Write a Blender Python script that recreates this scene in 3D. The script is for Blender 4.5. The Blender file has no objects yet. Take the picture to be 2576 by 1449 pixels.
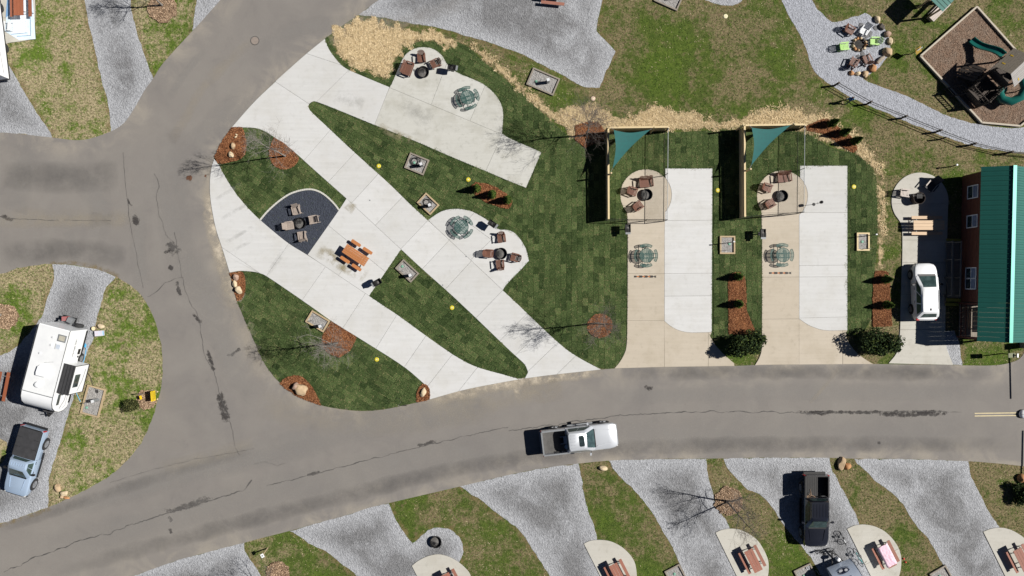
import bpy, bmesh, math, random
import numpy as np
from mathutils import Vector, Matrix, noise
random.seed(7); RNG = np.random.default_rng(7)
PI = math.pi
scene = bpy.context.scene
COL = scene.collection

# ------------------------------------------------------------------ camera, sky, sun, exposure
CAM_H = 64.0                 # flying height of the drone (m)
SCALE = 31.945               # image pixels per metre of ground
CX, CY = 1288.0, 724.5       # image pixel right below the camera
cam_d = bpy.data.cameras.new('Camera'); cam = bpy.data.objects.new('Camera', cam_d)
COL.objects.link(cam); cam.location = (0, 0, CAM_H); scene.camera = cam
cam_d.sensor_fit = 'HORIZONTAL'; cam_d.angle = 2 * math.atan(40.32 / CAM_H)
cam_d.clip_start = 0.5; cam_d.clip_end = 1500

SUN_EL = math.radians(44.7)
SUN_H = Vector((1.0, 0.125, 0)).normalized()
wd = bpy.data.worlds.new('World'); scene.world = wd; wd.use_nodes = True
nt = wd.node_tree; nt.nodes.clear()
sky = nt.nodes.new('ShaderNodeTexSky'); sky.sky_type = 'NISHITA'; sky.sun_disc = False
sky.altitude = 2500; sky.air_density = .34; sky.dust_density = .3; sky.sun_elevation = SUN_EL; sky.sun_rotation = math.atan2(SUN_H.x, SUN_H.y)
bg = nt.nodes.new('ShaderNodeBackground'); bg.inputs[1].default_value = 0.05
wo = nt.nodes.new('ShaderNodeOutputWorld')
nt.links.new(sky.outputs[0], bg.inputs[0]); nt.links.new(bg.outputs[0], wo.inputs[0])
sun_d = bpy.data.lights.new('Sun', 'SUN'); sun_d.energy = 5.0; sun_d.angle = math.radians(0.5); sun_d.color = (1.0, 0.965, 0.91)
sun = bpy.data.objects.new('Sun', sun_d); COL.objects.link(sun); sun.location = (60, 8, 60)
travel = Vector((-SUN_H.x * math.cos(SUN_EL), -SUN_H.y * math.cos(SUN_EL), -math.sin(SUN_EL)))
sun.rotation_euler = travel.to_track_quat('-Z', 'Y').to_euler()
vs = scene.view_settings; vs.view_transform = 'Standard'; vs.look = 'None'; vs.gamma = 1.0; vs.exposure = 0.48
vs.use_curve_mapping = False

# ------------------------------------------------------------------ image pixel helpers
def W(x, y, z=0.0):
    """image pixel of something at height z, unprojected through the camera -> world point"""
    f = (CAM_H - z) / CAM_H / SCALE  # image pixels to metres along the camera ray, at height z
    return Vector(((x - CX) * f, (CY - y) * f, z))
def S(x, y):                  # full-size image pixels (4032 wide) -> working image pixels
    return (x / 1.56522, y / 1.56522)
def T(ox, oy, pts):           # zoomed image tile, 2.415 tile pixels per full-size image pixel
    return [((ox + a / 2.415) / 1.56522, (oy + b / 2.415) / 1.56522) for a, b in pts]
def Z(ox, oy, k, pts):
    return [((ox + a / k) / 1.56522, (oy + b / k) / 1.56522) for a, b in pts]
def P2(pts, z=0.0):
    return [tuple(W(x, y, z)[:2]) for x, y in pts]
def circle(cx, cy, r, n=28, a0=0, a1=360, rx=None):
    rx = rx or r
    return [(cx + rx * math.cos(math.radians(a0 + (a1 - a0) * i / n)), cy + r * math.sin(math.radians(a0 + (a1 - a0) * i / n))) for i in range(n if a1 - a0 >= 360 else n + 1)]

# ------------------------------------------------------------------ materials
MATS = {}
def _nodes(name):
    m = bpy.data.materials.new(name); m.use_nodes = True
    n = m.node_tree.nodes; l = m.node_tree.links
    b = n['Principled BSDF']
    return m, n, l, b
def _noise(n, l, scale, detail=4, rough=0.6, coord=None, dist=0.0):
    t = n.new('ShaderNodeTexNoise'); t.inputs['Scale'].default_value = scale
    t.inputs['Detail'].default_value = detail; t.inputs['Roughness'].default_value = rough
    t.inputs['Distortion'].default_value = dist
    if coord is None:
        g = n.new('ShaderNodeNewGeometry'); coord = g.outputs['Position']
    l.new(coord, t.inputs['Vector']); return t.outputs['Fac']
def _map(n, l, fac, a, b, c=0.0, d=1.0):
    r = n.new('ShaderNodeMapRange'); r.inputs[1].default_value = a; r.inputs[2].default_value = b
    r.inputs[3].default_value = c; r.inputs[4].default_value = d; l.new(fac, r.inputs[0]); return r.outputs[0]
def _mix(n, l, fac, a, b, mode='MIX'):
    m = n.new('ShaderNodeMix'); m.data_type = 'RGBA'; m.blend_type = mode
    for i, v in ((0, fac), (6, a), (7, b)):
        if isinstance(v, (int, float)): m.inputs[i].default_value = v
        elif isinstance(v, tuple): m.inputs[i].default_value = (*v, 1) if len(v) == 3 else v
        else: l.new(v, m.inputs[i])
    return m.outputs[2]
def _math(n, l, op, a, b=None):
    m = n.new('ShaderNodeMath'); m.operation = op
    for i, v in ((0, a), (1, b)):
        if v is None: continue
        if isinstance(v, (int, float)): m.inputs[i].default_value = v
        else: l.new(v, m.inputs[i])
    return m.outputs[0]
def _attr(n, name):
    a = n.new('ShaderNodeAttribute'); a.attribute_name = name; return a.outputs['Fac']
def _bump(n, l, b, h, strength, dist=0.02):
    u = n.new('ShaderNodeBump'); u.inputs['Strength'].default_value = strength; u.inputs['Distance'].default_value = dist
    l.new(h, u.inputs['Height']); l.new(u.outputs[0], b.inputs['Normal'])
def _obj(n):
    t = n.new('ShaderNodeTexCoord'); return t.outputs['Object']
def _info(n):
    t = n.new('ShaderNodeObjectInfo'); return t.outputs['Random']

def plain(name, c, c2=None, scale=6.0, rough=0.6, metal=0.0, bump=0.0, spec=0.5, coat=0.0):
    """painted / moulded / timber material with soft mottling"""
    if name in MATS: return MATS[name]
    m, n, l, b = _nodes(name)
    c2 = c2 or tuple(v * 0.8 for v in c)
    f = _map(n, l, _noise(n, l, scale, 5, .65, _obj(n)), .3, .7)
    l.new(_mix(n, l, f, c, c2), b.inputs['Base Color'])
    b.inputs['Roughness'].default_value = rough; b.inputs['Metallic'].default_value = metal
    b.inputs['Specular IOR Level'].default_value = spec; b.inputs['Coat Weight'].default_value = coat; b.inputs['Coat Roughness'].default_value = .05
    if bump: _bump(n, l, b, _noise(n, l, scale * 4, 4, .6, _obj(n)), bump)
    MATS[name] = m; return m
def wood(name, c, c2, axis=0, rough=0.7, vary=0.25):
    """boards: grain stretched along one local axis, each board a little different"""
    m, n, l, b = _nodes(name)
    mp = n.new('ShaderNodeMapping'); sc = [22, 22, 22]; sc[axis] = 1.6; mp.inputs['Scale'].default_value = sc
    l.new(_obj(n), mp.inputs[0])
    f = _map(n, l, _noise(n, l, 1.0, 5, .7, mp.outputs[0]), .3, .7)
    col = _mix(n, l, f, c, c2)
    col = _mix(n, l, _map(n, l, _info(n), 0, 1, 0, vary), col, (.08, .07, .06))
    l.new(col, b.inputs['Base Color']); b.inputs['Roughness'].default_value = rough
    MATS[name] = m; return m
def tinted(name, ramp, rough=0.9, fine=None, trans=0.0):
    """loose litter / leaves: colour picked per piece from its tint value"""
    m, n, l, b = _nodes(name)
    r = n.new('ShaderNodeValToRGB'); e = r.color_ramp.elements
    e[0].position = ramp[0][0]; e[0].color = (*ramp[0][1], 1); e[1].position = ramp[-1][0]; e[1].color = (*ramp[-1][1], 1)
    for p, c in ramp[1:-1]:
        k = e.new(p); k.color = (*c, 1)
    l.new(_attr(n, 'tint'), r.inputs[0]); l.new(r.outputs[0], b.inputs['Base Color'])
    b.inputs['Roughness'].default_value = rough; b.inputs['Specular IOR Level'].default_value = .2
    MATS[name] = m; return m

# --- ground
def mat_lawn():
    m, n, l, b = _nodes('lawn')
    g = n.new('ShaderNodeNewGeometry'); s = n.new('ShaderNodeSeparateXYZ'); l.new(g.outputs['Position'], s.inputs[0])
    big = _noise(n, l, .20, 4, .6); mid = _noise(n, l, .9, 5, .68); fine = _noise(n, l, 2.6, 5, .74); vf = _noise(n, l, 6.5, 5, .78)
    k = _math(n, l, 'ADD', _math(n, l, 'MULTIPLY', big, .75), _math(n, l, 'ADD', _math(n, l, 'MULTIPLY', mid, .45), _math(n, l, 'MULTIPLY', fine, .45)))
    k = _math(n, l, 'ADD', k, _math(n, l, 'ADD', _map(n, l, s.outputs[0], -22, -34, 0, .075), _map(n, l, s.outputs[0], 22, 33, 0, .05)))
    dry = _map(n, l, k, .795, .905)
    green = _mix(n, l, _map(n, l, fine, .34, .66), (.034, .064, .008), (.098, .138, .022))
    green = _mix(n, l, _map(n, l, big, .35, .65), green, (.064, .076, .022))
    green = _mix(n, l, _map(n, l, s.outputs[0], -18, -28, 0, .75), green, _mix(n, l, _map(n, l, vf, .34, .66), (.052, .095, .010), (.135, .195, .030)))
    tan = _mix(n, l, _map(n, l, vf, .33, .66), (.135, .108, .060), (.40, .335, .205))
    tan = _mix(n, l, _map(n, l, s.outputs[0], -14, -26), _mix(n, l, _map(n, l, vf, .33, .66), (.082, .068, .034), (.225, .182, .100)), tan)
    col = _mix(n, l, dry, green, tan)
    col = _mix(n, l, _map(n, l, vf, .50, .30, 0, .8), col, (.022, .024, .008))
    col = _mix(n, l, _map(n, l, mid, .60, .70, 0, .6), col, (.12, .085, .052))
    l.new(col, b.inputs['Base Color']); b.inputs['Roughness'].default_value = .95; b.inputs['Specular IOR Level'].default_value = .15
    _bump(n, l, b, vf, .8, .06); return m
def mat_sod():
    m, n, l, b = _nodes('sod')
    t = _attr(n, 'tint'); fine = _noise(n, l, 4.5, 5, .75); vf = _noise(n, l, 14, 4, .75); mid = _noise(n, l, .5, 3, .6)
    a = _mix(n, l, t, (.021, .037, .010), (.088, .126, .042))
    col = _mix(n, l, _map(n, l, fine, .38, .70, 0, .7), a, (.070, .098, .038))
    col = _mix(n, l, _map(n, l, fine, .60, .76, 0, .8), col, (.165, .138, .068))
    col = _mix(n, l, _map(n, l, vf, .50, .32, 0, .85), col, (.004, .009, .002))
    col = _mix(n, l, _map(n, l, mid, .55, .75, 0, .3), col, (.075, .070, .03))
    l.new(col, b.inputs['Base Color']); b.inputs['Roughness'].default_value = .95; b.inputs['Specular IOR Level'].default_value = .12
    _bump(n, l, b, vf, .9, .06); return m
def mat_gravel(name, light, dark, edge_w=1.5, blue=0.0):
    m, n, l, b = _nodes(name)
    e = _attr(n, 'edge'); big = _noise(n, l, .33, 5, .62, None, .4); st = n.new('ShaderNodeTexVoronoi'); st.inputs['Scale'].default_value = 19
    g = n.new('ShaderNodeNewGeometry'); l.new(g.outputs['Position'], st.inputs['Vector'])
    v2 = n.new('ShaderNodeTexVoronoi'); v2.inputs['Scale'].default_value = 9; l.new(g.outputs['Position'], v2.inputs['Vector'])
    worn = _math(n, l, 'MULTIPLY', _map(n, l, e, .25, edge_w), _map(n, l, big, .30, .54))
    base = _mix(n, l, worn, light, dark)
    bw = n.new('ShaderNodeRGBToBW'); l.new(st.outputs['Color'], bw.inputs[0])
    bw2 = n.new('ShaderNodeRGBToBW'); l.new(v2.outputs['Color'], bw2.inputs[0])
    sp = _math(n, l, 'ADD', _math(n, l, 'MULTIPLY', bw.outputs[0], .6), _math(n, l, 'MULTIPLY', bw2.outputs[0], .4))
    k = _map(n, l, sp, .2, .8, .70, 1.27)
    cm = n.new('ShaderNodeVectorMath'); cm.operation = 'SCALE'; l.new(base, cm.inputs[0]); l.new(k, cm.inputs['Scale'])
    l.new(cm.outputs[0], b.inputs['Base Color']); b.inputs['Roughness'].default_value = .9; b.inputs['Specular IOR Level'].default_value = .25
    _bump(n, l, b, _math(n, l, 'ADD', st.outputs['Distance'], v2.outputs['Distance']), .8, .04); MATS[name] = m; return m
def mat_asphalt():
    m, n, l, b = _nodes('asphalt')
    e = _attr(n, 'edge'); big = _noise(n, l, .11, 4, .55, None, .5); mid = _noise(n, l, .45, 6, .62, None, .6); vf = _noise(n, l, 38, 3, .8); sp = _noise(n, l, 9, 2, .5)
    col = _mix(n, l, _map(n, l, big, .35, .65), (.164, .152, .142), (.188, .173, .157))
    col = _mix(n, l, _map(n, l, mid, .45, .75, 0, .5), col, (.212, .198, .179))
    col = _mix(n, l, _map(n, l, mid, .42, .25, 0, .4), col, (.122, .115, .111))
    dust = _math(n, l, 'MULTIPLY', _map(n, l, e, 1.9, .15), _map(n, l, mid, .46, .66))
    col = _mix(n, l, _math(n, l, 'MULTIPLY', dust, .45), col, (.33, .29, .23))
    col = _mix(n, l, _map(n, l, sp, .74, .8, 0, .6), col, (.06, .055, .05))
    k = _map(n, l, vf, .3, .7, .82, 1.16)
    cm = n.new('ShaderNodeVectorMath'); cm.operation = 'SCALE'; l.new(col, cm.inputs[0]); l.new(k, cm.inputs['Scale'])
    l.new(cm.outputs[0], b.inputs['Base Color']); b.inputs['Roughness'].default_value = .88; b.inputs['Specular IOR Level'].default_value = .3
    _bump(n, l, b, vf, .35, .01); MATS['asphalt'] = m; return m
def mat_concrete(name, c1, c2, stain, amount):
    m, n, l, b = _nodes(name)
    e = _attr(n, 'edge'); t = _attr(n, 'tint'); big = _noise(n, l, .45, 5, .65); mid = _noise(n, l, 2.6, 6, .7); vf = _noise(n, l, 30, 3, .7)
    col = _mix(n, l, t, c1, c2)
    col = _mix(n, l, _math(n, l, 'MULTIPLY', _map(n, l, big, .47, .68), amount), col, stain)
    col = _mix(n, l, _math(n, l, 'MULTIPLY', _map(n, l, mid, .54, .78), amount * .8), col, tuple(v * .62 for v in stain))
    col = _mix(n, l, _math(n, l, 'MULTIPLY', _map(n, l, e, .4, .02), _math(n, l, 'MULTIPLY', mid, amount * 1.2)), col, stain)
    br = n.new('ShaderNodeMapping'); br.inputs['Rotation'].default_value = (0, 0, .9 if 'beige' not in name else 0); br.inputs['Scale'].default_value = (.25, 5, 1)
    g = n.new('ShaderNodeNewGeometry'); l.new(g.outputs['Position'], br.inputs[0])
    broom = _noise(n, l, 1.0, 4, .6, br.outputs[0])
    k = _math(n, l, 'MULTIPLY', _map(n, l, vf, .3, .7, .95, 1.04), _map(n, l, broom, .3, .7, .955, 1.035))
    cm = n.new('ShaderNodeVectorMath'); cm.operation = 'SCALE'; l.new(col, cm.inputs[0]); l.new(k, cm.inputs['Scale'])
    l.new(cm.outputs[0], b.inputs['Base Color']); b.inputs['Roughness'].default_value = .85; b.inputs['Specular IOR Level'].default_value = .3
    MATS[name] = m; return m
def mat_mulch(name, a, c, d, fade=0.0):
    m, n, l, b = _nodes(name)
    v = n.new('ShaderNodeTexVoronoi'); v.inputs['Scale'].default_value = 16; v.inputs['Randomness'].default_value = 1
    g = n.new('ShaderNodeNewGeometry'); l.new(g.outputs['Position'], v.inputs['Vector'])
    bw = n.new('ShaderNodeRGBToBW'); l.new(v.outputs['Color'], bw.inputs[0])
    col = _mix(n, l, bw.outputs[0], a, c)
    col = _mix(n, l, _map(n, l, _noise(n, l, 1.3, 5, .7), .42, .64), col, d)
    l.new(col, b.inputs['Base Color']); b.inputs['Roughness'].default_value = .95; b.inputs['Specular IOR Level'].default_value = .15
    if fade: l.new(_map(n, l, _math(n, l, 'ADD', _math(n, l, 'MULTIPLY', _attr(n, 'edge'), 1.0 / fade), _math(n, l, 'MULTIPLY', _math(n, l, 'SUBTRACT', _noise(n, l, 1.3, 6, .75), .5), 4.5)), .25, .9), b.inputs['Alpha'])
    _bump(n, l, b, v.outputs['Distance'], .9, .06); MATS[name] = m; return m
def soft(name, c, strength=1.0, scale=1.5, lo=.35, hi=.65, power=1.0, solid=0.0):
    """worn film on a surface (dust, seal coat, rust): fades out across its width, broken up by noise"""
    m, n, l, b = _nodes(name)
    uv = n.new('ShaderNodeUVMap'); uv.uv_map = 'UVMap'; s = n.new('ShaderNodeSeparateXYZ'); l.new(uv.outputs[0], s.inputs[0])
    v = _math(n, l, 'SUBTRACT', 1.0, _math(n, l, 'POWER', _math(n, l, 'ABSOLUTE', s.outputs[1]), power + 1))
    end = _math(n, l, 'SUBTRACT', 1.0, _math(n, l, 'POWER', _math(n, l, 'ABSOLUTE', s.outputs[0]), 6))
    if solid: f = _map(n, l, _math(n, l, 'ADD', _math(n, l, 'MULTIPLY', v, end), _math(n, l, 'MULTIPLY', _math(n, l, 'SUBTRACT', _noise(n, l, scale, 6, .75), .5), solid)), lo, hi, 0, strength)
    else: f = _math(n, l, 'MULTIPLY', _math(n, l, 'MULTIPLY', v, end), _map(n, l, _noise(n, l, scale, 6, .7), lo, hi, 0, strength))
    if not solid: f.node.use_clamp = True
    b.inputs['Base Color'].default_value = (*c, 1); b.inputs['Roughness'].default_value = .9
    l.new(f, b.inputs['Alpha']); MATS[name] = m; return m
def glass(name='window_glass', c=(.02, .03, .032)):
    if name in MATS: return MATS[name]
    m, n, l, b = _nodes(name); b.inputs['Base Color'].default_value = (*c, 1); b.inputs['Roughness'].default_value = .04
    f = _map(n, l, _noise(n, l, 2.2, 3, .6, _obj(n)), .4, .65)
    l.new(_mix(n, l, f, c, tuple(v * 1.9 + .004 for v in c)), b.inputs['Base Color'])
    b.inputs['Specular IOR Level'].default_value = .6; MATS[name] = m; return m
def sheer(name, c, cover, rough=.5):
    """expanded metal / perforated sheet too fine to resolve: lets part of the light through"""
    if name in MATS: return MATS[name]
    m, n, l, b = _nodes(name); b.inputs['Base Color'].default_value = (*c, 1); b.inputs['Roughness'].default_value = rough
    b.inputs['Alpha'].default_value = cover; MATS[name] = m; return m
def mat_chainlink():
    m, n, l, b = _nodes('chain_link'); b.inputs['Base Color'].default_value = (.012, .012, .013, 1); b.inputs['Roughness'].default_value = .5
    uv = n.new('ShaderNodeUVMap'); uv.uv_map = 'UVMap'; s = n.new('ShaderNodeSeparateXYZ'); l.new(uv.outputs[0], s.inputs[0])
    out = None
    for sg in ('ADD', 'SUBTRACT'):
        d = _math(n, l, sg, s.outputs[0], s.outputs[1]); w = _math(n, l, 'PINGPONG', d, .045)
        k = _math(n, l, 'LESS_THAN', w, .0036); out = k if out is None else _math(n, l, 'MAXIMUM', out, k)
    l.new(out, b.inputs['Alpha']); MATS['chain_link'] = m; return m

# ------------------------------------------------------------------ mesh helpers
class MB:
    def __init__(s): s.v = []; s.f = []; s.uv = None
    def add(s, vs, fs):
        k = len(s.v); s.v += [tuple(v) for v in vs]; s.f += [tuple(i + k for i in f) for f in fs]; return s
    def box(s, c, d, rz=0.0, M=None):
        hx, hy, hz = d[0] / 2, d[1] / 2, d[2] / 2
        vs = [Vector((x, y, z)) for x in (-hx, hx) for y in (-hy, hy) for z in (-hz, hz)]
        R = M if M is not None else Matrix.Rotation(rz, 3, 'Z')
        vs = [R @ v + Vector(c) for v in vs]
        return s.add(vs, [(0, 1, 3, 2), (4, 6, 7, 5), (0, 4, 5, 1), (2, 3, 7, 6), (0, 2, 6, 4), (1, 5, 7, 3)])
    def bar(s, a, b, w, h, up=(0, 0, 1)):
        a = Vector(a); b = Vector(b); d = b - a; L = d.length
        if L < 1e-6: return s
        x = d / L; u = Vector(up); y = u.cross(x)
        if y.length < 1e-4: y = Vector((0, 1, 0)).cross(x)
        y.normalize(); z = x.cross(y)
        return s.box((a + b) / 2, (L, w, h), M=Matrix((x, y, z)).transposed())
    def tube(s, pts, r, n=6, closed=False):
        pts = [Vector(p) for p in pts]; N = len(pts)
        rs = r if isinstance(r, (list, tuple)) else [r] * N
        k = len(s.v); prev = None
        for i, p in enumerate(pts):
            if closed: t = pts[(i + 1) % N] - pts[i - 1]
            else: t = pts[min(i + 1, N - 1)] - pts[max(i - 1, 0)]
            t.normalize()
            if prev is None:
                a = Vector((0, 0, 1)) if abs(t.z) < .9 else Vector((1, 0, 0)); u = t.cross(a).normalized()
            else: u = (prev - t * prev.dot(t)).normalized()
            prev = u; w = t.cross(u)
            for j in range(n):
                an = 2 * PI * j / n; s.v.append(tuple(p + (u * math.cos(an) + w * math.sin(an)) * rs[i]))
        for i in range(N if closed else N - 1):
            a = k + i * n; b = k + ((i + 1) % N) * n
            for j in range(n): s.f.append((a + j, a + (j + 1) % n, b + (j + 1) % n, b + j))
        if not closed:
            s.f.append(tuple(k + j for j in range(n))[::-1]); s.f.append(tuple(k + (N - 1) * n + j for j in range(n)))
        return s
    def lathe(s, prof, n=20, c=(0, 0, 0), cap=True):
        k = len(s.v)
        for r, z in prof:
            for j in range(n):
                a = 2 * PI * j / n; s.v.append((c[0] + r * math.cos(a), c[1] + r * math.sin(a), c[2] + z))
        for i in range(len(prof) - 1):
            for j in range(n): s.f.append((k + i * n + j, k + i * n + (j + 1) % n, k + (i + 1) * n + (j + 1) % n, k + (i + 1) * n + j))
        if cap:
            s.f.append(tuple(k + j for j in range(n))[::-1]); s.f.append(tuple(k + (len(prof) - 1) * n + j for j in range(n)))
        return s
    def disc(s, c, r, h, axis='z', n=18):
        m = MB().lathe([(r, -h / 2), (r, h / 2)], n)
        R = {'z': Matrix.Identity(3), 'y': Matrix.Rotation(PI / 2, 3, 'X'), 'x': Matrix.Rotation(PI / 2, 3, 'Y')}[axis]
        return s.add([R @ Vector(v) + Vector(c) for v in m.v], m.f)
    def prism(s, pts, z0, z1):
        if area(pts) < 0: pts = pts[::-1]
        n = len(pts); vs = [(x, y, z0) for x, y in pts] + [(x, y, z1) for x, y in pts]
        return s.add(vs, [tuple(range(n))[::-1], tuple(range(n, 2 * n))] + [(i, (i + 1) % n, n + (i + 1) % n, n + i) for i in range(n)])
    def extrude_y(s, prof, y0, y1):    # profile in x,z
        n = len(prof); vs = [(x, y0, z) for x, z in prof] + [(x, y1, z) for x, z in prof]
        return s.add(vs, [tuple(range(n)), tuple(range(n, 2 * n))[::-1]] + [(i, n + i, n + (i + 1) % n, (i + 1) % n) for i in range(n)])
    def loft(s, secs):
        n = len(secs[0]); k = len(s.v)
        for q in secs: s.v += [tuple(p) for p in q]
        for i in range(len(secs) - 1):
            for j in range(n): s.f.append((k + i * n + j, k + i * n + (j + 1) % n, k + (i + 1) * n + (j + 1) % n, k + (i + 1) * n + j))
        s.f.append(tuple(k + j for j in range(n))[::-1]); s.f.append(tuple(k + (len(secs) - 1) * n + j for j in range(n))); return s
    def quad(s, a, b, c, d): return s.add([a, b, c, d], [(0, 1, 2, 3)])
    def build(s, name, m, parent=None, loc=None, rz=0.0, smooth=0):
        me = bpy.data.meshes.new(name); me.from_pydata(s.v, [], s.f)
        if smooth:
            me.polygons.foreach_set('use_smooth', [True] * len(me.polygons)); me.set_sharp_from_angle(angle=math.radians(smooth))
        me.materials.append(m); me.update()
        o = bpy.data.objects.new(name, me); COL.objects.link(o)
        if parent: o.parent = parent
        if loc is not None: o.location = loc
        o.rotation_euler[2] = rz
        return o
def fix_normals(o):
    bm = bmesh.new(); bm.from_mesh(o.data); bmesh.ops.recalc_face_normals(bm, faces=bm.faces); bm.to_mesh(o.data); bm.free(); return o
def area(p): return .5 * sum(p[i][0] * p[(i + 1) % len(p)][1] - p[(i + 1) % len(p)][0] * p[i][1] for i in range(len(p)))
def tag(o, label=None, cat=None, group=None, kind=None):
    if label: o['label'] = label
    if cat: o['category'] = cat
    if group: o['group'] = group
    if kind: o['kind'] = kind
    return o
def thing(name, label, cat, loc, rz=0.0, group=None):
    o = bpy.data.objects.new(name, None); COL.objects.link(o); o.empty_display_size = .2
    o.location = loc; o.rotation_euler[2] = rz; return tag(o, label, cat, group)
def copy_tree(o, parent=None):
    c = o.copy(); COL.objects.link(c); c.parent = parent
    for ch in list(o.children): copy_tree(ch, c)
    return c
def place(proto, loc, rz, label, group=None):
    """first use moves the model itself, later uses copy it with its parts"""
    if proto.get('placed'): o = copy_tree(proto)
    else: o = proto; o['placed'] = 1
    o.location = loc; o.rotation_euler[2] = rz; o['label'] = label
    if group: o['group'] = group
    return o

# ------------------------------------------------------------------ polygons
def resample(p, step, closed=True):
    out = []; n = len(p)
    for i in range(n if closed else n - 1):
        a, b = p[i], p[(i + 1) % n]; L = math.dist(a, b); k = max(1, int(round(L / step)))
        for j in range(k): out.append((a[0] + (b[0] - a[0]) * j / k, a[1] + (b[1] - a[1]) * j / k))
    if not closed: out.append(p[-1])
    return out
def smooth_poly(p, it=2, sharp=42, closed=True):
    for _ in range(it):
        out = []; n = len(p)
        for i in range(n):
            if not closed and i in (0, n - 1): out.append(p[i]); continue
            a, b, c = p[i - 1], p[i], p[(i + 1) % n]
            d1 = math.atan2(b[1] - a[1], b[0] - a[0]); d2 = math.atan2(c[1] - b[1], c[0] - b[0])
            t = abs((d2 - d1 + PI) % (2 * PI) - PI)
            if t > math.radians(sharp) or t < .02: out.append(b)
            else:
                out.append((b[0] * .78 + a[0] * .22, b[1] * .78 + a[1] * .22)); out.append((b[0] * .78 + c[0] * .22, b[1] * .78 + c[1] * .22))
        p = out
    return p
def ragged(p, amp, step=.3, seed=0):
    p = resample(p, step); out = []; n = len(p)
    for i, (x, y) in enumerate(p):
        a, b = p[i - 1], p[(i + 1) % n]; d = Vector((b[1] - a[1], a[0] - b[0]))
        if d.length > 0: d.normalize()
        k = amp * (noise.noise((x * 1.7, y * 1.7, seed)) * 1.3 + noise.noise((x * 6, y * 6, seed + 5)))
        out.append((x + d.x * k, y + d.y * k))
    return out
def inside(poly, X, Y):
    poly = np.asarray(poly); r = np.zeros(X.shape, bool); n = len(poly)
    for i in range(n):
        x0, y0 = poly[i]; x1, y1 = poly[(i + 1) % n]
        if y0 == y1: continue
        c = ((y0 > Y) != (y1 > Y)) & (X < (x1 - x0) * (Y - y0) / (y1 - y0) + x0); r ^= c
    return r
def edge_dist(poly, X, Y):
    poly = np.asarray(poly, float); d = np.full(X.shape, 1e9); n = len(poly)
    for i in range(n):
        a = poly[i]; v = poly[(i + 1) % n] - a; L = v @ v
        if L < 1e-12: continue
        t = np.clip(((X - a[0]) * v[0] + (Y - a[1]) * v[1]) / L, 0, 1)
        d = np.minimum(d, np.hypot(X - a[0] - t * v[0], Y - a[1] - t * v[1]))
    return d
def half(p, nx, ny, c):         # keep nx*x+ny*y<=c
    out = []; n = len(p)
    for i in range(n):
        a, b = p[i], p[(i + 1) % n]; da = nx * a[0] + ny * a[1] - c; db = nx * b[0] + ny * b[1] - c
        if da <= 0: out.append(a)
        if (da < 0 < db) or (db < 0 < da):
            t = da / (da - db); out.append((a[0] + (b[0] - a[0]) * t, a[1] + (b[1] - a[1]) * t))
    return out
def clip_rect(p, x0, x1, y0, y1):
    for nx, ny, c in ((-1, 0, -x0), (1, 0, x1), (0, -1, -y0), (0, 1, y1)):
        p = half(p, nx, ny, c)
        if len(p) < 3: return []
    return p
def clean(p, eps=.012):
    out = []
    for q in p:
        if not out or math.dist(q, out[-1]) > eps: out.append(q)
    while len(out) > 2 and math.dist(out[0], out[-1]) < eps: out.pop()
    return out
def inset(p, d):
    p = clean(p)
    if len(p) < 3: return p
    s = 1 if area(p) > 0 else -1; out = []; n = len(p)
    for i in range(n):
        a, b, c = Vector(p[i - 1]), Vector(p[i]), Vector(p[(i + 1) % n])
        e1 = (b - a).normalized(); e2 = (c - b).normalized()
        n1 = Vector((-e1.y, e1.x)) * s; n2 = Vector((-e2.y, e2.x)) * s; k = n1 + n2
        if k.length < .2: out.append(tuple(b)); continue
        k.normalize(); q = b + k * min(d / max(k.dot(n1), .35), d * 2.5); out.append((q.x, q.y))
    return out
def float_attr(me, name, vals):
    a = me.attributes.new(name, 'FLOAT', 'POINT'); a.data.foreach_set('value', np.asarray(vals, np.float32))
def sheet(name, poly, z, m, kind='structure', cell=.6, parent=None):
    """ground sheet cut into small cells so that each vertex knows how far it lies from the sheet's edge"""
    if area(poly) < 0: poly = poly[::-1]
    xs = [p[0] for p in poly]; ys = [p[1] for p in poly]
    gx = np.arange(min(xs), max(xs) + cell, cell); gy = np.arange(min(ys), max(ys) + cell, cell)
    X, Y = np.meshgrid(gx, gy, indexing='ij'); ins = inside(poly, X, Y); ed = edge_dist(poly, X, Y)
    V = []; F = []; idx = {}
    def vid(x, y):
        k = (round(x, 4), round(y, 4)); i = idx.get(k)
        if i is None: i = idx[k] = len(V); V.append((x, y, z))
        return i
    for i in range(len(gx) - 1):
        for j in range(len(gy) - 1):
            if ed[i, j] > cell * 1.5:
                if ins[i, j]: F.append((vid(gx[i], gy[j]), vid(gx[i + 1], gy[j]), vid(gx[i + 1], gy[j + 1]), vid(gx[i], gy[j + 1])))
                continue
            q = clean(clip_rect(poly, gx[i], gx[i + 1], gy[j], gy[j + 1]), 1e-4)
            if len(q) >= 3 and abs(area(q)) > 1e-5:
                f = []
                for a in q:
                    k = vid(*a)
                    if k not in f: f.append(k)
                if len(f) >= 3: F.append(tuple(f))
    me = bpy.data.meshes.new(name); me.from_pydata(V, [], F); A = np.asarray(V)
    float_attr(me, 'edge', edge_dist(poly, A[:, 0], A[:, 1])); me.materials.append(m); me.update()
    o = bpy.data.objects.new(name, me); COL.objects.link(o)
    if parent: o.parent = parent
    if kind: o['kind'] = kind
    return o
LAYER = [0]
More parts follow.
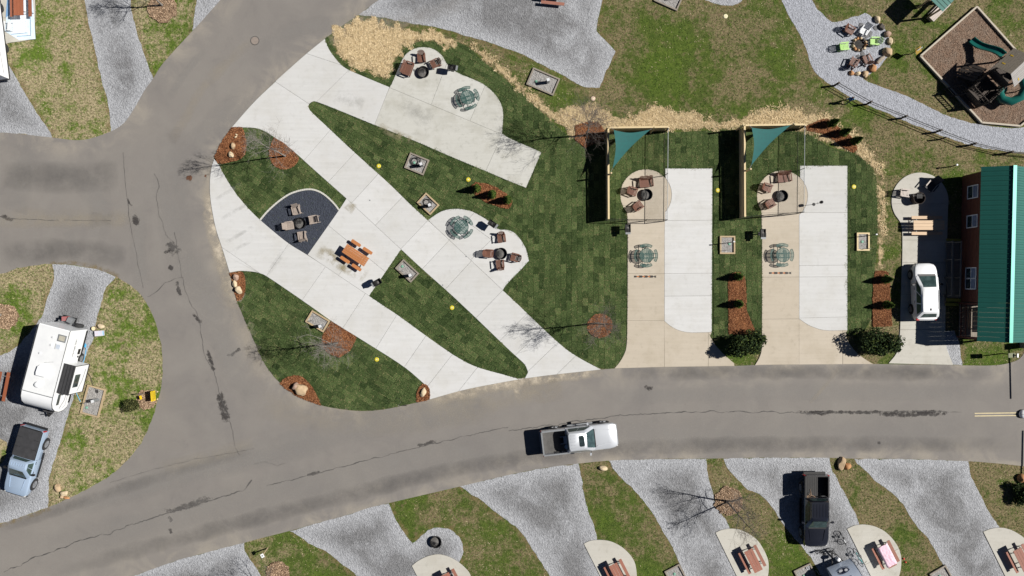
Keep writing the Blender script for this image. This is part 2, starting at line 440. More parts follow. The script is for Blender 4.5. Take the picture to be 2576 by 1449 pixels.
def ribbon(name, pts, w, z, m, parent=None, wob=0.0, closed=False, smooth=True):
    """thin film laid along a line (w = width in m, may be a list)"""
    if smooth: pts = smooth_poly(pts, 2, 60, closed)
    q = resample(pts, .35, closed); n = len(q); V = []; F = []; UV = []
    LAYER[0] = (LAYER[0] + 1) % 9; z = z + LAYER[0] * .0006
    for i, (x, y) in enumerate(q):
        a, b = (q[i - 1], q[(i + 1) % n]) if closed else (q[max(i - 1, 0)], q[min(i + 1, n - 1)])
        d = Vector((b[1] - a[1], a[0] - b[0])); d = d.normalized() if d.length else Vector((1, 0))
        ww = (w if not isinstance(w, (list, tuple)) else w[0] + (w[1] - w[0]) * i / (n - 1)) / 2
        ww *= 1 + .35 * noise.noise((x * .8, y * .8, 3)); k = wob * (noise.noise((x * 2.3, y * 2.3, 9)) + .6 * noise.noise((x * 7, y * 7, 2)))
        u = 0 if closed else -1 + 2 * i / (n - 1)
        V += [(x + d.x * (k - ww), y + d.y * (k - ww), z), (x + d.x * (k + ww), y + d.y * (k + ww), z)]; UV += [(u, -1), (u, 1)]
    for i in range(n if closed else n - 1):
        a = 2 * i; b = 2 * ((i + 1) % n); F.append((a, a + 1, b + 1, b))
    me = bpy.data.meshes.new(name); me.from_pydata(V, [], F); uvl = me.uv_layers.new(name='UVMap')
    for lp in me.loops: uvl.data[lp.index].uv = UV[lp.vertex_index]
    me.materials.append(m); me.update(); o = bpy.data.objects.new(name, me); COL.objects.link(o)
    if parent: o.parent = parent
    return o
def scatter(poly, n, holes=()):
    """n random points in a polygon, outside the holes"""
    P = np.asarray(poly); lo = P.min(0); hi = P.max(0); X = RNG.uniform(lo[0], hi[0], n); Y = RNG.uniform(lo[1], hi[1], n)
    k = inside(poly, X, Y)
    for h in holes:
        H = np.asarray(h); bb = (X > H[:, 0].min()) & (X < H[:, 0].max()) & (Y > H[:, 1].min()) & (Y < H[:, 1].max()) & k
        ii = np.nonzero(bb)[0]
        if len(ii): k[ii[inside(h, X[ii], Y[ii])]] = False
    return X[k], Y[k]
def tri_mesh(name, V, tint, m, kind='stuff', parent=None):
    """V: (n,3,3) loose triangles, tint per triangle"""
    n = len(V); me = bpy.data.meshes.new(name); me.vertices.add(n * 3); me.vertices.foreach_set('co', V.reshape(-1).astype(np.float32))
    me.loops.add(n * 3); me.loops.foreach_set('vertex_index', np.arange(n * 3, dtype=np.int32))
    me.polygons.add(n); me.polygons.foreach_set('loop_start', np.arange(0, n * 3, 3, dtype=np.int32))
    me.update(calc_edges=True); float_attr(me, 'tint', np.repeat(tint, 3)); me.materials.append(m)
    o = bpy.data.objects.new(name, me); COL.objects.link(o)
    if parent: o.parent = parent
    if kind: o['kind'] = kind
    return o
def blades(X, Y, z, length, width, up=(.2, .9), lie=False):
    n = len(X); a = RNG.uniform(0, 2 * PI, n); e = RNG.uniform(*up, n); L = length * RNG.uniform(.6, 1.4, n); w = width * RNG.uniform(.6, 1.4, n)
    B = np.stack([X, Y, np.broadcast_to(z, n)], 1); d = np.stack([np.cos(a) * np.cos(e), np.sin(a) * np.cos(e), np.sin(e)], 1); s = np.stack([-np.sin(a), np.cos(a), np.zeros(n)], 1)
    return np.stack([B - s * w[:, None] / 2, B + s * w[:, None] / 2, B + d * L[:, None]], 1)
def flakes(X, Y, z, length, width, tilt=.35):
    """flat slivers: two triangles each"""
    n = len(X); a = RNG.uniform(0, 2 * PI, n); L = length * RNG.uniform(.5, 1.5, n); w = width * RNG.uniform(.6, 1.5, n); t = RNG.normal(0, tilt, n)
    C = np.stack([X, Y, np.broadcast_to(z, n)], 1); d = np.stack([np.cos(a), np.sin(a), np.sin(t)], 1) * (L / 2)[:, None]
    r = RNG.normal(0, tilt, n); s = np.stack([-np.sin(a), np.cos(a), np.sin(r)], 1) * (w / 2)[:, None]
    p0, p1, p2, p3 = C - d - s, C + d - s, C + d + s, C - d + s
    return np.concatenate([np.stack([p0, p1, p2], 1), np.stack([p0, p2, p3], 1)])
# ------------------------------------------------------------------ outlines traced in image pixels
road_edge_nw = [(620, -90), (555, 0), (548, 8), (500, 62), (450, 115), (405, 165), (386, 198), (365, 225), (345, 262), (318, 305), (300, 320), (279, 331), (250, 342), (215, 352), (185, 353), (140, 347), (60, 338), (0, 333), (-330, 318)]
road_edge_s = [(-330, 1660), (-60, 1560), (190, 1490), (336, 1449), (450, 1407), (529, 1387), (592.6, 1370), (613, 1366), (639, 1358), (729, 1335.5), (797.6, 1315.7), (877, 1294.5), (927, 1277), (977.5, 1265.4), (1062, 1245.6), (1157.4, 1223.6), (1277.8, 1194.7), (1357, 1178), (1452, 1166), (1532, 1158), (1648, 1154), (1780, 1153.5), (1916.7, 1151), (2086, 1151), (2149.5, 1154), (2287, 1154), (2435, 1159.6), (2512, 1165.7), (2576, 1172.8), (2900, 1205)]
road_edge_n = [(2900, 880), (2640, 860), (2578, 880), (2573, 893.7), (2559.6, 907), (2525, 917), (2485.5, 920), (2419, 919), (2397, 918), (2194.5, 915.6), (1916.7, 917.5), (1846.6, 920.7), (1669, 923), (1545, 926.7), (1512, 929.4), (1378, 944), (1320, 952), (1278, 959.4), (1168, 979.7), (1080.7, 1004.8), (1049, 1012.7), (969.6, 1030), (916.7, 1035), (863.8, 1031), (808, 1020.7), (752.7, 999.5), (703.7, 963.8), (673, 928), (654.8, 893.7), (638.9, 856.6), (608.5, 787.9), (595, 753.7), (578, 687.5), (560.8, 629), (542, 573.8), (529, 502), (527.8, 457), (531.7, 423), (539.7, 394), (555.6, 362), (583, 321), (638.9, 256.6), (697, 201), (771, 135), (817.5, 98), (866, 61), (903.5, 37), (930, 15.9), (953.7, 0), (1060, -90)]
road_poly = road_edge_nw + road_edge_s + road_edge_n
isl_poly = [(-330, 700), (0, 694), (40, 676), (80, 668), (130, 664), (170, 665), (220, 672), (260, 682), (292, 696), (330, 718), (352, 738), (375, 772), (392, 810), (405, 860), (410, 910), (409, 950), (403, 990), (392, 1030), (375, 1075), (357, 1112), (340, 1135), (310, 1170), (280, 1195), (250, 1213), (215, 1233), (180, 1249), (125, 1276), (60, 1298), (0, 1318), (-330, 1420)]
isl_gravel = [(131, 664.5), (170, 665.5), (220, 672.5), (260, 682.5), (292, 697), (264.6, 724.6), (255, 766.7), (243, 801), (238, 848.7), (217, 893.7), (200, 945), (185, 1004.8), (169, 1052), (156, 1102.7), (140, 1150), (124, 1198), (121.7, 1276), (60, 1297.5), (0, 1317.5), (-330, 1419), (-330, 980), (0, 896), (37, 880.5), (106, 801), (113.8, 766.7), (127, 732.5), (139, 692.8)]
isl_patch = [(-40, 1098), (0, 1101), (18.5, 1112), (17, 1150), (0, 1172), (-40, 1180)]
gravels = {
 'nw_drive': [(200, -90), (213, 0), (225, 66), (238, 119), (251, 185), (270, 246), (276.5, 291), (279, 331.5), (301, 320.5), (319, 305.5), (346, 262.5), (366, 225.5), (386.5, 198), (381, 185), (370, 158.7), (352, 106), (333, 39.7), (328, 0), (315, -90)],
 'nw_corner': [(494.7, -90), (494.7, 0), (484, 77), (501, 62.5), (549, 8.5), (556, 0), (620.5, -90)],
 'w_drive': [(-330, 150), (14, 150), (21, 158.7), (53, 219.6), (79, 262), (106, 301.6), (127, 333), (132, 346.5), (60, 338.5), (0, 333.5), (-330, 318.5)],
 'north_lot': [(1059, -90), (953, 0), (929.5, 16), (903, 37.5), (969.6, 45), (1035.7, 59.5), (1115, 71), (1168, 90), (1221, 103), (1277.8, 123), (1312, 135), (1365, 164), (1423, 190.5), (1463, 219.6), (1508, 221), (1524, 180), (1539.7, 153), (1547.6, 129.6), (1524, 103), (1498.7, 79), (1505, 42), (1517, 0), (1520, -90)],
 'north_patch': [(1770, -60), (1775, 0), (1809.5, 13), (1833, 16), (1860, 8), (1868, 0), (1880, -60)],
 'path': [(1930, -90), (1965.6, 0), (1983, 39.7), (2009, 79), (2030.5, 127), (2041, 169), (2065, 198), (2102, 222), (2155, 254), (2221, 280), (2287, 309.5), (2366, 341), (2446, 367.7), (2525, 381), (2576, 384), (2800, 395), (2800, 318), (2576, 321), (2525, 321), (2467, 314.8), (2419, 304), (2366.4, 285.7), (2313.5, 256.6), (2260.6, 232.8), (2194.5, 211.6), (2170.7, 198), (2202, 180), (2221, 158.7), (2242, 132), (2234, 79), (2192, 42), (2176, 34), (2141.6, 45), (2107, 57), (2086, 53), (2059.6, 26), (2041, 0), (2010, -90)],
 'south_a': [(190, 1490.5), (336, 1449.5), (450, 1407.5), (529, 1387.5), (592.6, 1370.5), (613.7, 1366.5), (616, 1388), (639, 1419), (658, 1449), (690, 1540), (200, 1540)],
 'south_b': [(729, 1336), (797.6, 1316), (877, 1295), (927, 1277.5), (977.5, 1266), (985.5, 1285), (1004, 1322), (1022.5, 1349), (1038, 1367), (1051.6, 1356.7), (1072.8, 1335.5), (1102, 1326), (1131, 1330), (1152, 1346), (1164, 1367), (1166.7, 1391), (1160, 1407), (1120, 1470), (1100, 1560), (980, 1560), (930, 1490), (899.5, 1449), (885, 1436), (850.5, 1412), (824, 1386), (784, 1372.6), (758, 1351)],
 'south_c': [(1157, 1224), (1277.8, 1195.2), (1357, 1178.5), (1455, 1166), (1463, 1198), (1468, 1245.6), (1481.5, 1290.6), (1494.7, 1322), (1502.7, 1354), (1500, 1400), (1530, 1470), (1540, 1560), (1440, 1560), (1383.6, 1449), (1362.5, 1415), (1338.6, 1383), (1325.4, 1356.7), (1304, 1330), (1277.8, 1310), (1247, 1288), (1207.7, 1256), (1168, 1229.7)],
 'south_d': [(1532, 1158.5), (1648, 1154.5), (1776.5, 1154), (1780.4, 1198), (1791, 1232), (1801.6, 1272), (1820, 1298.5), (1837, 1325), (1835, 1370), (1880, 1480), (1900, 1560), (1790, 1560), (1725, 1449), (1706, 1409.6), (1690.5, 1372.6), (1674.6, 1346), (1653.5, 1311.7), (1637.6, 1285), (1613.8, 1253.5), (1592.6, 1229.7), (1569, 1208.6), (1542, 1179.5)],
 'south_e': [(1820, 1153.6), (1916.7, 1151.5), (2086, 1151.5), (2091, 1179.5), (2102, 1198), (2117.8, 1229.7), (2136, 1261.5), (2152, 1293), (2162.7, 1317), (2160, 1370), (2210, 1480), (2230, 1560), (2120, 1560), (2043.7, 1404), (2030.5, 1393.7), (2014.6, 1370), (1969.6, 1322), (1951, 1285), (1932.6, 1264), (1916.7, 1246), (1894, 1237.7), (1873, 1224.4), (1846.6, 1198), (1825.4, 1171.5)],
 'south_f': [(2149.5, 1154.5), (2287, 1154.5), (2435, 1160), (2439, 1192.7), (2453.7, 1219), (2467, 1245.6), (2480, 1274.7), (2498.7, 1303.8), (2514.6, 1323.6), (2510, 1370), (2560, 1480), (2580, 1560), (2470, 1560), (2387.6, 1449), (2363.8, 1407), (2345, 1372.6), (2329.4, 1346), (2300, 1319.7), (2289.7, 1298.5), (2268.6, 1264), (2239.5, 1235), (2207.7, 1214), (2181, 1190), (2160, 1169)],
 'cabin_strip': [(2377, 832), (2400, 832), (2413, 860), (2418, 900), (2420, 918.5), (2397, 917.5), (2386, 895), (2378, 872.5)],
}
drive_a = [(817.5, 98), (821, 108.5), (829, 127), (842.6, 145.5), (858.5, 164), (877, 177), (980, 219.6), (942, 314.8), (793.7, 254), (784, 257), (777.8, 262), (693, 206), (697, 201), (771, 135)]
b_right = [(1076.7, 554), (1035.7, 518), (982.8, 465), (893, 384.6), (818.8, 314.8), (779, 277.8), (776.5, 269), (777.8, 262)]
b_left = [(638.9, 321), (665, 329), (692, 346.6), (742, 383.3), (776.5, 415), (825.4, 458.7), (871.7, 499.7)]
c_tri_up = [(1009, 627.5), (1062, 677), (1128, 735), (1197, 800), (1277.8, 878), (1304, 901.6), (1321.5, 917.5), (1328, 936), (1321.5, 949)]
c_tri_dn = [(1304, 953), (1277.8, 945), (1194.5, 922.8), (1141.6, 893.7), (1075, 847), (1009, 798), (961.7, 766.7), (928.6, 744.4)]
drive_b = [(693, 206), (638.9, 256.6), (583, 321)] + b_left + c_tri_up + [(1320, 952), (1378, 944), (1512, 929.4), (1463, 904), (1426, 880.5), (1383.6, 843.4), (1304, 766.7), (1264.6, 730)] + b_right
patio_b = [(1076.7, 554), (1088.6, 544.7), (1107, 533), (1128, 526), (1157.4, 525), (1184, 530), (1207.7, 542), (1229, 555), (1244.7, 572.5), (1258, 577.7), (1277.8, 577.7), (1296, 585.7), (1312, 605.5), (1324, 626.7), (1330.7, 655.8), (1309.5, 679.6), (1277.8, 711), (1264.6, 730)]
patio_a = [(980, 219.6), (985.5, 211.6), (1012, 148), (1025, 132), (1043.7, 121.7), (1062, 118.5), (1083.4, 120.4), (1099, 128), (1112.5, 140), (1120.4, 153.4), (1125.7, 164), (1141.6, 177), (1157.4, 186.5), (1194.5, 201), (1221, 214), (1247, 238), (1263, 264.6), (1266.7, 291), (1263, 336), (1277.8, 346.6), (1362, 383), (1323, 473), (1277.8, 454.7), (1107, 383), (1049, 357), (942, 314.8)]
patio_c = [(871.7, 499.7), (853, 528.8), (774, 641), (928.6, 744.4), (1009, 627.5)]
drive_c = [(539, 400), (550, 412), (568.8, 449), (595, 489), (624, 523.5), (654.8, 554), (726, 613.5), (774, 641)] + c_tri_dn[::-1] + [(1320, 952), (1278, 959), (1168, 979.7), (1080.7, 1004.8), (1080.7, 978), (1064.8, 963.8), (1017, 921.5), (898, 847.4), (833, 807.7), (776.5, 766.7), (670.6, 694), (654.8, 687.5), (638.9, 683.6), (603, 681), (578, 686), (560.8, 629), (542, 573.8), (529, 502), (527.8, 457), (531.7, 423)]
def pad_outline(cx, cy, r, xl, xr, apron, white_top, xw, arcw, yl):
    al = math.degrees(math.acos((cx - xl) / r)); ar = math.degrees(math.acos((xr - cx) / r))
    beige = circle(cx, cy, r, 26, 180 - al, 360 + ar) + [(xr, arcw[0][1])] + arcw + apron + yl
    at = math.degrees(math.asin((xr + 2 - cx) / r))
    arc = circle(cx, cy, r, 12, ar, -90 + at)
    white = arc + [(xr + 2, white_top), (xw, white_top)] + arcw[::-1]
    return beige, white
aw1 = [(1671, 807.7), (1684, 819), (1701, 829), (1720, 835), (1740.8, 837), (1790, 835.5)]
pad1_beige, pad1_white = pad_outline(1624.4, 490.5, 64.8, 1579, 1671, [(1786, 845), (1796, 864.6), (1820, 891), (1846.6, 914), (1847, 920.7), (1669, 923), (1545, 926.7)], 424, 1791.6, aw1, [(1558, 912), (1568.8, 893.7), (1576.7, 872.5), (1578, 766.7)])
aw2 = [(2009.5, 801.9), (2022, 811), (2035.7, 819.6), (2064.8, 830), (2088.6, 832), (2131, 830.5)]
pad2_beige, pad2_white = pad_outline(1967, 493, 64, 1916, 2009.5, [(2127, 845), (2136, 864.6), (2154.8, 888.4), (2176, 904), (2195.8, 915.6), (1917, 917.5), (1898, 919)], 417, 2131, aw2, [(1907.4, 904), (1914, 888), (1916, 870)])
pad3 = circle(2313.5, 506, 72, 24, 150, 370) + [(2383, 560), (2382, 605.5), (2411, 607), (2409, 663), (2384, 664), (2378, 760), (2377, 830), (2378, 872.5), (2397, 918), (2234, 914), (2258, 885.7), (2263, 838), (2264.6, 766.7), (2269, 640), (2268.6, 568.5), (2260, 553)]
half_pads = [[(1035.7, 1422.8), (1051, 1410), (1075, 1398), (1104.5, 1392), (1136, 1401.7), (1160, 1417.6), (1178.6, 1436), (1185, 1449), (1190, 1480), (1080, 1510)],
 [(1468, 1367), (1484, 1359), (1510.6, 1356.7), (1537, 1360.7), (1563.5, 1374), (1584.7, 1393.7), (1598, 1415), (1602.7, 1449), (1600, 1490), (1535, 1500)],
 [(1799, 1339.5), (1815, 1331.6), (1838.6, 1328.4), (1862.5, 1331.6), (1886, 1343.5), (1907, 1359), (1924.6, 1388.5), (1932.6, 1409.6), (1934, 1430.8), (1930, 1460), (1870, 1485)],
 [(2129.7, 1330), (2147, 1321), (2170.7, 1317.8), (2197, 1322), (2223.6, 1334), (2244.7, 1354), (2260.6, 1378), (2267, 1401.7), (2266, 1430.8), (2258, 1460), (2205, 1480)],
 [(2472, 1337), (2493.4, 1328.4), (2520, 1326), (2546, 1333), (2576, 1351.4), (2594, 1378), (2599, 1404), (2597, 1440), (2585, 1470), (2545, 1485)]]
pad_nw = [(-80, -90), (89, -90), (88.6, 0), (90, 26), (87, 98), (60, 104), (24, 108), (14, 112), (-80, 112)]
dark_gravel = [(654.8, 554)] + T(1000, 600, [(130, 560), (240, 462), (340, 395), (430, 365), (500, 352), (560, 352), (630, 375), (690, 415), (740, 462), (780, 505), (810, 548)]) + [(774, 641), (726, 613.5)]
sod_1 = [(606, 321.5)] + b_left + [(853, 528.8)] + dark_gravel[1:-3][::-1] + [(654.8, 554), (638.9, 538), (624, 523.5), (595, 489), (568.8, 449), (550, 412), (539.5, 400), (556, 362), (583, 321.5)]
sod_2 = [(603, 681), (638.9, 683.6), (654.8, 687.5), (670.6, 694), (776.5, 766.7), (833, 807.7), (898, 847.4), (1017, 921.5), (1064.8, 963.8), (1080.2, 978), (1080.2, 1004), (1049, 1012), (969.6, 1029), (916.7, 1034), (863.8, 1030), (808, 1019.7), (752.7, 998.5), (703.7, 963), (673, 927.5), (655, 893.7), (639.5, 856.6), (609, 787.9), (595.5, 753.7), (579, 688)]
sod_3 = c_tri_up + c_tri_dn
sod_4 = [(825, 91), (834.7, 111), (850.5, 137.6), (869, 158.7), (890, 172), (972, 202), (977.5, 185), (996, 153), (1009, 129.6), (1030.4, 113.8), (1051.6, 105.8), (1070, 100.5), (1115, 112), (1136, 123), (1149.5, 105.8), (1181, 119), (1207.7, 148), (1277.8, 205.5), (1426, 340), (1471, 373), (1500, 345), (1531, 334), (1686, 333), (1860, 326), (2022, 328), (2086, 370), (2112.5, 379), (2144, 383.3), (2176, 404.5), (2194.5, 423), (2205, 446.8), (2206, 489), (2207.7, 568.5), (2205, 648), (2198.5, 679.6), (2194.5, 766.7), (2192, 800), (2175, 832), (2131, 840), (1925, 838), (1880, 850), (1791, 850), (1577, 866), (1568.8, 893.7), (1558, 912), (1545, 926.2), (1512, 929), (1463, 904), (1426, 880.5), (1383.6, 843.4), (1304, 766.7), (1264.6, 730)] + b_right + [(784, 257), (793.7, 254), (942, 314.8), (980, 219.6), (877, 177), (858.5, 164), (842.6, 145.5), (829, 127), (821, 108.5), (817.5, 98)]
mulch_beds = {
 'a': [(539.7, 394), (547.6, 412), (568.8, 411), (603, 402), (619, 388.6), (622, 370), (620, 345), (610, 321.5), (583, 321.5), (555, 362)],
 'b': [(690, 346.5), (712, 358), (740, 382), (753, 397), (748, 412), (730, 424), (710, 427), (690, 418), (679, 400), (678, 375)],
 'c': [(579, 687), (603, 682), (612, 684), (618, 705), (617, 735), (610, 752), (598, 758), (592, 740)],
 'd': T(1000, 1200, [(245, 745), (300, 695), (380, 668), (450, 675), (520, 730), (580, 820), (620, 900), (640, 958), (540, 925), (430, 878), (330, 815)]),
 'e': T(1000, 1200, [(1610, 748), (1650, 765), (1670, 800), (1675, 860), (1660, 903), (1550, 928), (1545, 870), (1560, 800)]),
 'f': T(1000, 1200, [(735, 157), (975, 305), (950, 380), (905, 450), (820, 500), (720, 470), (660, 400), (650, 330), (665, 265)]),
 'g': circle(1509, 819.6, 30, 22, rx=32),
 'h': T(2000, 0, [(640, 1200), (720, 1160), (860, 1165), (900, 1215), (940, 1290), (930, 1320), (735, 1405), (640, 1330)]),
 'i': T(1000, 600, [(2065, 320), (2110, 285), (2200, 300), (2300, 330), (2400, 390), (2455, 460), (2437, 525), (2415, 538), (2330, 520), (2240, 490), (2130, 430), (2080, 380)]),
 'j': T(3000, 0, [(550, 1140), (620, 1130), (760, 1230), (880, 1330), (905, 1420), (870, 1449), (780, 1410), (680, 1340), (580, 1270), (425, 1245), (415, 1200)]),
 'k': T(2000, 600, [(2090, 1300), (2095, 1200), (2120, 1150), (2200, 1135), (2250, 1180), (2265, 1300), (2264, 1470), (2275, 1530), (2330, 1650), (2370, 1715), (2300, 1740), (2100, 1725)]),
 'l': T(3000, 600, [(1055, 1250), (1070, 1130), (1120, 1122), (1200, 1140), (1215, 1240), (1220, 1449), (1235, 1650), (1050, 1660), (1050, 1449)]),
}
leaf_beds = {'n': circle(410, 20, 37, 20), 's': circle(1832, 1260, 35.7, 20), 'w': circle(16, 796, 32, 20), 'sign': circle(370, 1005, 25, 16), 'sw': circle(700, 1439, 29, 18)}
straw_beds = {
 'a': [(826, 92), (850, 76), (866, 62), (900, 43), (940, 52), (980, 58), (1030, 72), (1070, 72), (1110, 82), (1150, 96), (1149, 106), (1136, 122), (1115, 111), (1070, 99), (1051, 105), (1030, 113), (1009, 129), (996, 152), (977, 184), (972, 201), (890, 171), (869, 158), (851, 137), (835, 110)],
 'b': [(1150, 98), (1180, 104), (1225, 130), (1290, 185), (1350, 240), (1400, 280), (1440, 262), (1480, 258), (1530, 268), (1560, 300), (1600, 282), (1640, 258), (1680, 268), (1710, 280), (1740, 270), (1790, 300), (1850, 300), (1880, 282), (1930, 268), (1990, 268), (2040, 285), (2085, 285), (2115, 310), (2160, 335), (2200, 385), (2228, 440), (2232, 520), (2228, 600), (2225, 660), (2215, 690), (2199, 680), (2205, 648), (2208, 568), (2206, 489), (2205, 446), (2194, 422), (2176, 404), (2144, 382), (2112, 378), (2086, 369), (2022, 327), (1860, 325), (1686, 332), (1531, 333), (1500, 344), (1471, 372), (1426, 339), (1278, 205), (1208, 148), (1181, 119)],
}
# ------------------------------------------------------------------ build the ground
LAWN = mat_lawn(); SOD = mat_sod(); ASPH = mat_asphalt()
GRAV = mat_gravel('gravel', (.315, .322, .338), (.168, .169, .174))
GRAV_P = mat_gravel('path_gravel', (.300, .312, .345), (.26, .27, .29), 9)
DARKG = mat_gravel('slate_gravel', (.040, .046, .062), (.040, .046, .062))
BOXG = mat_gravel('box_gravel', (.27, .26, .25), (.27, .26, .25))
C_WHITE = mat_concrete('white_concrete', (.458, .457, .447), (.505, .505, .500), (.385, .37, .33), .32)
C_BEIGE = mat_concrete('beige_concrete', (.405, .355, .285), (.43, .38, .31), (.31, .265, .195), .38)
C_OLD = mat_concrete('weathered_concrete', (.415, .41, .375), (.45, .447, .42), (.30, .29, .245), .55)
C_PAD = mat_concrete('pad_concrete', (.41, .395, .355), (.43, .415, .37), (.33, .31, .26), .5)
MULCH = mat_mulch('red_mulch', (.13, .050, .020), (.335, .150, .064), (.25, .102, .043))
LEAFM = mat_mulch('leaf_mulch', (.13, .085, .055), (.36, .255, .165), (.22, .15, .095))
PLAYM = mat_mulch('play_mulch', (.10, .064, .045), (.26, .175, .125), (.20, .15, .115))
STRAWM = mat_mulch('straw_bed', (.26, .20, .115), (.54, .42, .25), (.46, .355, .205), .34)
DIRT = plain('joint_dirt', (.15, .135, .115), (.10, .09, .075), 8, .95)

me = MB().quad((-170, -170, 0), (170, -170, 0), (170, 170, 0), (-170, 170, 0))
ground = tag(me.build('ground', LAWN), kind='structure')
def outline(p, it=2, sharp=42): return smooth_poly(P2(p), it, sharp)
ROAD = outline(road_poly)
road = sheet('road', ROAD, .030, ASPH, cell=.8)
ISL = ragged(outline(isl_poly), .05, .35, 1)
isl = sheet('lawn_island', ISL, .046, LAWN, cell=1.2)
GPOLY = {}
for k, (nm, p) in enumerate(gravels.items()):
    q = ragged(outline(p), .055, .28, 10 + k); GPOLY[nm] = q
    sheet('gravel_path' if nm == 'path' else 'gravel_drive', q, .016, GRAV_P if nm == 'path' else GRAV, cell=.5)
IGR = ragged(outline(isl_gravel), .055, .28, 40); sheet('gravel_drive', IGR, .056, GRAV, cell=.5)
sheet('lawn_patch', ragged(outline(isl_patch), .05, .3, 41), .064, LAWN, cell=.8)
SLAB_Z = .070
def split(pieces, lines):
    for (a, b) in lines:
        a = W(*a); b = W(*b); n = Vector((-(b.y - a.y), b.x - a.x)); L = (b - a).length; n /= max(n.length, 1e-6); c = n.x * a.x + n.y * a.y
        t = (b - a).normalized(); out = []
        for p in pieces:
            # only cut pieces the joint really crosses
            s0, s1 = t.x * a.x + t.y * a.y, t.x * b.x + t.y * b.y; mid = (a + b) / 2
            l_ = half(p, n.x, n.y, c); r_ = half(p, -n.x, -n.y, -c)
            ok = len(l_) > 2 and len(r_) > 2 and abs(area(l_)) > .3 and abs(area(r_)) > .3 and inside(p, np.array([mid.x]), np.array([mid.y]))[0]
            out += [l_, r_] if ok else [p]
        pieces = out
    return pieces
CONC = []
def pavement(name, p, m, lines, smooth=True):
    q = outline(p) if smooth else P2(p)
    if area(q) < 0: q = q[::-1]
    CONC.append(q)
    base = MB().prism(q, -.05, .045).build(name, DIRT); tag(base, kind='structure')
    for s in split([q], lines):
        s = clean(s, .02); s = inset(s, .007)
        if len(s) < 3 or abs(area(s)) < .05: continue
        if area(s) < 0: s = s[::-1]
        n = len(s); i2 = inset(s, .012); dz = random.uniform(-.002, .002)
        vs = [(x, y, .03) for x, y in s] + [(x, y, SLAB_Z - .008 + dz) for x, y in s]
        if len(i2) == n: vs += [(x, y, SLAB_Z + dz) for x, y in i2]
        fs = [(j, (j + 1) % n, n + (j + 1) % n, n + j) for j in range(n)]
        if len(i2) == n: fs += [(n + j, n + (j + 1) % n, 2 * n + (j + 1) % n, 2 * n + j) for j in range(n)] + [tuple(range(2 * n, 3 * n))]
        else: fs += [tuple(range(n, 2 * n))]
        o = MB().add(vs, fs).build('slab', m, base); me = o.data; A = np.array([v.co[:2] for v in me.vertices])
        float_attr(me, 'tint', np.full(len(A), random.random())); float_attr(me, 'edge', np.full(len(A), .5))
    return base
pavement('concrete_drive', drive_a, C_WHITE, [((771, 135), (858.5, 164)), ((877, 177), (800, 253))])
pavement('concrete_drive', drive_b, C_WHITE, [((832, 326), (775, 392)), ((893, 384.6), (825, 458.7)), ((952, 437), (889, 506)), ((1013, 495), (945.7, 565)), ((1076.7, 554), (1008, 626.7)), ((1131, 603), (1062, 677)), ((1187, 655), (1120, 728)), ((1264.6, 730), (1197, 800)), ((1328, 786.5), (1270, 844)), ((1365, 825), (1300, 890)), ((1405, 860), (1332, 930)), ((1450, 893), (1400, 942))])
pavement('concrete_patio', patio_b, C_WHITE, [((1196, 532), (1128, 606)), ((1262, 578), (1183, 655)), ((1150, 540), (1320, 665))])
pavement('concrete_patio', patio_a, C_OLD, [((983, 222), (1262, 338)), ((1122, 165), (1049, 357)), ((1221, 214), (1143, 395)), ((1262, 341), (1222, 430))])
pavement('concrete_patio', patio_c, C_WHITE, [((827, 568), (972, 686)), ((945, 567), (850, 695))])
pavement('concrete_drive', drive_c, C_WHITE, [((726, 613.5), (670.6, 694)), ((819, 671), (760, 755)), ((919, 738), (862, 826)), ((999, 791), (946, 876)), ((1071, 845), (1017, 923)), ((1139, 890), (1075, 972)), ((1201, 924), (1155, 982)), ((558, 622), (640, 678))])
pavement('concrete_pad', pad1_beige, C_BEIGE, [((1575, 555), (1675, 555)), ((1575, 688), (1675, 688)), ((1575, 806.5), (1675, 806.5)), ((1671, 812), (1671, 924)), ((1781, 840), (1781, 922))])
pavement('concrete_pad', pad1_white, C_WHITE, [((1670, 555), (1795, 554)), ((1670, 688), (1795, 687)), ((1670, 745), (1795, 744))])
pavement('concrete_pad', pad2_beige, C_BEIGE, [((1912, 536), (2012, 535.4)), ((1912, 697.5), (2012, 696.8)), ((1912, 803), (2012, 802)), ((2009.5, 806), (2009.5, 918)), ((2119, 834), (2119, 917))])
pavement('concrete_pad', pad2_white, C_WHITE, [((2006, 535.4), (2135, 535)), ((2006, 668), (2135, 667)), ((2006, 697), (2135, 696)), ((2006, 800), (2135, 797))])
pavement('concrete_pad', pad3, C_PAD, [((2240, 513), (2390, 513)), ((2260, 604), (2390, 604)), ((2260, 660), (2415, 661)), ((2380, 604), (2380, 664)), ((2260, 740), (2382, 742)), ((2258, 829), (2380, 829))])
for k, p in enumerate(half_pads): pavement('concrete_pad', p, C_PAD, [((2185, 1415), (2270, 1375))] if k == 3 else [])
pavement('concrete_pad', pad_nw, C_PAD, [((-60, 45), (80, 47))])
# slate gravel bed with its edging of small kerb blocks
sheet('slate_bed', outline(dark_gravel), .052, DARKG, cell=.6)
kerb = thing('edging_kerb', 'curved pale edging of small kerb blocks round the slate gravel bed', 'kerb', (0, 0, 0))
kp = resample(smooth_poly(P2(dark_gravel[:-2]), 2, 60, False), .24, False); KERB = plain('kerb_block', (.50, .49, .45), (.42, .41, .37), 9, .8)
for a, b in zip(kp[:-1], kp[1:]):
    t = Vector((b[0] - a[0], b[1] - a[1], 0)); t.normalize(); g = t * .006
    MB().bar(Vector((*a, .055)) + g, Vector((*b, .055)) - g, .13, .09 + random.uniform(-.006, .006)).build('kerb_block', KERB, kerb)
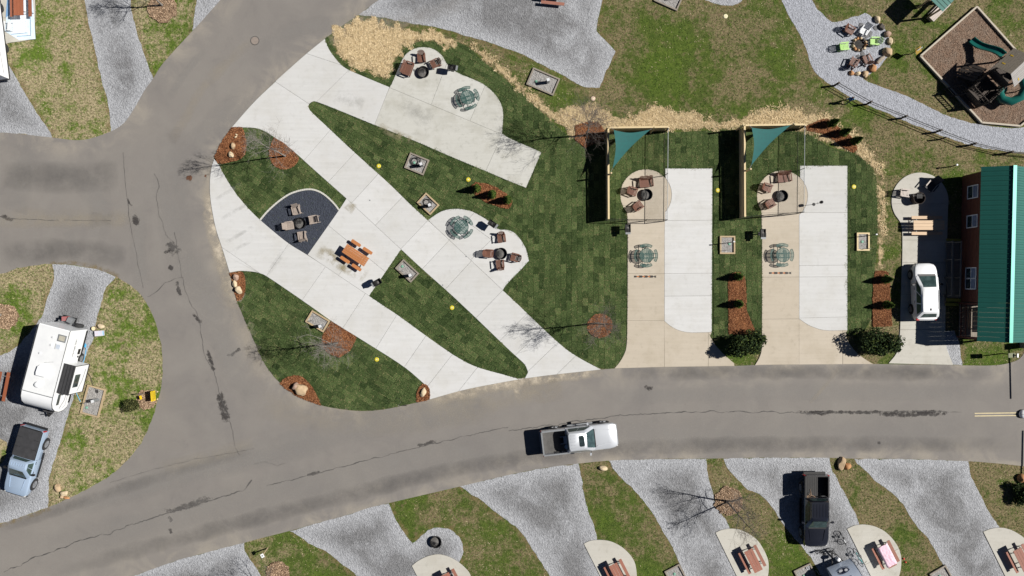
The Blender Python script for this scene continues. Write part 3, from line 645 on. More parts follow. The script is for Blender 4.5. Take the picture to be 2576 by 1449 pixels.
# mulch, leaf litter and straw beds: a heaped sheet with loose chips over it
def bed(name, p, m, z, amp, seed, cell=.35, dome=.0):
    q = ragged(outline(p), amp, .2, seed); o = sheet(name, q, z, m, cell=cell)
    e = np.empty(len(o.data.vertices), np.float32); o.data.attributes['edge'].data.foreach_get('value', e)
    for v in o.data.vertices:
        v.co.z += min(e[v.index], .5) * dome + .02 * noise.noise((v.co.x * 3, v.co.y * 3, seed))
    return q, o
CHIP = tinted('mulch_chip', [(0, (.055, .02, .009)), (.4, (.18, .068, .029)), (.8, (.31, .135, .06)), (1, (.46, .24, .12))])
LEAFC = tinted('dry_leaf', [(0, (.09, .05, .03)), (.5, (.28, .19, .12)), (1, (.52, .38, .26))])
STRAWC = tinted('straw_stalk', [(0, (.19, .135, .07)), (.3, (.46, .34, .18)), (1, (.78, .63, .40))])
MUL = []
for k, (nm, p) in enumerate(mulch_beds.items()):
    q, o = bed('mulch_bed', p, MULCH, .068, .04, 60 + k, dome=.06); MUL.append(q); n = int(abs(area(q)) * 900)
    X, Y = scatter(q, n * 2); V = flakes(X, Y, .085 + .02 * RNG.random(len(X)), .085, .022, .5); tri_mesh('bark_chips', V, np.tile(RNG.random(len(X)) ** 1.3, 2), CHIP, parent=o)
for k, (nm, p) in enumerate(leaf_beds.items()):
    q, o = bed('leaf_bed', p, LEAFM, .058, .12, 80 + k, dome=.05); MUL.append(q); n = int(abs(area(q)) * 500)
    X, Y = scatter(q, n * 2); V = flakes(X, Y, .08 + .02 * RNG.random(len(X)), .075, .045, .6); tri_mesh('dry_leaves', V, np.tile(RNG.random(len(X)), 2), LEAFC, parent=o)
STR = []
for k, (nm, p) in enumerate(straw_beds.items()):
    q = ragged(outline(p), .15, .25, 90 + k); STR.append(q); o = sheet('straw_bed', q, .022, STRAWM, cell=.35); n = int(abs(area(q)) * 1000)
    wide = ragged(outline(p), .5, .25, 95 + k); X, Y = scatter(wide, int(n * 2.2), CONC); e = edge_dist(wide, X, Y); pat = np.array([noise.noise((x * .9, y * .9, 3)) + .5 * noise.noise((x * 3, y * 3, 5)) for x, y in zip(X, Y)])
    kp_ = RNG.random(len(X)) < np.clip(e / .7 + pat * 1.2 + .2, 0, 1); X = X[kp_]; Y = Y[kp_]
    tri_mesh('loose_straw', flakes(X, Y, .045 + .03 * RNG.random(len(X)), .17, .017, .22), np.tile(RNG.random(len(X)), 2), STRAWC, parent=o)
# sod laid in rows of cut slabs
SLABS = []
def lay_sod(p, ang, a, b, seed):
    q = outline(p)
    if area(q) < 0: q = q[::-1]
    base = sheet('sod_lawn', q, .026, SOD, cell=1.0); float_attr(base.data, 'tint', np.full(len(base.data.vertices), .1))
    ca, sa = math.cos(ang), math.sin(ang); L = [(x * ca + y * sa, -x * sa + y * ca) for x, y in q]
    xs = [v[0] for v in L]; ys = [v[1] for v in L]; rnd = random.Random(seed); pcs = []; row = 0; y = min(ys)
    while y < max(ys):
        x = min(xs) - rnd.random() * a; a0 = a
        while x < max(xs):
            c = clip_rect(L, x + .009, x + a - .009, y + .009, y + b - .009)
            c = clean(c, .03)
            if len(c) >= 3 and abs(area(c)) > .02: pcs.append([(u * ca - v * sa, u * sa + v * ca) for u, v in c])
            x += a; a = a0 * rnd.uniform(.8, 1.15)
        a = a0; y += b
    cen = np.array([np.mean(c, 0) for c in pcs]); hide = np.zeros(len(pcs), bool)
    for h in CONC + MUL: hide |= inside(h, cen[:, 0], cen[:, 1])
    pcs = [c for c, k in zip(pcs, hide) if not k]; order = sorted(range(len(pcs)), key=lambda i: -abs(area(pcs[i])))[:300]; keep = set(order)
    rest = MB(); rt = []
    for i, c in enumerate(pcs):
        if area(c) < 0: c = c[::-1]
        n = len(c); zt = .048 + rnd.uniform(-.013, .014); tl = rnd.uniform(-.006, .006); tint = min(1, max(0, rnd.gauss(.45, .23) + .25 * noise.noise((c[0][0] * .35, c[0][1] * .35, 6)))); SLABS.append((c, zt, tint))
        m = MB() if i in keep else rest; cx = cen[0][0]
        vs = [(x, y, .02) for x, y in c] + [(x, y, zt + tl * ((j % 4) / 2 - 1)) for j, (x, y) in enumerate(c)]
        m.add(vs, [(j, (j + 1) % n, n + (j + 1) % n, n + j) for j in range(n)] + [tuple(range(n, 2 * n))])
        if i in keep:
            o = m.build('sod_slab', SOD, base); float_attr(o.data, 'tint', np.full(2 * n, tint))
        else: rt += [tint] * (2 * n)
    if rt:
        o = rest.build('sod_slab_remainder', SOD, base); o['kind'] = 'stuff'; float_attr(o.data, 'tint', np.array(rt))
    return q
R = math.radians
s4 = P2(sod_4); xm = W(1292, 0).x
def to_pixels(p): return [(x * SCALE + CX, CY - y * SCALE) for x, y in p]  # ground metres back to image pixels
SODS = [lay_sod(sod_1, R(-36), .61, .41, 1), lay_sod(sod_2, R(-33), .61, .41, 2), lay_sod(sod_3, R(-38), .61, .41, 3),
        lay_sod(to_pixels(half(s4, 1, 0, xm)), R(-30), .61, .41, 4), lay_sod(to_pixels(half(s4, -1, 0, -xm)), R(90), .61, .43, 5)]
# grass blades
GREEN = tinted('grass_blade', [(0, (.022, .046, .006)), (.40, (.078, .130, .020)), (.66, (.13, .165, .042)), (.80, (.24, .20, .11)), (1, (.46, .39, .25))])
SODB = tinted('sod_blade', [(0, (.010, .022, .006)), (.5, (.047, .076, .021)), (.85, (.105, .138, .048)), (1, (.21, .18, .09))])
hard = CONC + MUL + [inset(q, .5) for q in STR] + list(GPOLY.values()) + SODS
frame = [(-43, -25), (43, -25), (43, 25), (-43, 25)]
def drytint(X, Y, lo=.0):
    t = np.array([noise.noise((x * .23, y * .23, 4)) * .45 + noise.noise((x * 1.1, y * 1.1, 8)) * .35 + noise.noise((x * 3.3, y * 3.3, 2)) * .4 for x, y in zip(X, Y)])
    return np.clip(.43 + t * .85 + RNG.normal(0, .2, len(X)) + np.clip((-X - 22) / 14, 0, 1) * .12, 0, 1)
X, Y = scatter(frame, 330000, hard + [ROAD]); tri_mesh('grass', blades(X, Y, 0.0, .10, .045), drytint(X, Y), GREEN)
X, Y = scatter(ISL, 60000, [IGR] + MUL); tri_mesh('grass', blades(X, Y, .046, .10, .045), drytint(X, Y), GREEN)
BX, BY, BZ, BT = [], [], [], []
for c, zt, tint in SLABS:
    P = np.asarray(c); lo = P.min(0) - .03; hi = P.max(0) + .03; k = int((hi[0] - lo[0]) * (hi[1] - lo[1]) * 210)
    x = RNG.uniform(lo[0], hi[0], k); y = RNG.uniform(lo[1], hi[1], k); ii = inside(c, x, y); BX.append(x[ii]); BY.append(y[ii]); m_ = int(ii.sum()); BZ.append(np.full(m_, zt)); BT.append(np.clip(tint + RNG.normal(.06, .30, m_), 0, 1))
    if RNG.random() < .45:      # dried-out rim on one side of the slab
        j = int(RNG.integers(len(c))); a_, b_ = np.array(c[j]), np.array(c[(j + 1) % len(c)]); t_ = RNG.random(14)[:, None]; r_ = a_ + (b_ - a_) * t_ + RNG.normal(0, .02, (14, 2)); BX.append(r_[:, 0]); BY.append(r_[:, 1]); BZ.append(np.full(14, zt + .01)); BT.append(RNG.uniform(.8, 1, 14))
for h in CONC:                  # blades creeping over the concrete edges
    r_ = np.array(resample(h, .035)); r_ = r_ + RNG.normal(0, .028, r_.shape); ok = np.zeros(len(r_), bool)
    for q in SODS: ok |= inside(q, r_[:, 0], r_[:, 1])
    for g in CONC:
        if g is not h:
            for dx, dy in ((.12, 0), (-.12, 0), (0, .12), (0, -.12)): ok &= ~inside(g, r_[:, 0] + dx, r_[:, 1] + dy)
    ok &= RNG.random(len(r_)) < .8
    r_ = r_[ok]; BX.append(r_[:, 0]); BY.append(r_[:, 1]); BZ.append(np.full(len(r_), .066)); BT.append(RNG.uniform(.1, .75, len(r_)))
BX, BY, BZ, BT = map(np.concatenate, (BX, BY, BZ, BT)); tri_mesh('sod_grass', blades(BX, BY, BZ, .07, .035), BT, SODB)
# films on the ground: yellow rims beside the gravel, dust, seams and cracks on the asphalt
RIM = soft('dead_grass_rim', (.21, .155, .065), .7, 1.6, .42, .66)
for nm, q in GPOLY.items(): ribbon('dead_grass_rim', q, .8, .004, RIM, ground, closed=True, smooth=False)
ribbon('dead_grass_rim', IGR, .8, .049, RIM, isl, closed=True, smooth=False)
DUST = soft('road_dust', (.34, .30, .24), .42, .9, .30, .75); DUSTY = soft('sand_dust', (.43, .375, .295), 1.05, 1.4, .34, .62); PALE = soft('worn_track', (.27, .256, .24), .42, .5, .25, .7)
DARKT = soft('dark_track', (.10, .095, .092), .45, .35, .3, .7); SEAL = soft('seal_coat', (.034, .030, .029), .70, 2.4, .55, 1.0, 1, 3.0); RUST = soft('rust_spot', (.12, .055, .03), .9, 3, .55, .75, 1, 2.0)
CRACK = plain('crack_fill', (.05, .047, .045), (.09, .085, .08), 3, .9)
def rl(pts, w, m, nm='road_dust', wob=.0): return ribbon(nm, P2(pts), w, .034, m, road, wob)
rl([(940, 20), (840, 95), (760, 165), (650, 270), (560, 380), (520, 500)], 1.5, DUST); rl(T(0, 0, [(2415, 370), (2150, 600), (1900, 860), (1780, 1100), (1620, 1350)]), .9, DUST); rl(T(0, 0, [(2415, 900), (2000, 1200), (1800, 1449)]), 2.2, PALE)
rl(T(0, 0, [(1950, 480), (1750, 700), (1600, 950)]), .7, PALE); rl([(1190, 0), (1000, 60), (760, 60), (640, 130)], 1.5, PALE)
rl([(0, 545), (120, 548), (330, 552)], 1.6, DUST); rl([(-30, 560), (190, 556), (345, 550)], 1.1, DUST); rl([(330, 520), (350, 570), (345, 640), (360, 720)], 1.5, PALE)
rl([(530, 470), (540, 575), (575, 690), (600, 780)], 1.6, DUSTY); rl([(560, 620), (590, 740), (640, 870), (690, 960)], 2.6, DUST); rl([(440, 320), (430, 450), (440, 600), (500, 760)], 2.8, PALE)
rl([(480, 640), (560, 860), (640, 1010)], 2.4, PALE); rl([(1080, 1012), (1180, 985), (1300, 962), (1420, 944), (1520, 934)], 1.1, DUSTY); rl([(1090, 1040), (1250, 1000), (1420, 965)], 2.4, DUST); rl([(640, 1010), (800, 1050), (1000, 1060), (1250, 1010)], 3.0, DUST)
rl([(300, 1230), (640, 1140), (900, 1075), (1250, 1020)], 2.2, PALE); rl([(400, 1180), (560, 1140), (640, 1110)], 1.2, DUST); rl([(150, 1290), (500, 1190), (850, 1110)], 1.6, PALE); rl([(50, 1400), (600, 1260), (1200, 1120), (1700, 1085), (2576, 1085)], 3.0, PALE)
rl([(100, 1449), (700, 1290), (1250, 1150), (1800, 1115), (2576, 1120)], 1.4, DARKT, 'dark_track'); rl([(1550, 940), (1900, 935), (2500, 940)], 1.2, DARKT, 'dark_track'); rl([(1500, 1000), (2000, 985), (2576, 990)], 1.5, PALE); rl([(0, 1330), (400, 1200), (640, 1130)], 1.0, DARKT, 'dark_track')
rl([(60, 360), (60, 430), (30, 530)], 2.6, PALE); rl([(160, 420), (260, 500), (250, 600)], 2.2, PALE); rl([(170, 580), (190, 640), (190, 664)], .9, PALE); rl([(0, 640), (180, 625), (320, 650)], 2.0, DARKT, 'dark_track'); rl([(0, 440), (180, 450), (300, 440)], 2.6, DARKT, 'dark_track')
rl(T(3000, 1200, [(740, 580), (620, 750), (450, 940)]), .35, DUST); rl(T(2000, 1200, [(60, 740), (100, 900)]), .5, DUSTY); rl(T(2000, 1200, [(120, 800), (300, 850), (520, 800)]), 1.7, DUST)
def crack(pts, w=.045, wob=.12):
    w = w * .78
    q = resample(P2(pts), .16, False); out = []
    for i, (x, y) in enumerate(q):
        a, b = q[max(i - 1, 0)], q[min(i + 1, len(q) - 1)]; d = Vector((b[1] - a[1], a[0] - b[0])).normalized()
        k = wob * (noise.noise((x * 1.3, y * 1.3, 7)) + .5 * noise.noise((x * 5, y * 5, 1))); out.append((x + d.x * k, y + d.y * k, w * max(.25, .8 + 1.1 * noise.noise((x * 2, y * 2, 5))), d))
    LAYER[0] = (LAYER[0] + 1) % 9; z = .0405 + LAYER[0] * .0004; V = []
    for x, y, ww, d in out: V += [(x - d.x * ww / 2, y - d.y * ww / 2, z), (x + d.x * ww / 2, y + d.y * ww / 2, z)]
    MB().add(V, [(2 * i, 2 * i + 1, 2 * i + 3, 2 * i + 2) for i in range(len(out) - 1)]).build('crack', CRACK, road)
cA = T(0, 600, [(1175, 0), (1185, 200), (1205, 400), (1220, 500), (1232, 620), (1250, 720)]) + T(0, 600, [(1270, 850), (1300, 980), (1340, 1180), (1365, 1290)])
crack(cA, .05, .06); crack(T(0, 600, [(0, 610), (100, 628), (400, 642), (560, 648)]), .06, .05); crack(T(0, 600, [(610, 644), (850, 648), (1060, 648)]), .04, .03)
crack(T(0, 600, [(1470, 200), (1500, 260), (1510, 330), (1490, 400), (1500, 540), (1550, 680), (1580, 780), (1640, 850), (1680, 910)])); cB = T(0, 600, [(1660, 760), (1690, 950), (1740, 1180), (1770, 1320), (1815, 1449)]) + T(0, 1200, [(1860, 60), (1900, 170), (1930, 380), (1970, 520), (2040, 640), (2090, 840), (2170, 1040), (2215, 1200), (2225, 1330), (2280, 1430)])
crack(cB, .055); crack(T(0, 600, [(1405, 1380), (1540, 1280), (1580, 1240), (1740, 1178)]), .06); crack([(2130, 1038), (1916, 1036), (1750, 1036), (1550, 1045), (1400, 1068), (1280, 1082)], .09, .16)
crack(T(1000, 1668, [(2415, 30), (2000, 125), (1700, 190), (1400, 262), (1220, 320), (1080, 348), (900, 395), (640, 465), (290, 545), (120, 590)]), .07, .14); crack(T(0, 1668, [(2400, 540), (2300, 630), (2150, 690), (2040, 715), (1900, 760), (1600, 850), (1450, 900), (1220, 970), (1030, 1055), (880, 1070), (640, 1160), (400, 1250), (180, 1345), (40, 1410)]), .10, .16)
crack(T(1000, 1668, [(0, 380), (100, 365), (220, 400), (300, 375)]), .03); crack(T(0, 1668, [(2415, 240), (1850, 340), (1400, 450), (1050, 560)]), .035, .06); crack([(2130, 1038), (2300, 1034), (2420, 1036)], .06, .1)
for pts, w in [(T(0, 600, [(1210, 425), (1235, 490), (1265, 518)]), .28), (T(0, 600, [(1265, 590), (1300, 640), (1290, 710)]), .75), (T(0, 600, [(1590, 850), (1640, 900), (1700, 985)]), 1.25), (T(0, 600, [(1575, 930), (1600, 960)]), .6), (T(0, 1200, [(1830, 60), (1880, 140), (1930, 170)]), .5), (T(0, 1200, [(1970, 410), (2010, 560), (2040, 650)]), .5), (T(0, 1200, [(2080, 800), (2120, 960), (2160, 1140)]), 1.0), (T(0, 600, [(0, 595), (60, 625), (140, 640)]), .5),
               (T(0, 1668, [(1540, 850), (1700, 810), (1850, 760), (2040, 690)]), .72), (T(0, 1668, [(1600, 880), (1640, 930)]), .5), (T(0, 1668, [(1620, 990), (1630, 1050)]), .5), ([(1980, 1036), (2100, 1037), (2300, 1037), (2410, 1034)], .42), ([(2190, 1041), (2290, 1044), (2400, 1036)], .55), (T(3000, 1200, [(380, 1035), (560, 1025), (660, 1030)]), .5), (T(0, 1200, [(2150, 470), (2200, 480), (2310, 400)]), .4), (T(1000, 1668, [(500, 490), (640, 460)]), .4), (T(1000, 1668, [(1540, 215), (1750, 165)]), .45), (T(3000, 1200, [(1095, 1310), (1130, 1310)]), .35), (T(2000, 1200, [(1290, 785), (1390, 790)]), .5), (T(0, 600, [(1600, 1090), (1650, 1110)]), .6), (T(0, 600, [(1680, 1220), (1720, 1380)]), .5)]:
    rl(pts, w, SEAL, 'seal_coat', .05)
rl(T(0, 600, [(1768, 238), (1830, 250)]), .65, RUST, 'rust_spot'); rl(T(0, 600, [(1945, 222), (1965, 226)]), .3, RUST, 'rust_spot')
STAIN = soft('clay_stain', (.31, .265, .165), .75, 1.1, .42, .66); GREYS = soft('tyre_film', (.33, .33, .32), .45, .9, .4, .75)
def cs(pts, w, m=STAIN): ribbon('clay_stain', P2(pts), w, SLAB_Z + .004, m, road)
cs(Z(1040, 760, 4.026, [(850, 900), (1050, 1000), (1250, 1120), (1450, 1240), (1620, 1340)]), 1.3); cs(Z(1040, 760, 4.026, [(1000, 1040), (1130, 960)]), 1.0); cs(Z(1040, 760, 4.026, [(1240, 1230), (1330, 1110)]), .5); cs(T(1000, 0, [(1160, 1190), (1350, 1280), (1560, 1370)]), .8); cs(T(1000, 600, [(890, 560), (960, 480)]), .8)
cs(T(1000, 600, [(130, 1160), (330, 880)]), .5, GREYS); cs(T(1000, 0, [(1420, 950), (1560, 1100), (1700, 1150)]), 1.6, GREYS); cs(T(1000, 0, [(780, 900), (1050, 1000)]), 1.2, GREYS)
for pts in (T(0, 600, [(2050, 450), (2300, 300)]), T(0, 600, [(2100, 640), (2390, 470)]), T(0, 600, [(2150, 860), (2415, 700)]), T(0, 600, [(2180, 960), (2415, 830)])): cs(pts, .35, GREYS)
# painted lines
YEL = plain('road_paint', (.55, .46, .27), (.42, .36, .23), 5, .8)
for y in (1037.5, 1044): MB().prism(P2([(2451, y + 1), (2740, y - 3), (2740, y - .4), (2451, y + 3.6)]), .0425, .045).build('painted_line', YEL, road)
# ------------------------------------------------------------------ materials of things
BROWN = wood('brown_lumber', (.155, .062, .036), (.115, .045, .027), 0, .55, .2); TAN = wood('tan_lumber', (.36, .30, .255), (.29, .24, .205), 0, .6, .15); TANL = wood('pale_lumber', (.46, .40, .36), (.38, .33, .29), 0, .6, .1)
LIME = plain('lime_plastic', (.36, .58, .18), (.30, .50, .14), 3, .45); WHITEP = plain('white_plastic', (.62, .63, .64), (.5, .51, .53), 3, .45); SLING = plain('dark_sling', (.03, .03, .034), None, 5, .7)
BLACKM = plain('black_steel', (.014, .014, .016), (.024, .023, .022), 5, .5, .3); RUSTM = plain('rusty_steel', (.05, .032, .024), (.03, .022, .018), 5, .8); ASH = plain('ash', (.16, .155, .15), (.06, .055, .05), 7, .95)
GREENT = plain('green_coating', (.006, .060, .052), (.006, .045, .04), 4, .4); GREENS = sheer('green_mesh', (.05, .12, .105), .40)
ORANGE = wood('orange_plank', (.43, .165, .052), (.36, .135, .042), 0, .6, .12); REDW = wood('red_stained_plank', (.30, .115, .075), (.24, .09, .058), 0, .65, .2); RUSSET = wood('russet_plank', (.27, .082, .035), (.21, .06, .026), 0, .65, .15); CEDAR = wood('cedar_plank', (.55, .40, .26), (.48, .34, .21), 0, .65, .12)
PINE = wood('new_pine', (.62, .50, .29), (.52, .40, .22), 0, .7, .12); GREYW = wood('weathered_timber', (.27, .235, .19), (.19, .165, .135), 0, .85, .2); TANW = wood('tan_timber', (.42, .32, .19), (.33, .25, .15), 0, .8, .15); DARKW = wood('dark_timber', (.06, .045, .036), (.035, .027, .022), 0, .85, .15)
WHITE = plain('white_gelcoat', (.74, .75, .76), (.69, .70, .71), 1.2, .35); WHITER = plain('white_roof', (.66, .67, .67), (.58, .59, .60), 1.0, .6); GREYM = plain('grey_metal', (.25, .26, .27), (.19, .2, .21), 4, .5, .3); RUBBER = plain('tyre_rubber', (.016, .016, .017), (.024, .024, .025), 6, .85); ALLOY = plain('alloy', (.42, .43, .45), (.34, .35, .37), 6, .35, .7)
GLASS = glass(); GLASSG = glass('tinted_glass', (.025, .042, .040)); REDL = plain('red_lens', (.42, .015, .015), None, 4, .25); PALEL = plain('clear_lens', (.6, .6, .58), None, 4, .2); YELP = plain('yellow_plastic', (.56, .49, .03), (.50, .42, .03), 3, .5); CREAMP = plain('cream_plastic', (.72, .68, .45), None, 3, .5)
YSIGN = plain('yellow_sign', (.72, .50, .015), (.66, .46, .012), 2, .5); BROWNT = plain('brown_lettering', (.09, .05, .01), None, 2, .6); GREENC = plain('green_cap', (.16, .36, .26), None, 3, .6); BLUEH = plain('blue_hose', (.06, .42, .72), None, 3, .5); BLACKP = plain('black_rubber_cable', (.012, .012, .013), None, 5, .6)
TEAL = plain('teal_roof', (.013, .108, .086), (.010, .088, .071), .9, .45, .15); SAIL = plain('teal_sailcloth', (.010, .105, .098), (.012, .085, .082), 5, .8); SLIDE = plain('green_slide', (.008, .115, .095), (.008, .10, .083), 2, .35); BARN = wood('barn_red_siding', (.115, .032, .017), (.09, .025, .013), 0, .75, .06)

# ------------------------------------------------------------------ chairs and benches (front towards +x)
def chair_model(name, cat, wdt, m, m2, round_top=True, slats=6, lean=.36, back_h=.62, arms=True):
    t = thing(name, 'x', cat, (0, 0, 0)); h = wdt / 2
    s = MB(); n = 6
    for i in range(n):
        x = -.20 + .60 * i / (n - 1); s.box((x, 0, .30 + .09 * i / (n - 1)), (.103, wdt - .16, .024))
    s.bar((.43, -h + .09, .33), (.43, h - .09, .33), .03, .12); s.build('seat', m2, t)
    b = MB(); k = max(4, int(round((wdt - .18) / .105)))
    for i in range(k):
        y = -(h - .13) + (wdt - .26) * i / (k - 1); u = 2 * i / (k - 1) - 1
        hh = back_h * (1 - .24 * u * u) if round_top and wdt < 1 else back_h * (.94 + .06 * math.cos(u * 9)) if round_top else back_h
        fan = 1 + .12 * (1 if round_top else 0)
        b.bar((-.22, y, .29), (-.22 - lean * hh / .62, y * fan, .29 + hh), .085, .022, (0, 1, 0)) if False else b.bar((-.22, y, .29), (-.22 - lean * hh / .62, y * fan, .29 + hh), .083, .022, (1, 0, .5))
    b.bar((-.50, -h + .12, .72), (-.50, h - .12, .72), .03, .06); b.build('backrest', m, t)
    for s_ in (-1, 1):
        y = s_ * (h - .05)
        if arms: MB().box((.07, y, .585), (.74, .115, .028)).build('armrest', m, t)
        MB().box((.36, y, .285), (.09, .035, .57)).build('leg', m, t)
        MB().bar((.40, y - s_ * .045, .34), (-.52, y - s_ * .045, .05), .035, .12).bar((-.30, y, .03), (-.36, y, .57), .035, .08).build('leg', m, t)
    return t
AD_BROWN = chair_model('adirondack_chair', 'chair', .76, BROWN, BROWN)
AD_TAN = chair_model('slatted_chair', 'chair', .78, TAN, TAN, False, 4, .30, .60)
BENCH = chair_model('slatted_bench', 'bench', 1.30, BROWN, BROWN)
AD_LIME = chair_model('plastic_chair', 'chair', .74, LIME, LIME)
AD_WHITE = chair_model('plastic_chair', 'chair', .78, WHITEP, WHITEP, False)
AD_PALE = chair_model('slatted_chair', 'chair', .74, TANL, TANL, False)

def round_table_model():
    t = thing('round_mesh_table', 'x', 'picnic table', (0, 0, 0)); G, S_ = GREENT, GREENS
    MB().lathe([(.60, .735), (.60, .741)], 36).build('tabletop', S_, t)
    MB().tube([(.605 * math.cos(a * PI / 18), .605 * math.sin(a * PI / 18), .736) for a in range(36)], .022, 6, True).build('tabletop_rim', G, t)
    for q in range(4):
        a0 = q * 90; A = [R(a0 - 33 + 66 * i / 8) for i in range(9)]
        ri, ro = .80, 1.02
        inn = [(ri * math.cos(a), ri * math.sin(a)) for a in A]; out = [(ro * math.cos(a), ro * math.sin(a)) for a in A]
        pl = out + inn[::-1]; o = MB().prism(pl, .440, .446).build('seat', S_, t)
        MB().tube([(x, y, .443) for x, y in smooth_poly(pl, 2, 170)], .019, 6, True).build('seat_rim', G, o)
    f = MB()
    for q in range(4):
        a = R(q * 90); c, s = math.cos(a), math.sin(a)
        for off in (-.17, .17):
            def L(x, z): return (x * c - off * s, x * s + off * c, z)
            f.tube([L(.20, .02), L(.20, .40), L(.45, .42), L(1.0, .42)], .02, 6); f.tube([L(.88, .42), L(.86, .02), L(.72, .0)], .018, 6)
        f.tube([(.06 * c, .06 * s, .72), (.56 * c, .56 * s, .72)], .016, 6); f.tube([(.28 * c, .28 * s, .72), (.28 * c, .28 * s, .40)], .018, 6)
        f.bar((.72 * c - .3 * s, .72 * s + .3 * c, .02), (.72 * c + .3 * s, .72 * s - .3 * c, .02), .03, .03)
    f.tube([(.2 * math.cos(a * PI / 8), .2 * math.sin(a * PI / 8), .40) for a in range(16)], .02, 6, True); f.build('frame', G, t)
    h = MB().tube([(.045 * math.cos(a * PI / 6), .045 * math.sin(a * PI / 6), .745) for a in range(12)], .012, 5, True).build('umbrella_ring', G, t)
    return t
RT = round_table_model()
def fire_ring_model(barrel=False):
    t = thing('barrel_fire_pit' if barrel else 'fire_ring', 'x', 'fire pit', (0, 0, 0)); r = .425; h = .66 if barrel else .28
    m = RUSTM if barrel else BLACKM
    MB().lathe([(r, 0), (r + .01, h), (r + .035, h), (r + .035, h - .02)], 30, cap=False).lathe([(r - .015, 0), (r - .012, h)], 30, cap=False).build('ring', m, t, smooth=40)
    MB().lathe([(r - .02, .02), (.25, .07), (.05, .10)], 24).build('ash_bed', ASH, t)
    g = MB(); z = h + .012
    for i in range(9): y = -.17 + .34 * i / 8; g.bar((-.17, y + .16, z), (.17, y + .16, z), .016, .012)
    for x in (-.19, .19): g.bar((x, -.03, z), (x, .35, z), .022, .02)
    g.bar((-.44, .17, z - .016), (.44, .17, z - .016), .02, .014); g.bar((-.48, .10, z), (-.48, .28, z), .05, .03); g.build('grate', BLACKM, t)
    return t
FIRE = fire_ring_model(); BARREL = fire_ring_model(True)
def grill_model():
    t = thing('pedestal_grill', 'x', 'grill', (0, 0, 0)); B = BLACKM
    MB().tube([(0, 0, 0), (0, 0, .72)], .04, 10).build('post', B, t); MB().box((0, 0, .012), (.24, .24, .02)).build('base_plate', B, t)
    f = MB(); w, d, z0, z1 = .62, .42, .72, .98
    f.box((0, 0, z0 + .012), (d, w, .024)); f.box((-d / 2, 0, (z0 + z1) / 2), (.012, w, z1 - z0)); f.box((0, w / 2, (z0 + z1) / 2), (d, .012, z1 - z0)); f.box((0, -w / 2, (z0 + z1) / 2), (d, .012, z1 - z0)); f.box((d / 2, 0, z0 + .07), (.012, w, .14)); f.build('firebox', B, t)
    MB().lathe([(.11, 0), (.07, .02), (.02, .03)], 14, (0, .02, z0 + .03)).build('ash_heap', ASH, t)
    g = MB()
    for i in range(10): g.bar((-.18, -.29 + .28 * i / 9, z1 - .03), (.2, -.29 + .28 * i / 9, z1 - .03), .012, .01)
    g.bar((.2, -.29, z1 - .03), (.2, -.01, z1 - .03), .02, .016); g.build('cooking_grate', B, t); MB().box((0, -w / 2 - .085, z1 - .05), (d * .9, .15, .012)).build('side_shelf', GREYM, t)
    return t
GRILL = grill_model()
def rrect(x0, x1, y0, y1, r=.05):
    return [(x0 + r, y0), (x1 - r, y0), (x1, y0 + r), (x1, y1 - r), (x1 - r, y1), (x0 + r, y1), (x0, y1 - r), (x0, y0 + r)]
def picnic_model(name, m, planks, pw, L=1.85, bench_off=.72, bench_planks=1, split_bench=False, frame=BLACKM, bw=None):
    t = thing(name, 'x', 'picnic table', (0, 0, 0)); g = .012; tot = planks * pw; bw = bw or pw
    for i in range(planks): MB().box((0, -tot / 2 + pw * (i + .5), .745), (L + random.uniform(-.008, .008), pw - g, .04)).build('plank', m, t)
    for s in (-1, 1):
        for j in range(bench_planks):
            y = s * bench_off + (j - (bench_planks - 1) / 2) * bw
            if split_bench:
                for q in (-1, 1): MB().prism(rrect(q * .54 - .42, q * .54 + .42, y - .13, y + .13), .42, .455).build('bench_plank', m, t)
            else: MB().box((0, y, .44), (L, bw - g, .04)).build('bench_plank', m, t)
    f = MB()
    for x in (-L * .34, L * .34):
        f.tube([(x, -bench_off, .40), (x, bench_off, .40)], .025, 6); f.tube([(x, -bench_off * .86, .0), (x, -tot * .22, .71)], .025, 6); f.tube([(x, bench_off * .86, .0), (x, tot * .22, .71)], .025, 6); f.tube([(x, -tot * .42, .71), (x, tot * .42, .71)], .022, 6)
        for s in (-1, 1): f.tube([(x, s * (bench_off - .13), .405), (x, s * (bench_off + .13), .405)], .028, 6); f.tube([(x, s * bench_off, .40), (x, s * bench_off * 1.02, .0)], .022, 6)
    f.tube([(-L * .34, 0, .40), (L * .34, 0, .40)], .02, 6); f.build('frame', frame, t); return t
PT_ORANGE = picnic_model('picnic_table', ORANGE, 5, .155, 2.05, .78, 1, True)
PT_RED = picnic_model('picnic_table', REDW, 3, .235, 1.83, .66, 1, frame=GREYM, bw=.25); PT_RUSSET = picnic_model('picnic_table', RUSSET, 3, .26, 2.3, .72, frame=GREYM, bw=.26); PT_CEDAR = picnic_model('picnic_table', CEDAR, 3, .25, 2.4, .62, frame=GREYM, bw=.25)

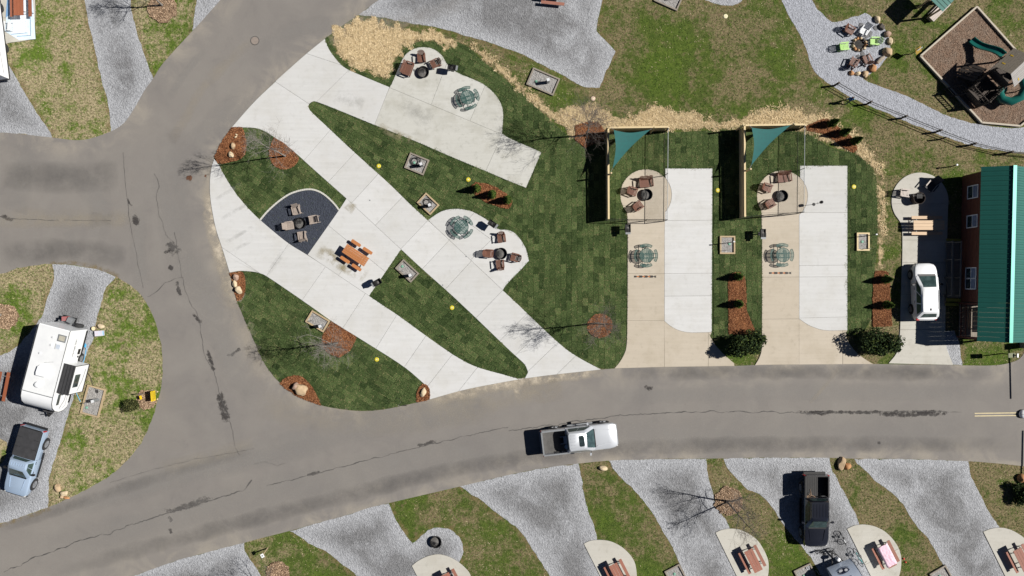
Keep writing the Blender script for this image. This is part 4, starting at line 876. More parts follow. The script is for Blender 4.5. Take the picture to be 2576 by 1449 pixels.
# ------------------------------------------------------------------ hook-up boxes
def hookup(c, sx, sy, rz, m, label, z=.05, ped=(.35, -.1), pipe=(-.3, -.25), cap=(-.3, .1), pole=None, h=.16):
    o = thing('hookup_box', label, 'utility box', (*W(*c)[:2], z), R(rz)); tw = .115
    for s in (-1, 1):
        MB().box((0, s * (sy / 2 - tw / 2), h / 2), (sx, tw, h)).build('timber', m, o); MB().box((s * (sx / 2 - tw / 2), 0, h / 2 + .003), (tw, sy - 2 * tw - .006, h)).build('timber', m, o)
    g = MB().box((0, 0, .03), (sx - 2 * tw, sy - 2 * tw, .05)).build('gravel_fill', BOXG, o); float_attr(g.data, 'edge', np.zeros(8))
    iv = Matrix.Rotation(-R(rz), 2)
    if ped:
        p = iv @ Vector(ped); a = -R(rz) + R(20)
        b = MB().box((p.x, p.y, .46), (.20, .22, .84), a).build('pedestal', GREYM, o)
        MB().prism([(p.x + .15 * math.cos(a + k) , p.y + .15 * math.sin(a + k)) for k in (PI / 4, 3 * PI / 4, 5 * PI / 4, 7 * PI / 4)], .882, .93).build('pedestal_cap', WHITEP, b)
        MB().box((p.x + .09 * math.cos(a), p.y + .09 * math.sin(a), .62), (.06, .18, .34), a).build('meter_door', GREYM, b)
    if pipe:
        p = iv @ Vector(pipe); MB().tube([(p.x, p.y, .04), (p.x, p.y, .66)], .017, 6).tube([(p.x, p.y, .63), (p.x + .09, p.y, .64), (p.x + .11, p.y, .58)], .018, 6).build('spigot', GREYM, o)
    if cap:
        p = iv @ Vector(cap); MB().lathe([(.10, 0), (.10, .05), (.07, .065)], 16, (p.x, p.y, .055)).build('drain_cap', GREENC, o)
    if pole:
        p = iv @ Vector(pole[:2]); b = MB().tube([(p.x, p.y, .04), (p.x, p.y, pole[2])], .03, 8).build('pole', BLACKM, o); MB().box((p.x, p.y, pole[2] + .03), (.13, .09, .09), -R(rz)).build('pole_head', WHITEP, b)
    return o
def coil(c, r, z, m, label, turns=6, name='cable_coil', cat='cable', tail=(), seed=0, rad=.013):
    rn = random.Random(seed); pts = []; w = W(*c)
    for i in range(turns * 18):
        a = i / 18 * 2 * PI; rr = r * (1 - .45 * (i / (turns * 18)) + .1 * math.sin(a * .37 + seed)); pts.append((w.x + rr * math.cos(a) + .05 * math.sin(i * .05), w.y + rr * math.sin(a) * .92 + .04 * math.cos(i * .07), z + .012 + .008 * (i // 18) * rn.uniform(.7, 1)))
    pts += [(*W(*p)[:2], z + .015) for p in tail]
    return tag(MB().tube(pts, rad, 5).build(name, m), label, cat)

# ------------------------------------------------------------------ rocks
def rock(c, dims, rz, label, m, seed, name='boulder', z=.03, group=None, flat=.0, rough=.25):
    bm = bmesh.new(); bmesh.ops.create_icosphere(bm, subdivisions=3, radius=1); rn = random.Random(seed)
    cuts = [(Vector((rn.gauss(0, 1), rn.gauss(0, 1), rn.gauss(0, .8))).normalized(), rn.uniform(.62, .9)) for _ in range(9)]
    for v in bm.verts:
        p = v.co.copy()
        for n, d in cuts:
            k = p.dot(n) - d
            if k > 0: p -= n * k * .9
        p *= 1 + rough * .35 * noise.noise(p * 2.1 + Vector((seed * 3.1, 0, 0))) + .05 * noise.noise(p * 7 + Vector((seed, 0, 0)))
        v.co = (p.x * dims[0] / 2, p.y * dims[1] / 2, max(p.z, -.35) * dims[2] / 1.6 + dims[2] * .2)
    me = bpy.data.meshes.new(name); bm.to_mesh(me); bm.free(); me.polygons.foreach_set('use_smooth', [True] * len(me.polygons)); me.set_sharp_from_angle(angle=R(28)); me.materials.append(m)
    o = bpy.data.objects.new(name, me); COL.objects.link(o); w = W(*c); o.location = (w.x, w.y, z); o.rotation_euler[2] = R(rz); return tag(o, label, 'boulder' if name == 'boulder' else 'stone', group)
ST_TAN = plain('tan_sandstone', (.46, .34, .21), (.33, .23, .135), 3.5, .85, bump=.5); ST_CREAM = plain('cream_sandstone', (.56, .46, .31), (.42, .33, .21), 3.5, .85, bump=.5); ST_ORANGE = plain('orange_sandstone', (.44, .23, .10), (.33, .155, .065), 4, .85, bump=.5); ST_PINK = plain('pink_stone', (.36, .25, .19), (.28, .19, .14), 4, .85, bump=.5); ST_DARK = plain('dark_stone', (.06, .055, .05), (.12, .10, .085), 4, .85, bump=.5)

# ------------------------------------------------------------------ plants
def leaf_cloud(n, fn, size, seed):
    rg = np.random.default_rng(seed); pts = fn(rg, n); N = len(pts)
    d = rg.normal(size=(N, 3)); d /= np.linalg.norm(d, axis=1)[:, None]; e = np.cross(d, rg.normal(size=(N, 3))); e /= np.linalg.norm(e, axis=1)[:, None]
    s = size * rg.uniform(.6, 1.4, N)[:, None]; a, b, c, q = pts - d * s, pts + e * s * .45, pts + d * s, pts - e * s * .45
    return np.concatenate([np.stack([a, b, c], 1), np.stack([a, c, q], 1)]), N
CONI = tinted('conifer_needles', [(0, (.012, .028, .006)), (.5, (.045, .085, .014)), (1, (.15, .19, .03))]); BUSHL = tinted('shrub_leaf', [(0, (.006, .014, .005)), (.6, (.028, .048, .014)), (1, (.10, .13, .03))]); BUSHG = tinted('olive_leaf', [(0, (.02, .028, .008)), (.6, (.075, .08, .028)), (1, (.17, .16, .06))]); BARK = plain('bark', (.17, .145, .125), (.10, .085, .072), 6, .9); BARKP = plain('pale_bark', (.25, .225, .20), (.15, .135, .118), 6, .9)
def conifer(c, h, r, label, seed, group):
    w = W(*c); t = thing('conifer_shrub', label, 'shrub', (w.x, w.y, .07), 0, group)
    def f(rg, n):
        u = rg.random(n) ** .8; z = .06 + u * h; rr = r * np.minimum(1, .55 + 3 * u) * (1 - u) ** .75 * (1 + .2 * np.sin(u * 40 + rg.random(n) * 3)); a = rg.uniform(0, 2 * PI, n); k = rg.uniform(.55, 1.05, n)
        return np.stack([rr * k * np.cos(a), rr * k * np.sin(a), z], 1)
    V, N = leaf_cloud(2600, f, .062, seed); tri_mesh('foliage', V, np.tile(np.clip(np.random.default_rng(seed).normal(.5, .25, N), 0, 1), 2), CONI, None, t); MB().tube([(0, 0, -.02), (0, 0, h * .7)], [.03, .01], 6).build('stem', BARK, t)
def bush(c, rx, ry, h, label, seed, m, n=5200, size=.095, name='leafy_shrub'):
    w = W(*c); t = thing(name, label, 'shrub', (w.x, w.y, .03))
    rn = random.Random(seed); lob = [(rn.uniform(-.6, .6) * rx, rn.uniform(-.6, .6) * ry, rn.uniform(.45, .8) * h, rn.uniform(.38, .6)) for _ in range(11)]
    def f(rg, k):
        i = rg.integers(0, len(lob), k); L = np.array(lob)[i]; d = rg.normal(size=(k, 3)); d /= np.linalg.norm(d, axis=1)[:, None]; q = rg.uniform(.55, 1.08, k)[:, None]
        p = L[:, :3] + d * q * np.stack([L[:, 3] * rx, L[:, 3] * ry, L[:, 3] * h * .62], 1); p[:, 2] = np.maximum(p[:, 2], .05); return p
    V, N = leaf_cloud(n, f, size, seed); tri_mesh('crown', V, np.tile(np.clip(np.random.default_rng(seed).normal(.45, .28, N), 0, 1), 2), m, None, t)
    s = MB()
    for L in lob: s.tube([(rn.uniform(-.1, .1), rn.uniform(-.1, .1), -.02), (L[0] * .5, L[1] * .5, L[2] * .5), L[:3]], [.03, .02, .008], 5)
    s.build('stems', BARK, t)
def bare_tree(c, h, label, seed, m=BARK, fork=.35, r0=.075, nb=26, spread=1.0, stems=1, lean=(0, 0), group='bare young trees', z=.07):
    rn = random.Random(seed); w = W(*c); t = thing('bare_tree', label, 'tree', (w.x, w.y, z), 0, group); big = MB(); twig = MB()
    def branch(p, d, L, r, lev):
        n = 5 if lev < 2 else 4; pts = [p]; rs = [r]; q = p.copy(); dd = d.copy()
        for i in range(n):
            dd = (dd + Vector((rn.gauss(0, .13), rn.gauss(0, .13), rn.gauss(.05, .08)))).normalized(); q = q + dd * L / n; pts.append(q.copy()); rs.append(max(r * (1 - .8 * (i + 1) / n), .0035))
        (big if lev < 1 else twig).tube(pts, rs, 6 if lev < 1 else 4)
        if lev < 3:
            for _ in range((0, 7, 5)[lev]):
                k = rn.uniform(.25, 1); i = min(int(k * n), n - 1); b = pts[i].lerp(pts[i + 1], k * n - i); ax = Vector((rn.gauss(0, 1), rn.gauss(0, 1), rn.gauss(.15, .5))).normalized(); nd = (dd * .8 + ax * .85).normalized()
                branch(b, nd, L * rn.uniform(.32, .6), max(rs[i] * .45, .004), lev + 1)
        return pts, rs
    for s in range(stems):
        ld = Vector((lean[0] + (rn.uniform(-.3, .3) if stems > 1 else 0), lean[1] + ((s - (stems - 1) / 2) * .55 if stems > 1 else 0), 1)).normalized(); n = 9; q = Vector((0, 0, -.05)); pts = [q.copy()]; rs = [r0 * 1.25]; dd = ld.copy()
        for i in range(n):
            dd = (dd + Vector((rn.gauss(0, .035), rn.gauss(0, .035), .02))).normalized(); q = q + dd * h / n; pts.append(q.copy()); rs.append(r0 * (1 - .86 * ((i + 1) / n) ** .9))
        big.tube(pts, rs, 8)
        for j in range(nb // stems):
            k = fork + (1 - fork) * (j / (nb / stems)) * .97; i = min(int(k * n), n - 1); b = pts[i].lerp(pts[i + 1], k * n - i); a = rn.uniform(0, 2 * PI); up = rn.uniform(.45, 1.0) / spread
            branch(b, Vector((math.cos(a), math.sin(a), up)).normalized(), h * (1.05 - k) * rn.uniform(.30, .52) * spread + .3, max(rs[i] * .45, .008), 1)
    big.build('trunk', m, t, smooth=50); twig.build('crown', m, t); return t

# ------------------------------------------------------------------ vehicles (front towards +x)
def sec(x, w, zb, zt, cr=.02):
    hp = [(0, zb), (w * .88, zb), (w * .97, zb + .10), (w, (zb + zt) * .5 + .03), (w * .985, zt - .10), (w * .93, zt - .025), (w * .80, zt + cr * .5), (0, zt + cr)]
    return [Vector((x, y, z)) for y, z in hp] + [Vector((x, -y, z)) for y, z in hp[-2:0:-1]]
def wheels(t, xs, y, r=.38, m=ALLOY, w=.26):
    for x in xs:
        for s in (-1, 1):
            MB().disc((x, s * (y - .03), r + .02), r * 1.16, .10, 'y', 24).build('wheel_arch', BLACKM, t)
            o = MB().disc((x, s * (y - w / 2 + .045), r), r, w, 'y', 26).build('wheel', RUBBER, t); MB().disc((x, s * (y + .05), r), r * .66, .012, 'y', 20).build('rim', m, o)
            sp = MB()
            for k in range(5): a = k * 2 * PI / 5; sp.bar((x, s * (y + .058), r), (x + r * .6 * math.cos(a), s * (y + .058), r + r * .6 * math.sin(a)), .014, .07, (0, 1, 0))
            sp.build('spokes', GREYM, o)
def frustum(xb0, xb1, wb, zb, xt0, xt1, wt, zt, n=4):
    """greenhouse: rings from the belt line (x from rear xb0 to front xb1) up to the roof"""
    rings = []
    for i in range(n + 1):
        k = i / n; z = zb + (zt - zb) * (k if i < n else 1); e = k
        a, b, w = xb0 + (xt0 - xb0) * e, xb1 + (xt1 - xb1) * e, wb + (wt - wb) * e; c = .16
        if i == n: a += .05; b -= .07; w -= .06; z += .015
        rings.append([Vector(p) for p in ((a, w - c, z), (a + c * .4, w, z), (b - c * 1.2, w, z), (b, w - c, z), (b, -(w - c), z), (b - c * 1.2, -w, z), (a + c * .4, -w, z), (a, -(w - c), z))])
    return rings
def pane(t, a, b, c, d, m, name, u0=.05, u1=.95, v0=.08, v1=.92, out=.012):
    a, b, c, d = map(Vector, (a, b, c, d)); n = (b - a).cross(d - a).normalized() * out
    def q(u, v): return (a.lerp(b, u)).lerp(d.lerp(c, u), v) + n
    return MB().quad(q(u0, v0), q(u1, v0), q(u1, v1), q(u0, v1)).build(name, m, t)
def cabin(t, rg, paint, gl, doors=2, roof='cab'):
    MB().loft(rg).build(roof, paint, t, smooth=35); lo = rg[0]; hi = [a + (b - a) / .75 for a, b in zip(rg[0], rg[-2])]
    pane(t, lo[3], lo[4], hi[4], hi[3], gl, 'windshield', .02, .98, .05, .93, -.016)           # front
    pane(t, lo[7], lo[0], hi[0], hi[7], gl, 'rear_window', .04, .96, .18, .82, -.014)
    for s in range(doors):
        u0, u1 = .035 + .93 * s / doors, .035 + .93 * (s + 1) / doors - .035
        pane(t, lo[2], lo[1], hi[1], hi[2], gl, 'side_window', u0, u1, .08, .80); pane(t, lo[5], lo[6], hi[6], hi[5], gl, 'side_window', u0, u1, .08, .80, -.012)
def mirror(t, x, y, z, m):
    for s in (-1, 1):
        o = MB().box((x - .04, s * (y + .17), z + .05), (.13, .20, .20), s * .25).build('mirror', m, t); MB().bar((x + .02, s * (y - .05), z), (x, s * (y + .1), z + .03), .05, .04).build('mirror_arm', BLACKM, o)
def pickup(name, label, loc, rz, paint, L=5.85, hw=.99, cab=(-1.0, 1.15), roof_rib=None, cover=None, sunroof=False, trim=BLACKM, gl=GLASSG, floor=None):
    t = thing(name, label, 'pickup', loc, rz); f = L / 2; cx0, cx1 = cab
    st = [sec(f - .02, hw * .70, .48, .86), sec(f - .09, hw * .85, .40, 1.0), sec(f - .30, hw * .95, .34, 1.09, .03), sec(f - .75, hw, .31, 1.15, .035), sec(cx1 + .05, hw, .30, 1.22, .04), sec(cx1 - .5, hw, .30, 1.24), sec(cx0 + .3, hw, .30, 1.24), sec(cx0 - .02, hw, .32, 1.24)]
    MB().loft(st).build('body', paint, t, smooth=30)
    rg = frustum(cx0, cx1, hw * .945, 1.22, cx0 + .10, cx1 - .72, hw * .72, 1.86); cabin(t, rg, paint, gl)
    for s in (-1, 1):                                                                # hood creases
        MB().bar((cx1 + .15, s * hw * .62, 1.262), (f - .55, s * hw * .50, 1.158), .045, .03).build('hood_crease', paint, t)
        MB().bar((f - .20, s * hw * .62, .90), (f - .10, s * hw * .86, .92), .10, .14).build('headlight', PALEL, t); MB().box((-f + .02, s * (hw - .07), 1.0), (.07, .14, .38)).build('taillight', REDL, t)
    MB().box((f - .03, 0, .52), (.14, hw * 1.6, .18)).build('front_bumper', trim, t); MB().box((-f - .06, 0, .62), (.18, hw * 1.75, .16)).build('rear_bumper', trim, t); MB().box((f - .05, 0, .82), (.08, hw * 1.1, .22)).build('grille', trim, t)
    bl0, bl1 = -f + .04, cx0 - .05                                                     # bed
    MB().box(((bl0 + bl1) / 2, 0, .70), (bl1 - bl0, hw * 1.8, .06)).build('bed_floor', floor or BLACKM, t)
    for s in (-1, 1):
        o = MB().loft([[Vector((x, s * y, z)) for y, z in ((hw - .14, .55), (hw * .94, .42), (hw, .85), (hw - .01, 1.22), (hw - .04, 1.30), (hw - .14, 1.30))] for x in (bl0, bl1)]).build('bed_side', paint, t); fix_normals(o)
        MB().box(((bl0 + bl1) / 2, s * (hw - .09), 1.308), (bl1 - bl0, .11, .02)).build('bed_rail', trim, t)
    MB().box((bl0, 0, 1.0), (.10, hw * 1.78, .58)).build('tailgate', paint, t); MB().box((bl0, 0, 1.302), (.11, hw * 1.7, .02)).build('tailgate_cap', trim, t)
    for k in range(9): y = -hw * .7 + hw * 1.4 * k / 8; MB().bar((bl0 + .06, y, .735), (bl1 - .04, y, .735), .05, .014).build('bed_rib', floor or BLACKM, t)
    if cover:
        MB().loft([[Vector((x, y, z)) for y, z in ((-hw * .93, 1.31), (hw * .93, 1.31), (hw * .93, 1.345), (0, 1.37), (-hw * .93, 1.345))] for x in (bl0 + .02, (bl0 + bl1) / 2, bl1 + .01)]).build('tonneau_cover', cover, t)
        for k in (1, 2): x = bl0 + (bl1 - bl0) * k / 3; MB().bar((x, -hw * .9, 1.352), (x, hw * .9, 1.352), .03, .012).build('cover_seam', BLACKP, t)
    for k in range(roof_rib or 0):
        y = -hw * .48 + hw * .96 * k / (roof_rib - 1); MB().bar((cx0 + .30, y, 1.885), (cx1 - 1.0 - (.55 if sunroof else 0), y, 1.885), .05, .022).build('roof_rib', paint, t)
    if sunroof: MB().prism(rrect(cx1 - 1.27, cx1 - .87, -.42, .42, .07), 1.88, 1.892).build('sunroof', GLASS, t)
    MB().bar((cx1 - .02, -hw * .7, 1.275), (cx1 - .02, hw * .7, 1.275), .10, .02).build('wiper_cowl', BLACKM, t)
    for s in (-1, 1):
        for x in (-.15, .62): MB().box((x, s * (hw + .006), 1.08), (.20, .02, .04)).build('door_handle', trim, t)
        MB().box((.15, s * (hw + .02), .36), (2.0, .14, .05)).build('running_board', trim, t)
    wheels(t, (-f + 1.12, f - 1.0), hw, .42); mirror(t, cx1 - .42, hw, 1.27, paint if cover is None else BLACKM); return t
def suv(label, loc, rz):
    t = thing('suv', label, 'car', loc, rz); L = 4.42; f = L / 2; hw = .92; P = WHITE
    st = [sec(f - .01, hw * .55, .45, .74), sec(f - .10, hw * .80, .34, .86), sec(f - .32, hw * .93, .28, .98, .03), sec(f - .7, hw * .99, .26, 1.04, .05), sec(f - 1.2, hw, .25, 1.09, .05), sec(.2, hw, .25, 1.12), sec(-1.2, hw, .26, 1.13), sec(-f + .45, hw * .98, .28, 1.14), sec(-f + .12, hw * .88, .36, 1.10), sec(-f, hw * .76, .45, .95)]
    MB().loft(st).build('body', P, t, smooth=32)
    rg = frustum(-f + .18, 1.30, hw * .94, 1.10, -f + .62, .30, hw * .70, 1.62); cabin(t, rg, P, GLASSG, 3)
    for s in (-1, 1):
        MB().bar((-f + .9, s * hw * .66, 1.665), (.2, s * hw * .66, 1.665), .035, .03).build('roof_rail', GREYM, t); MB().bar((f - .42, s * hw * .74, .86), (f - .12, s * hw * .60, .82), .10, .12).build('headlight', GLASS, t); MB().box((-f + .10, s * hw * .78, .98), (.16, .24, .14)).build('taillight', REDL, t)
        for x in (-.75, .25): MB().box((x, s * (hw + .002), .98), (.20, .02, .035)).build('door_handle', GREYM, t)
    MB().box((f - .02, 0, .52), (.08, 1.2, .26)).build('grille', BLACKM, t); MB().box((-f + .03, 0, .50), (.10, 1.4, .18)).build('rear_bumper', BLACKM, t); MB().bar((1.30, -.64, 1.155), (1.30, .64, 1.155), .16, .02).build('wiper_cowl', BLACKM, t)
    MB().prism([(-f + .78, -.03), (-f + .95, -.015), (-f + .95, .015), (-f + .78, .03)], 1.63, 1.70).build('roof_antenna', BLACKM, t)
    wheels(t, (-f + .88, f - .86), hw, .35, GREYM, .23); mirror(t, .62, hw, 1.08, BLACKM); return t
def text_mesh(txt, size, m, parent, M, name='lettering', depth=.004):
    cu = bpy.data.curves.new(name, 'FONT'); cu.body = txt; cu.size = size; cu.extrude = depth; cu.align_x = 'CENTER'; cu.align_y = 'CENTER'
    o = bpy.data.objects.new(name, cu); COL.objects.link(o); dg = bpy.context.evaluated_depsgraph_get(); me = bpy.data.meshes.new_from_object(o.evaluated_get(dg)); bpy.data.objects.remove(o); bpy.data.curves.remove(cu)
    me.transform(M); me.materials.clear(); me.materials.append(m); q = bpy.data.objects.new(name, me); COL.objects.link(q); q.parent = parent; return q
def bicycle(label, loc, rz, tilt, paint, s=1.0):
    t = thing('bicycle', label, 'bicycle', loc, rz); t.rotation_euler[0] = tilt
    for x, n in ((-.5 * s, 'rear'), (.5 * s, 'front')):
        o = MB().tube([(x + .31 * s * math.cos(a * PI / 12), 0, .33 * s + .31 * s * math.sin(a * PI / 12)) for a in range(24)], .022, 6, True).build('wheel', RUBBER, t); sp = MB()
        for k in range(8): a = k * PI / 8; sp.bar((x - .3 * s * math.cos(a), 0, .33 * s - .3 * s * math.sin(a)), (x + .3 * s * math.cos(a), 0, .33 * s + .3 * s * math.sin(a)), .004, .004, (0, 1, 0))
        sp.build('spokes', GREYM, o)
    MB().tube([(-.5 * s, 0, .33 * s), (-.08 * s, 0, .30 * s), (-.2 * s, 0, .78 * s)], .02, 6).tube([(-.08 * s, 0, .30 * s), (.38 * s, 0, .72 * s), (-.18 * s, 0, .70 * s), (-.5 * s, 0, .33 * s)], .022, 6).tube([(.5 * s, 0, .33 * s), (.36 * s, 0, .80 * s), (.33 * s, 0, .92 * s)], .022, 6).build('frame', paint, t)
    MB().tube([(.25 * s, -.27 * s, .96 * s), (.34 * s, -.1 * s, .93 * s), (.34 * s, .1 * s, .93 * s), (.25 * s, .27 * s, .96 * s)], .016, 6).build('handlebar', BLACKM, t); MB().loft([[Vector((x, y * w, .80 * s + dz)) for y, dz in ((-1, 0), (1, 0), (.8, .05), (-.8, .05))] for x, w in ((-.34 * s, .08), (-.22 * s, .075), (-.06 * s, .025))]).build('saddle', BLACKM, t); MB().disc((-.08 * s, .03, .30 * s), .09 * s, .012, 'y', 14).bar((-.08 * s, -.1, .30 * s), (-.02 * s, -.1, .16 * s), .02, .02).build('crank', GREYM, t); return t
# ------------------------------------------------------------------ furniture on the patios
ZC = SLAB_Z
def put(proto, sxy, z, ang, label, group=None, hz=0.0):
    w = W(*S(*sxy), hz); o = place(proto, (w.x, w.y, z), R(ang), label, group)
    if proto in (AD_BROWN, AD_TAN, BENCH, AD_LIME, AD_WHITE, AD_PALE, RT): o.scale = (.9, .9, .9) if proto is RT else (.83, .83, .86)
    return o
G_AD = 'brown slatted chairs round the fire pits'
put(AD_BROWN, (1660, 226), ZC, -85, 'brown slatted chair at the rounded end of the weathered patio, facing the fire ring', G_AD, .4)
put(AD_BROWN, (1715, 250), ZC, 206, 'brown slatted chair between the fire ring and the grill on the weathered patio', G_AD, .4)
put(BENCH, (1606, 270), ZC, -20, 'brown slatted double bench beside the fire ring on the weathered patio', 'brown double benches', .4)
put(FIRE, (1668, 287), ZC, -5, 'black steel fire ring with half grate on the weathered patio', 'black fire rings'); put(GRILL, (1779, 266), .05, 80, 'black pedestal grill at the rim of the weathered patio', 'black pedestal grills', .85)
put(RT, (1841, 384), ZC, 20, 'round green mesh picnic table with four curved seats on the weathered patio', 'round green mesh tables', .6)
put(AD_BROWN, (1975, 936), ZC, -84, 'brown slatted chair between the grill and the fire ring on the heart-shaped patio', G_AD, .4); put(AD_BROWN, (1924, 998), ZC, -4, 'brown slatted chair beside the round table, casting a slatted shadow on white concrete', G_AD, .4)
put(AD_BROWN, (2030, 1014), ZC, 166, 'brown slatted chair at the pointed tip of the heart-shaped patio', G_AD, .4); put(AD_BROWN, (1970, 1042), ZC, 96, 'brown slatted chair facing the fire ring with its back to the driveway', G_AD, .4)
put(FIRE, (1974, 999), ZC, 90, 'black steel fire ring among four brown chairs on the heart-shaped patio', 'black fire rings'); put(GRILL, (1938, 881), .05, 55, 'black pedestal grill on the lawn rim of the heart-shaped patio', 'black pedestal grills', .85)
put(RT, (1817, 894), ZC, 45, 'round green mesh picnic table on the heart-shaped patio', 'round green mesh tables', .6)
G_T = 'tan slatted chairs on the slate gravel'
put(AD_TAN, (1167, 826), .055, -76, 'tan slatted chair under the curved kerb of the slate gravel bed', G_T, .4); put(AD_TAN, (1236, 865), .055, 191, 'tan slatted chair on the slate gravel with its back to the picnic table patio', G_T, .4)
put(AD_TAN, (1137, 889), .055, 9, 'tan slatted chair on the slate gravel beside the driveway, back lit by the sun', G_T, .4); put(AD_TAN, (1191, 930), .055, 98, 'tan slatted chair at the pointed end of the slate gravel bed', G_T, .4)
put(FIRE, (1185, 880), .055, 5, 'black steel fire ring on the slate gravel bed', 'black fire rings')
put(PT_ORANGE, (1402, 1005), ZC, -33.5, 'orange plank picnic table with four short benches on white concrete', 'picnic tables', .6); put(GRILL, (1486, 1112), .05, -60, 'black pedestal grill at the corner of the picnic table patio', 'black pedestal grills', .85)
put(BENCH, (2544, 718), ZC, -85, 'brown slatted double bench inside the fence next to the long lawn', 'brown double benches', .4); put(AD_BROWN, (2490, 753), ZC, -20, 'brown slatted chair beside the bench, inside the fence next to the long lawn', G_AD, .4); put(AD_BROWN, (2512, 812), ZC, 36, 'brown slatted chair near the gate end, inside the fence next to the long lawn', G_AD, .4)
put(FIRE, (2544, 768), ZC, 75, 'black steel fire ring inside the fence next to the long lawn', 'black fire rings'); put(GRILL, (2472, 899), .06, 0, 'black pedestal grill outside the fence next to the long lawn', 'black pedestal grills', .85); put(RT, (2545, 1006), ZC, 0, 'round green mesh picnic table on the beige pad next to the long lawn', 'round green mesh tables', .6)
put(BENCH, (3088, 698), ZC, -85, 'brown slatted double bench inside the fence next to the lantern', 'brown double benches', .4); put(AD_BROWN, (3020, 739), ZC, -22, 'brown slatted chair beside the bench, inside the fence next to the lantern', G_AD, .4); put(AD_BROWN, (3032, 803), ZC, 32, 'brown slatted chair near the gate end, inside the fence next to the lantern', G_AD, .4)
put(FIRE, (3075, 773), ZC, 75, 'black steel fire ring inside the fence next to the lantern', 'black fire rings'); put(GRILL, (3004, 918), .06, 0, 'black pedestal grill outside the fence next to the lantern', 'black pedestal grills', .85); put(RT, (3082, 1004), ZC, 0, 'round green mesh picnic table on the beige pad between the two grass strips', 'round green mesh tables', .6)
put(AD_PALE, (3560, 760), ZC, -8, 'pale slatted chair in the sun beside the barrel fire pit', None, .4); put(BARREL, (3610, 782), ZC, 0, 'tall rusty barrel fire pit at the round end of the cabin pad', None, .3)
put(PT_CEDAR, (3655, 887), ZC, 0, 'cedar plank picnic table half in the shadow of the cabin', 'picnic tables', .7)
lg = thing('lounge_chair', 'dark sling lounge chair in the shadow of the cabin', 'chair', (*W(*S(3668, 728), .4)[:2], ZC), R(230))
MB().bar((-.15, 0, .36), (.5, 0, .42), .62, .02).build('seat', SLING, lg); MB().bar((-.15, 0, .36), (-.62, 0, 1.02), .62, .02, (1, 0, .4)).build('backrest', SLING, lg)
for s in (-1, 1):
    MB().bar((-.2, s * .36, .60), (.42, s * .36, .60), .09, .025).build('armrest', TANL if s < 0 else BLACKM, lg); MB().tube([(.45, s * .36, 0), (.40, s * .36, .6), (-.3, s * .36, .6), (-.45, s * .36, 0)], .016, 6).build('leg', BLACKM, lg)
# fire pit corner by the path
put(AD_BROWN, (3346, 117), .03, -35, 'brown chair between the open lawn and the stone fire pit', 'chairs round the stone fire pit', .4); put(AD_WHITE, (3406, 118), .03, 236, 'white chair with a striped back beside the stone-ringed fire pit', 'chairs round the stone fire pit', .4)
put(AD_LIME, (3447, 162), .03, 180, 'lime green chair standing against the boulder row', 'lime green chairs', .4); put(AD_LIME, (3323, 183), .03, 6, 'lime green chair on the open gravel path with a long slatted shadow', 'lime green chairs', .4)
put(AD_BROWN, (3362, 246), .03, 65, 'brown chair by the small end boulders of the fire pit corner', 'chairs round the stone fire pit', .4); put(AD_BROWN, (3416, 234), .03, 120, 'brown chair by the driftwood log of the fire pit corner', 'chairs round the stone fire pit', .4)
def zp(x, y): return Z(3230, 50, 5.176, [(x, y)])[0]
for k, (x, y, a, b, h, rz, m, lb) in enumerate([(1150, 145, .46, .66, .42, 15, ST_CREAM, 'cream boulder with yellow patches at the shade-bench end of the fire pit corner'), (1232, 292, .55, .62, .40, 30, ST_DARK, 'dark boulder between the cream and the pink boulder'), (1355, 440, .62, .52, .45, 0, ST_PINK, 'pinkish double-topped boulder behind the lime chair'), (1405, 590, .46, .64, .42, 12, ST_CREAM, 'cream upright boulder behind the lime chair'), (1355, 808, .80, .82, .62, 20, ST_TAN, 'largest smooth tan boulder of the fire pit corner'), (1060, 1138, .70, .64, .50, 40, ST_ORANGE, 'big orange boulder at the bend of the fire pit corner'), (900, 1258, .56, .58, .40, 10, ST_TAN, 'tan cracked boulder next to the big orange boulder'), (755, 1246, .52, .34, .28, 20, ST_CREAM, 'small pale boulder in the end row of the fire pit corner'), (625, 1232, .46, .42, .30, 0, ST_ORANGE, 'small orange boulder closing the row of the fire pit corner')]):
    rock(zp(x, y), (a, b, h), rz, lb, m, 100 + k, z=.02, group='boulders of the fire pit corner')
log = tag(MB().tube([W(*zp(1140, 1035)) + Vector((0, 0, .16)), W(*zp(1210, 960)) + Vector((0, 0, .18)), W(*zp(1285, 910)) + Vector((0, 0, .16))], [.13, .16, .12], 9).build('driftwood_log', plain('driftwood', (.36, .31, .25), (.24, .2, .16), 6, .9), smooth=40), 'grey driftwood log between the tan and the orange boulder', 'log')
fp = W(*zp(785, 650)); MB().lathe([(.40, 0), (.30, .02), (.05, .03)], 20, (fp.x, fp.y, .02)).build('ash_patch', plain('charred_ash', (.012, .011, .010), (.05, .048, .045), 4, .95), ground)
for k in range(12):
    a = k / 12 * 2 * PI + .2; q = (zp(785, 650)[0] + 16.2 * math.cos(a), zp(785, 650)[1] + 15.4 * math.sin(a)); rock(q, (.30, .25, .28), 30 * k, 'fist-edged tan stone in the ring of the open fire pit', (ST_ORANGE, ST_CREAM, ST_DARK, ST_TAN)[k % 4], 130 + k, 'ring_stone', .03, 'stones of the open fire pit')
for k, (x, y, s) in enumerate([(830, 250, .5), (950, 480, .45), (1010, 430, .5), (860, 850, .6), (770, 890, .4), (1130, 310, .55)]): rock(zp(x, y), (s, s * .7, .06), 40 * k, 'flat grey flagstone sunk in the gravel of the fire pit corner', plain('grey_slate', (.14, .14, .145), (.09, .09, .095), 5, .8), 160 + k, 'flagstone', .02, 'flagstones of the fire pit corner')
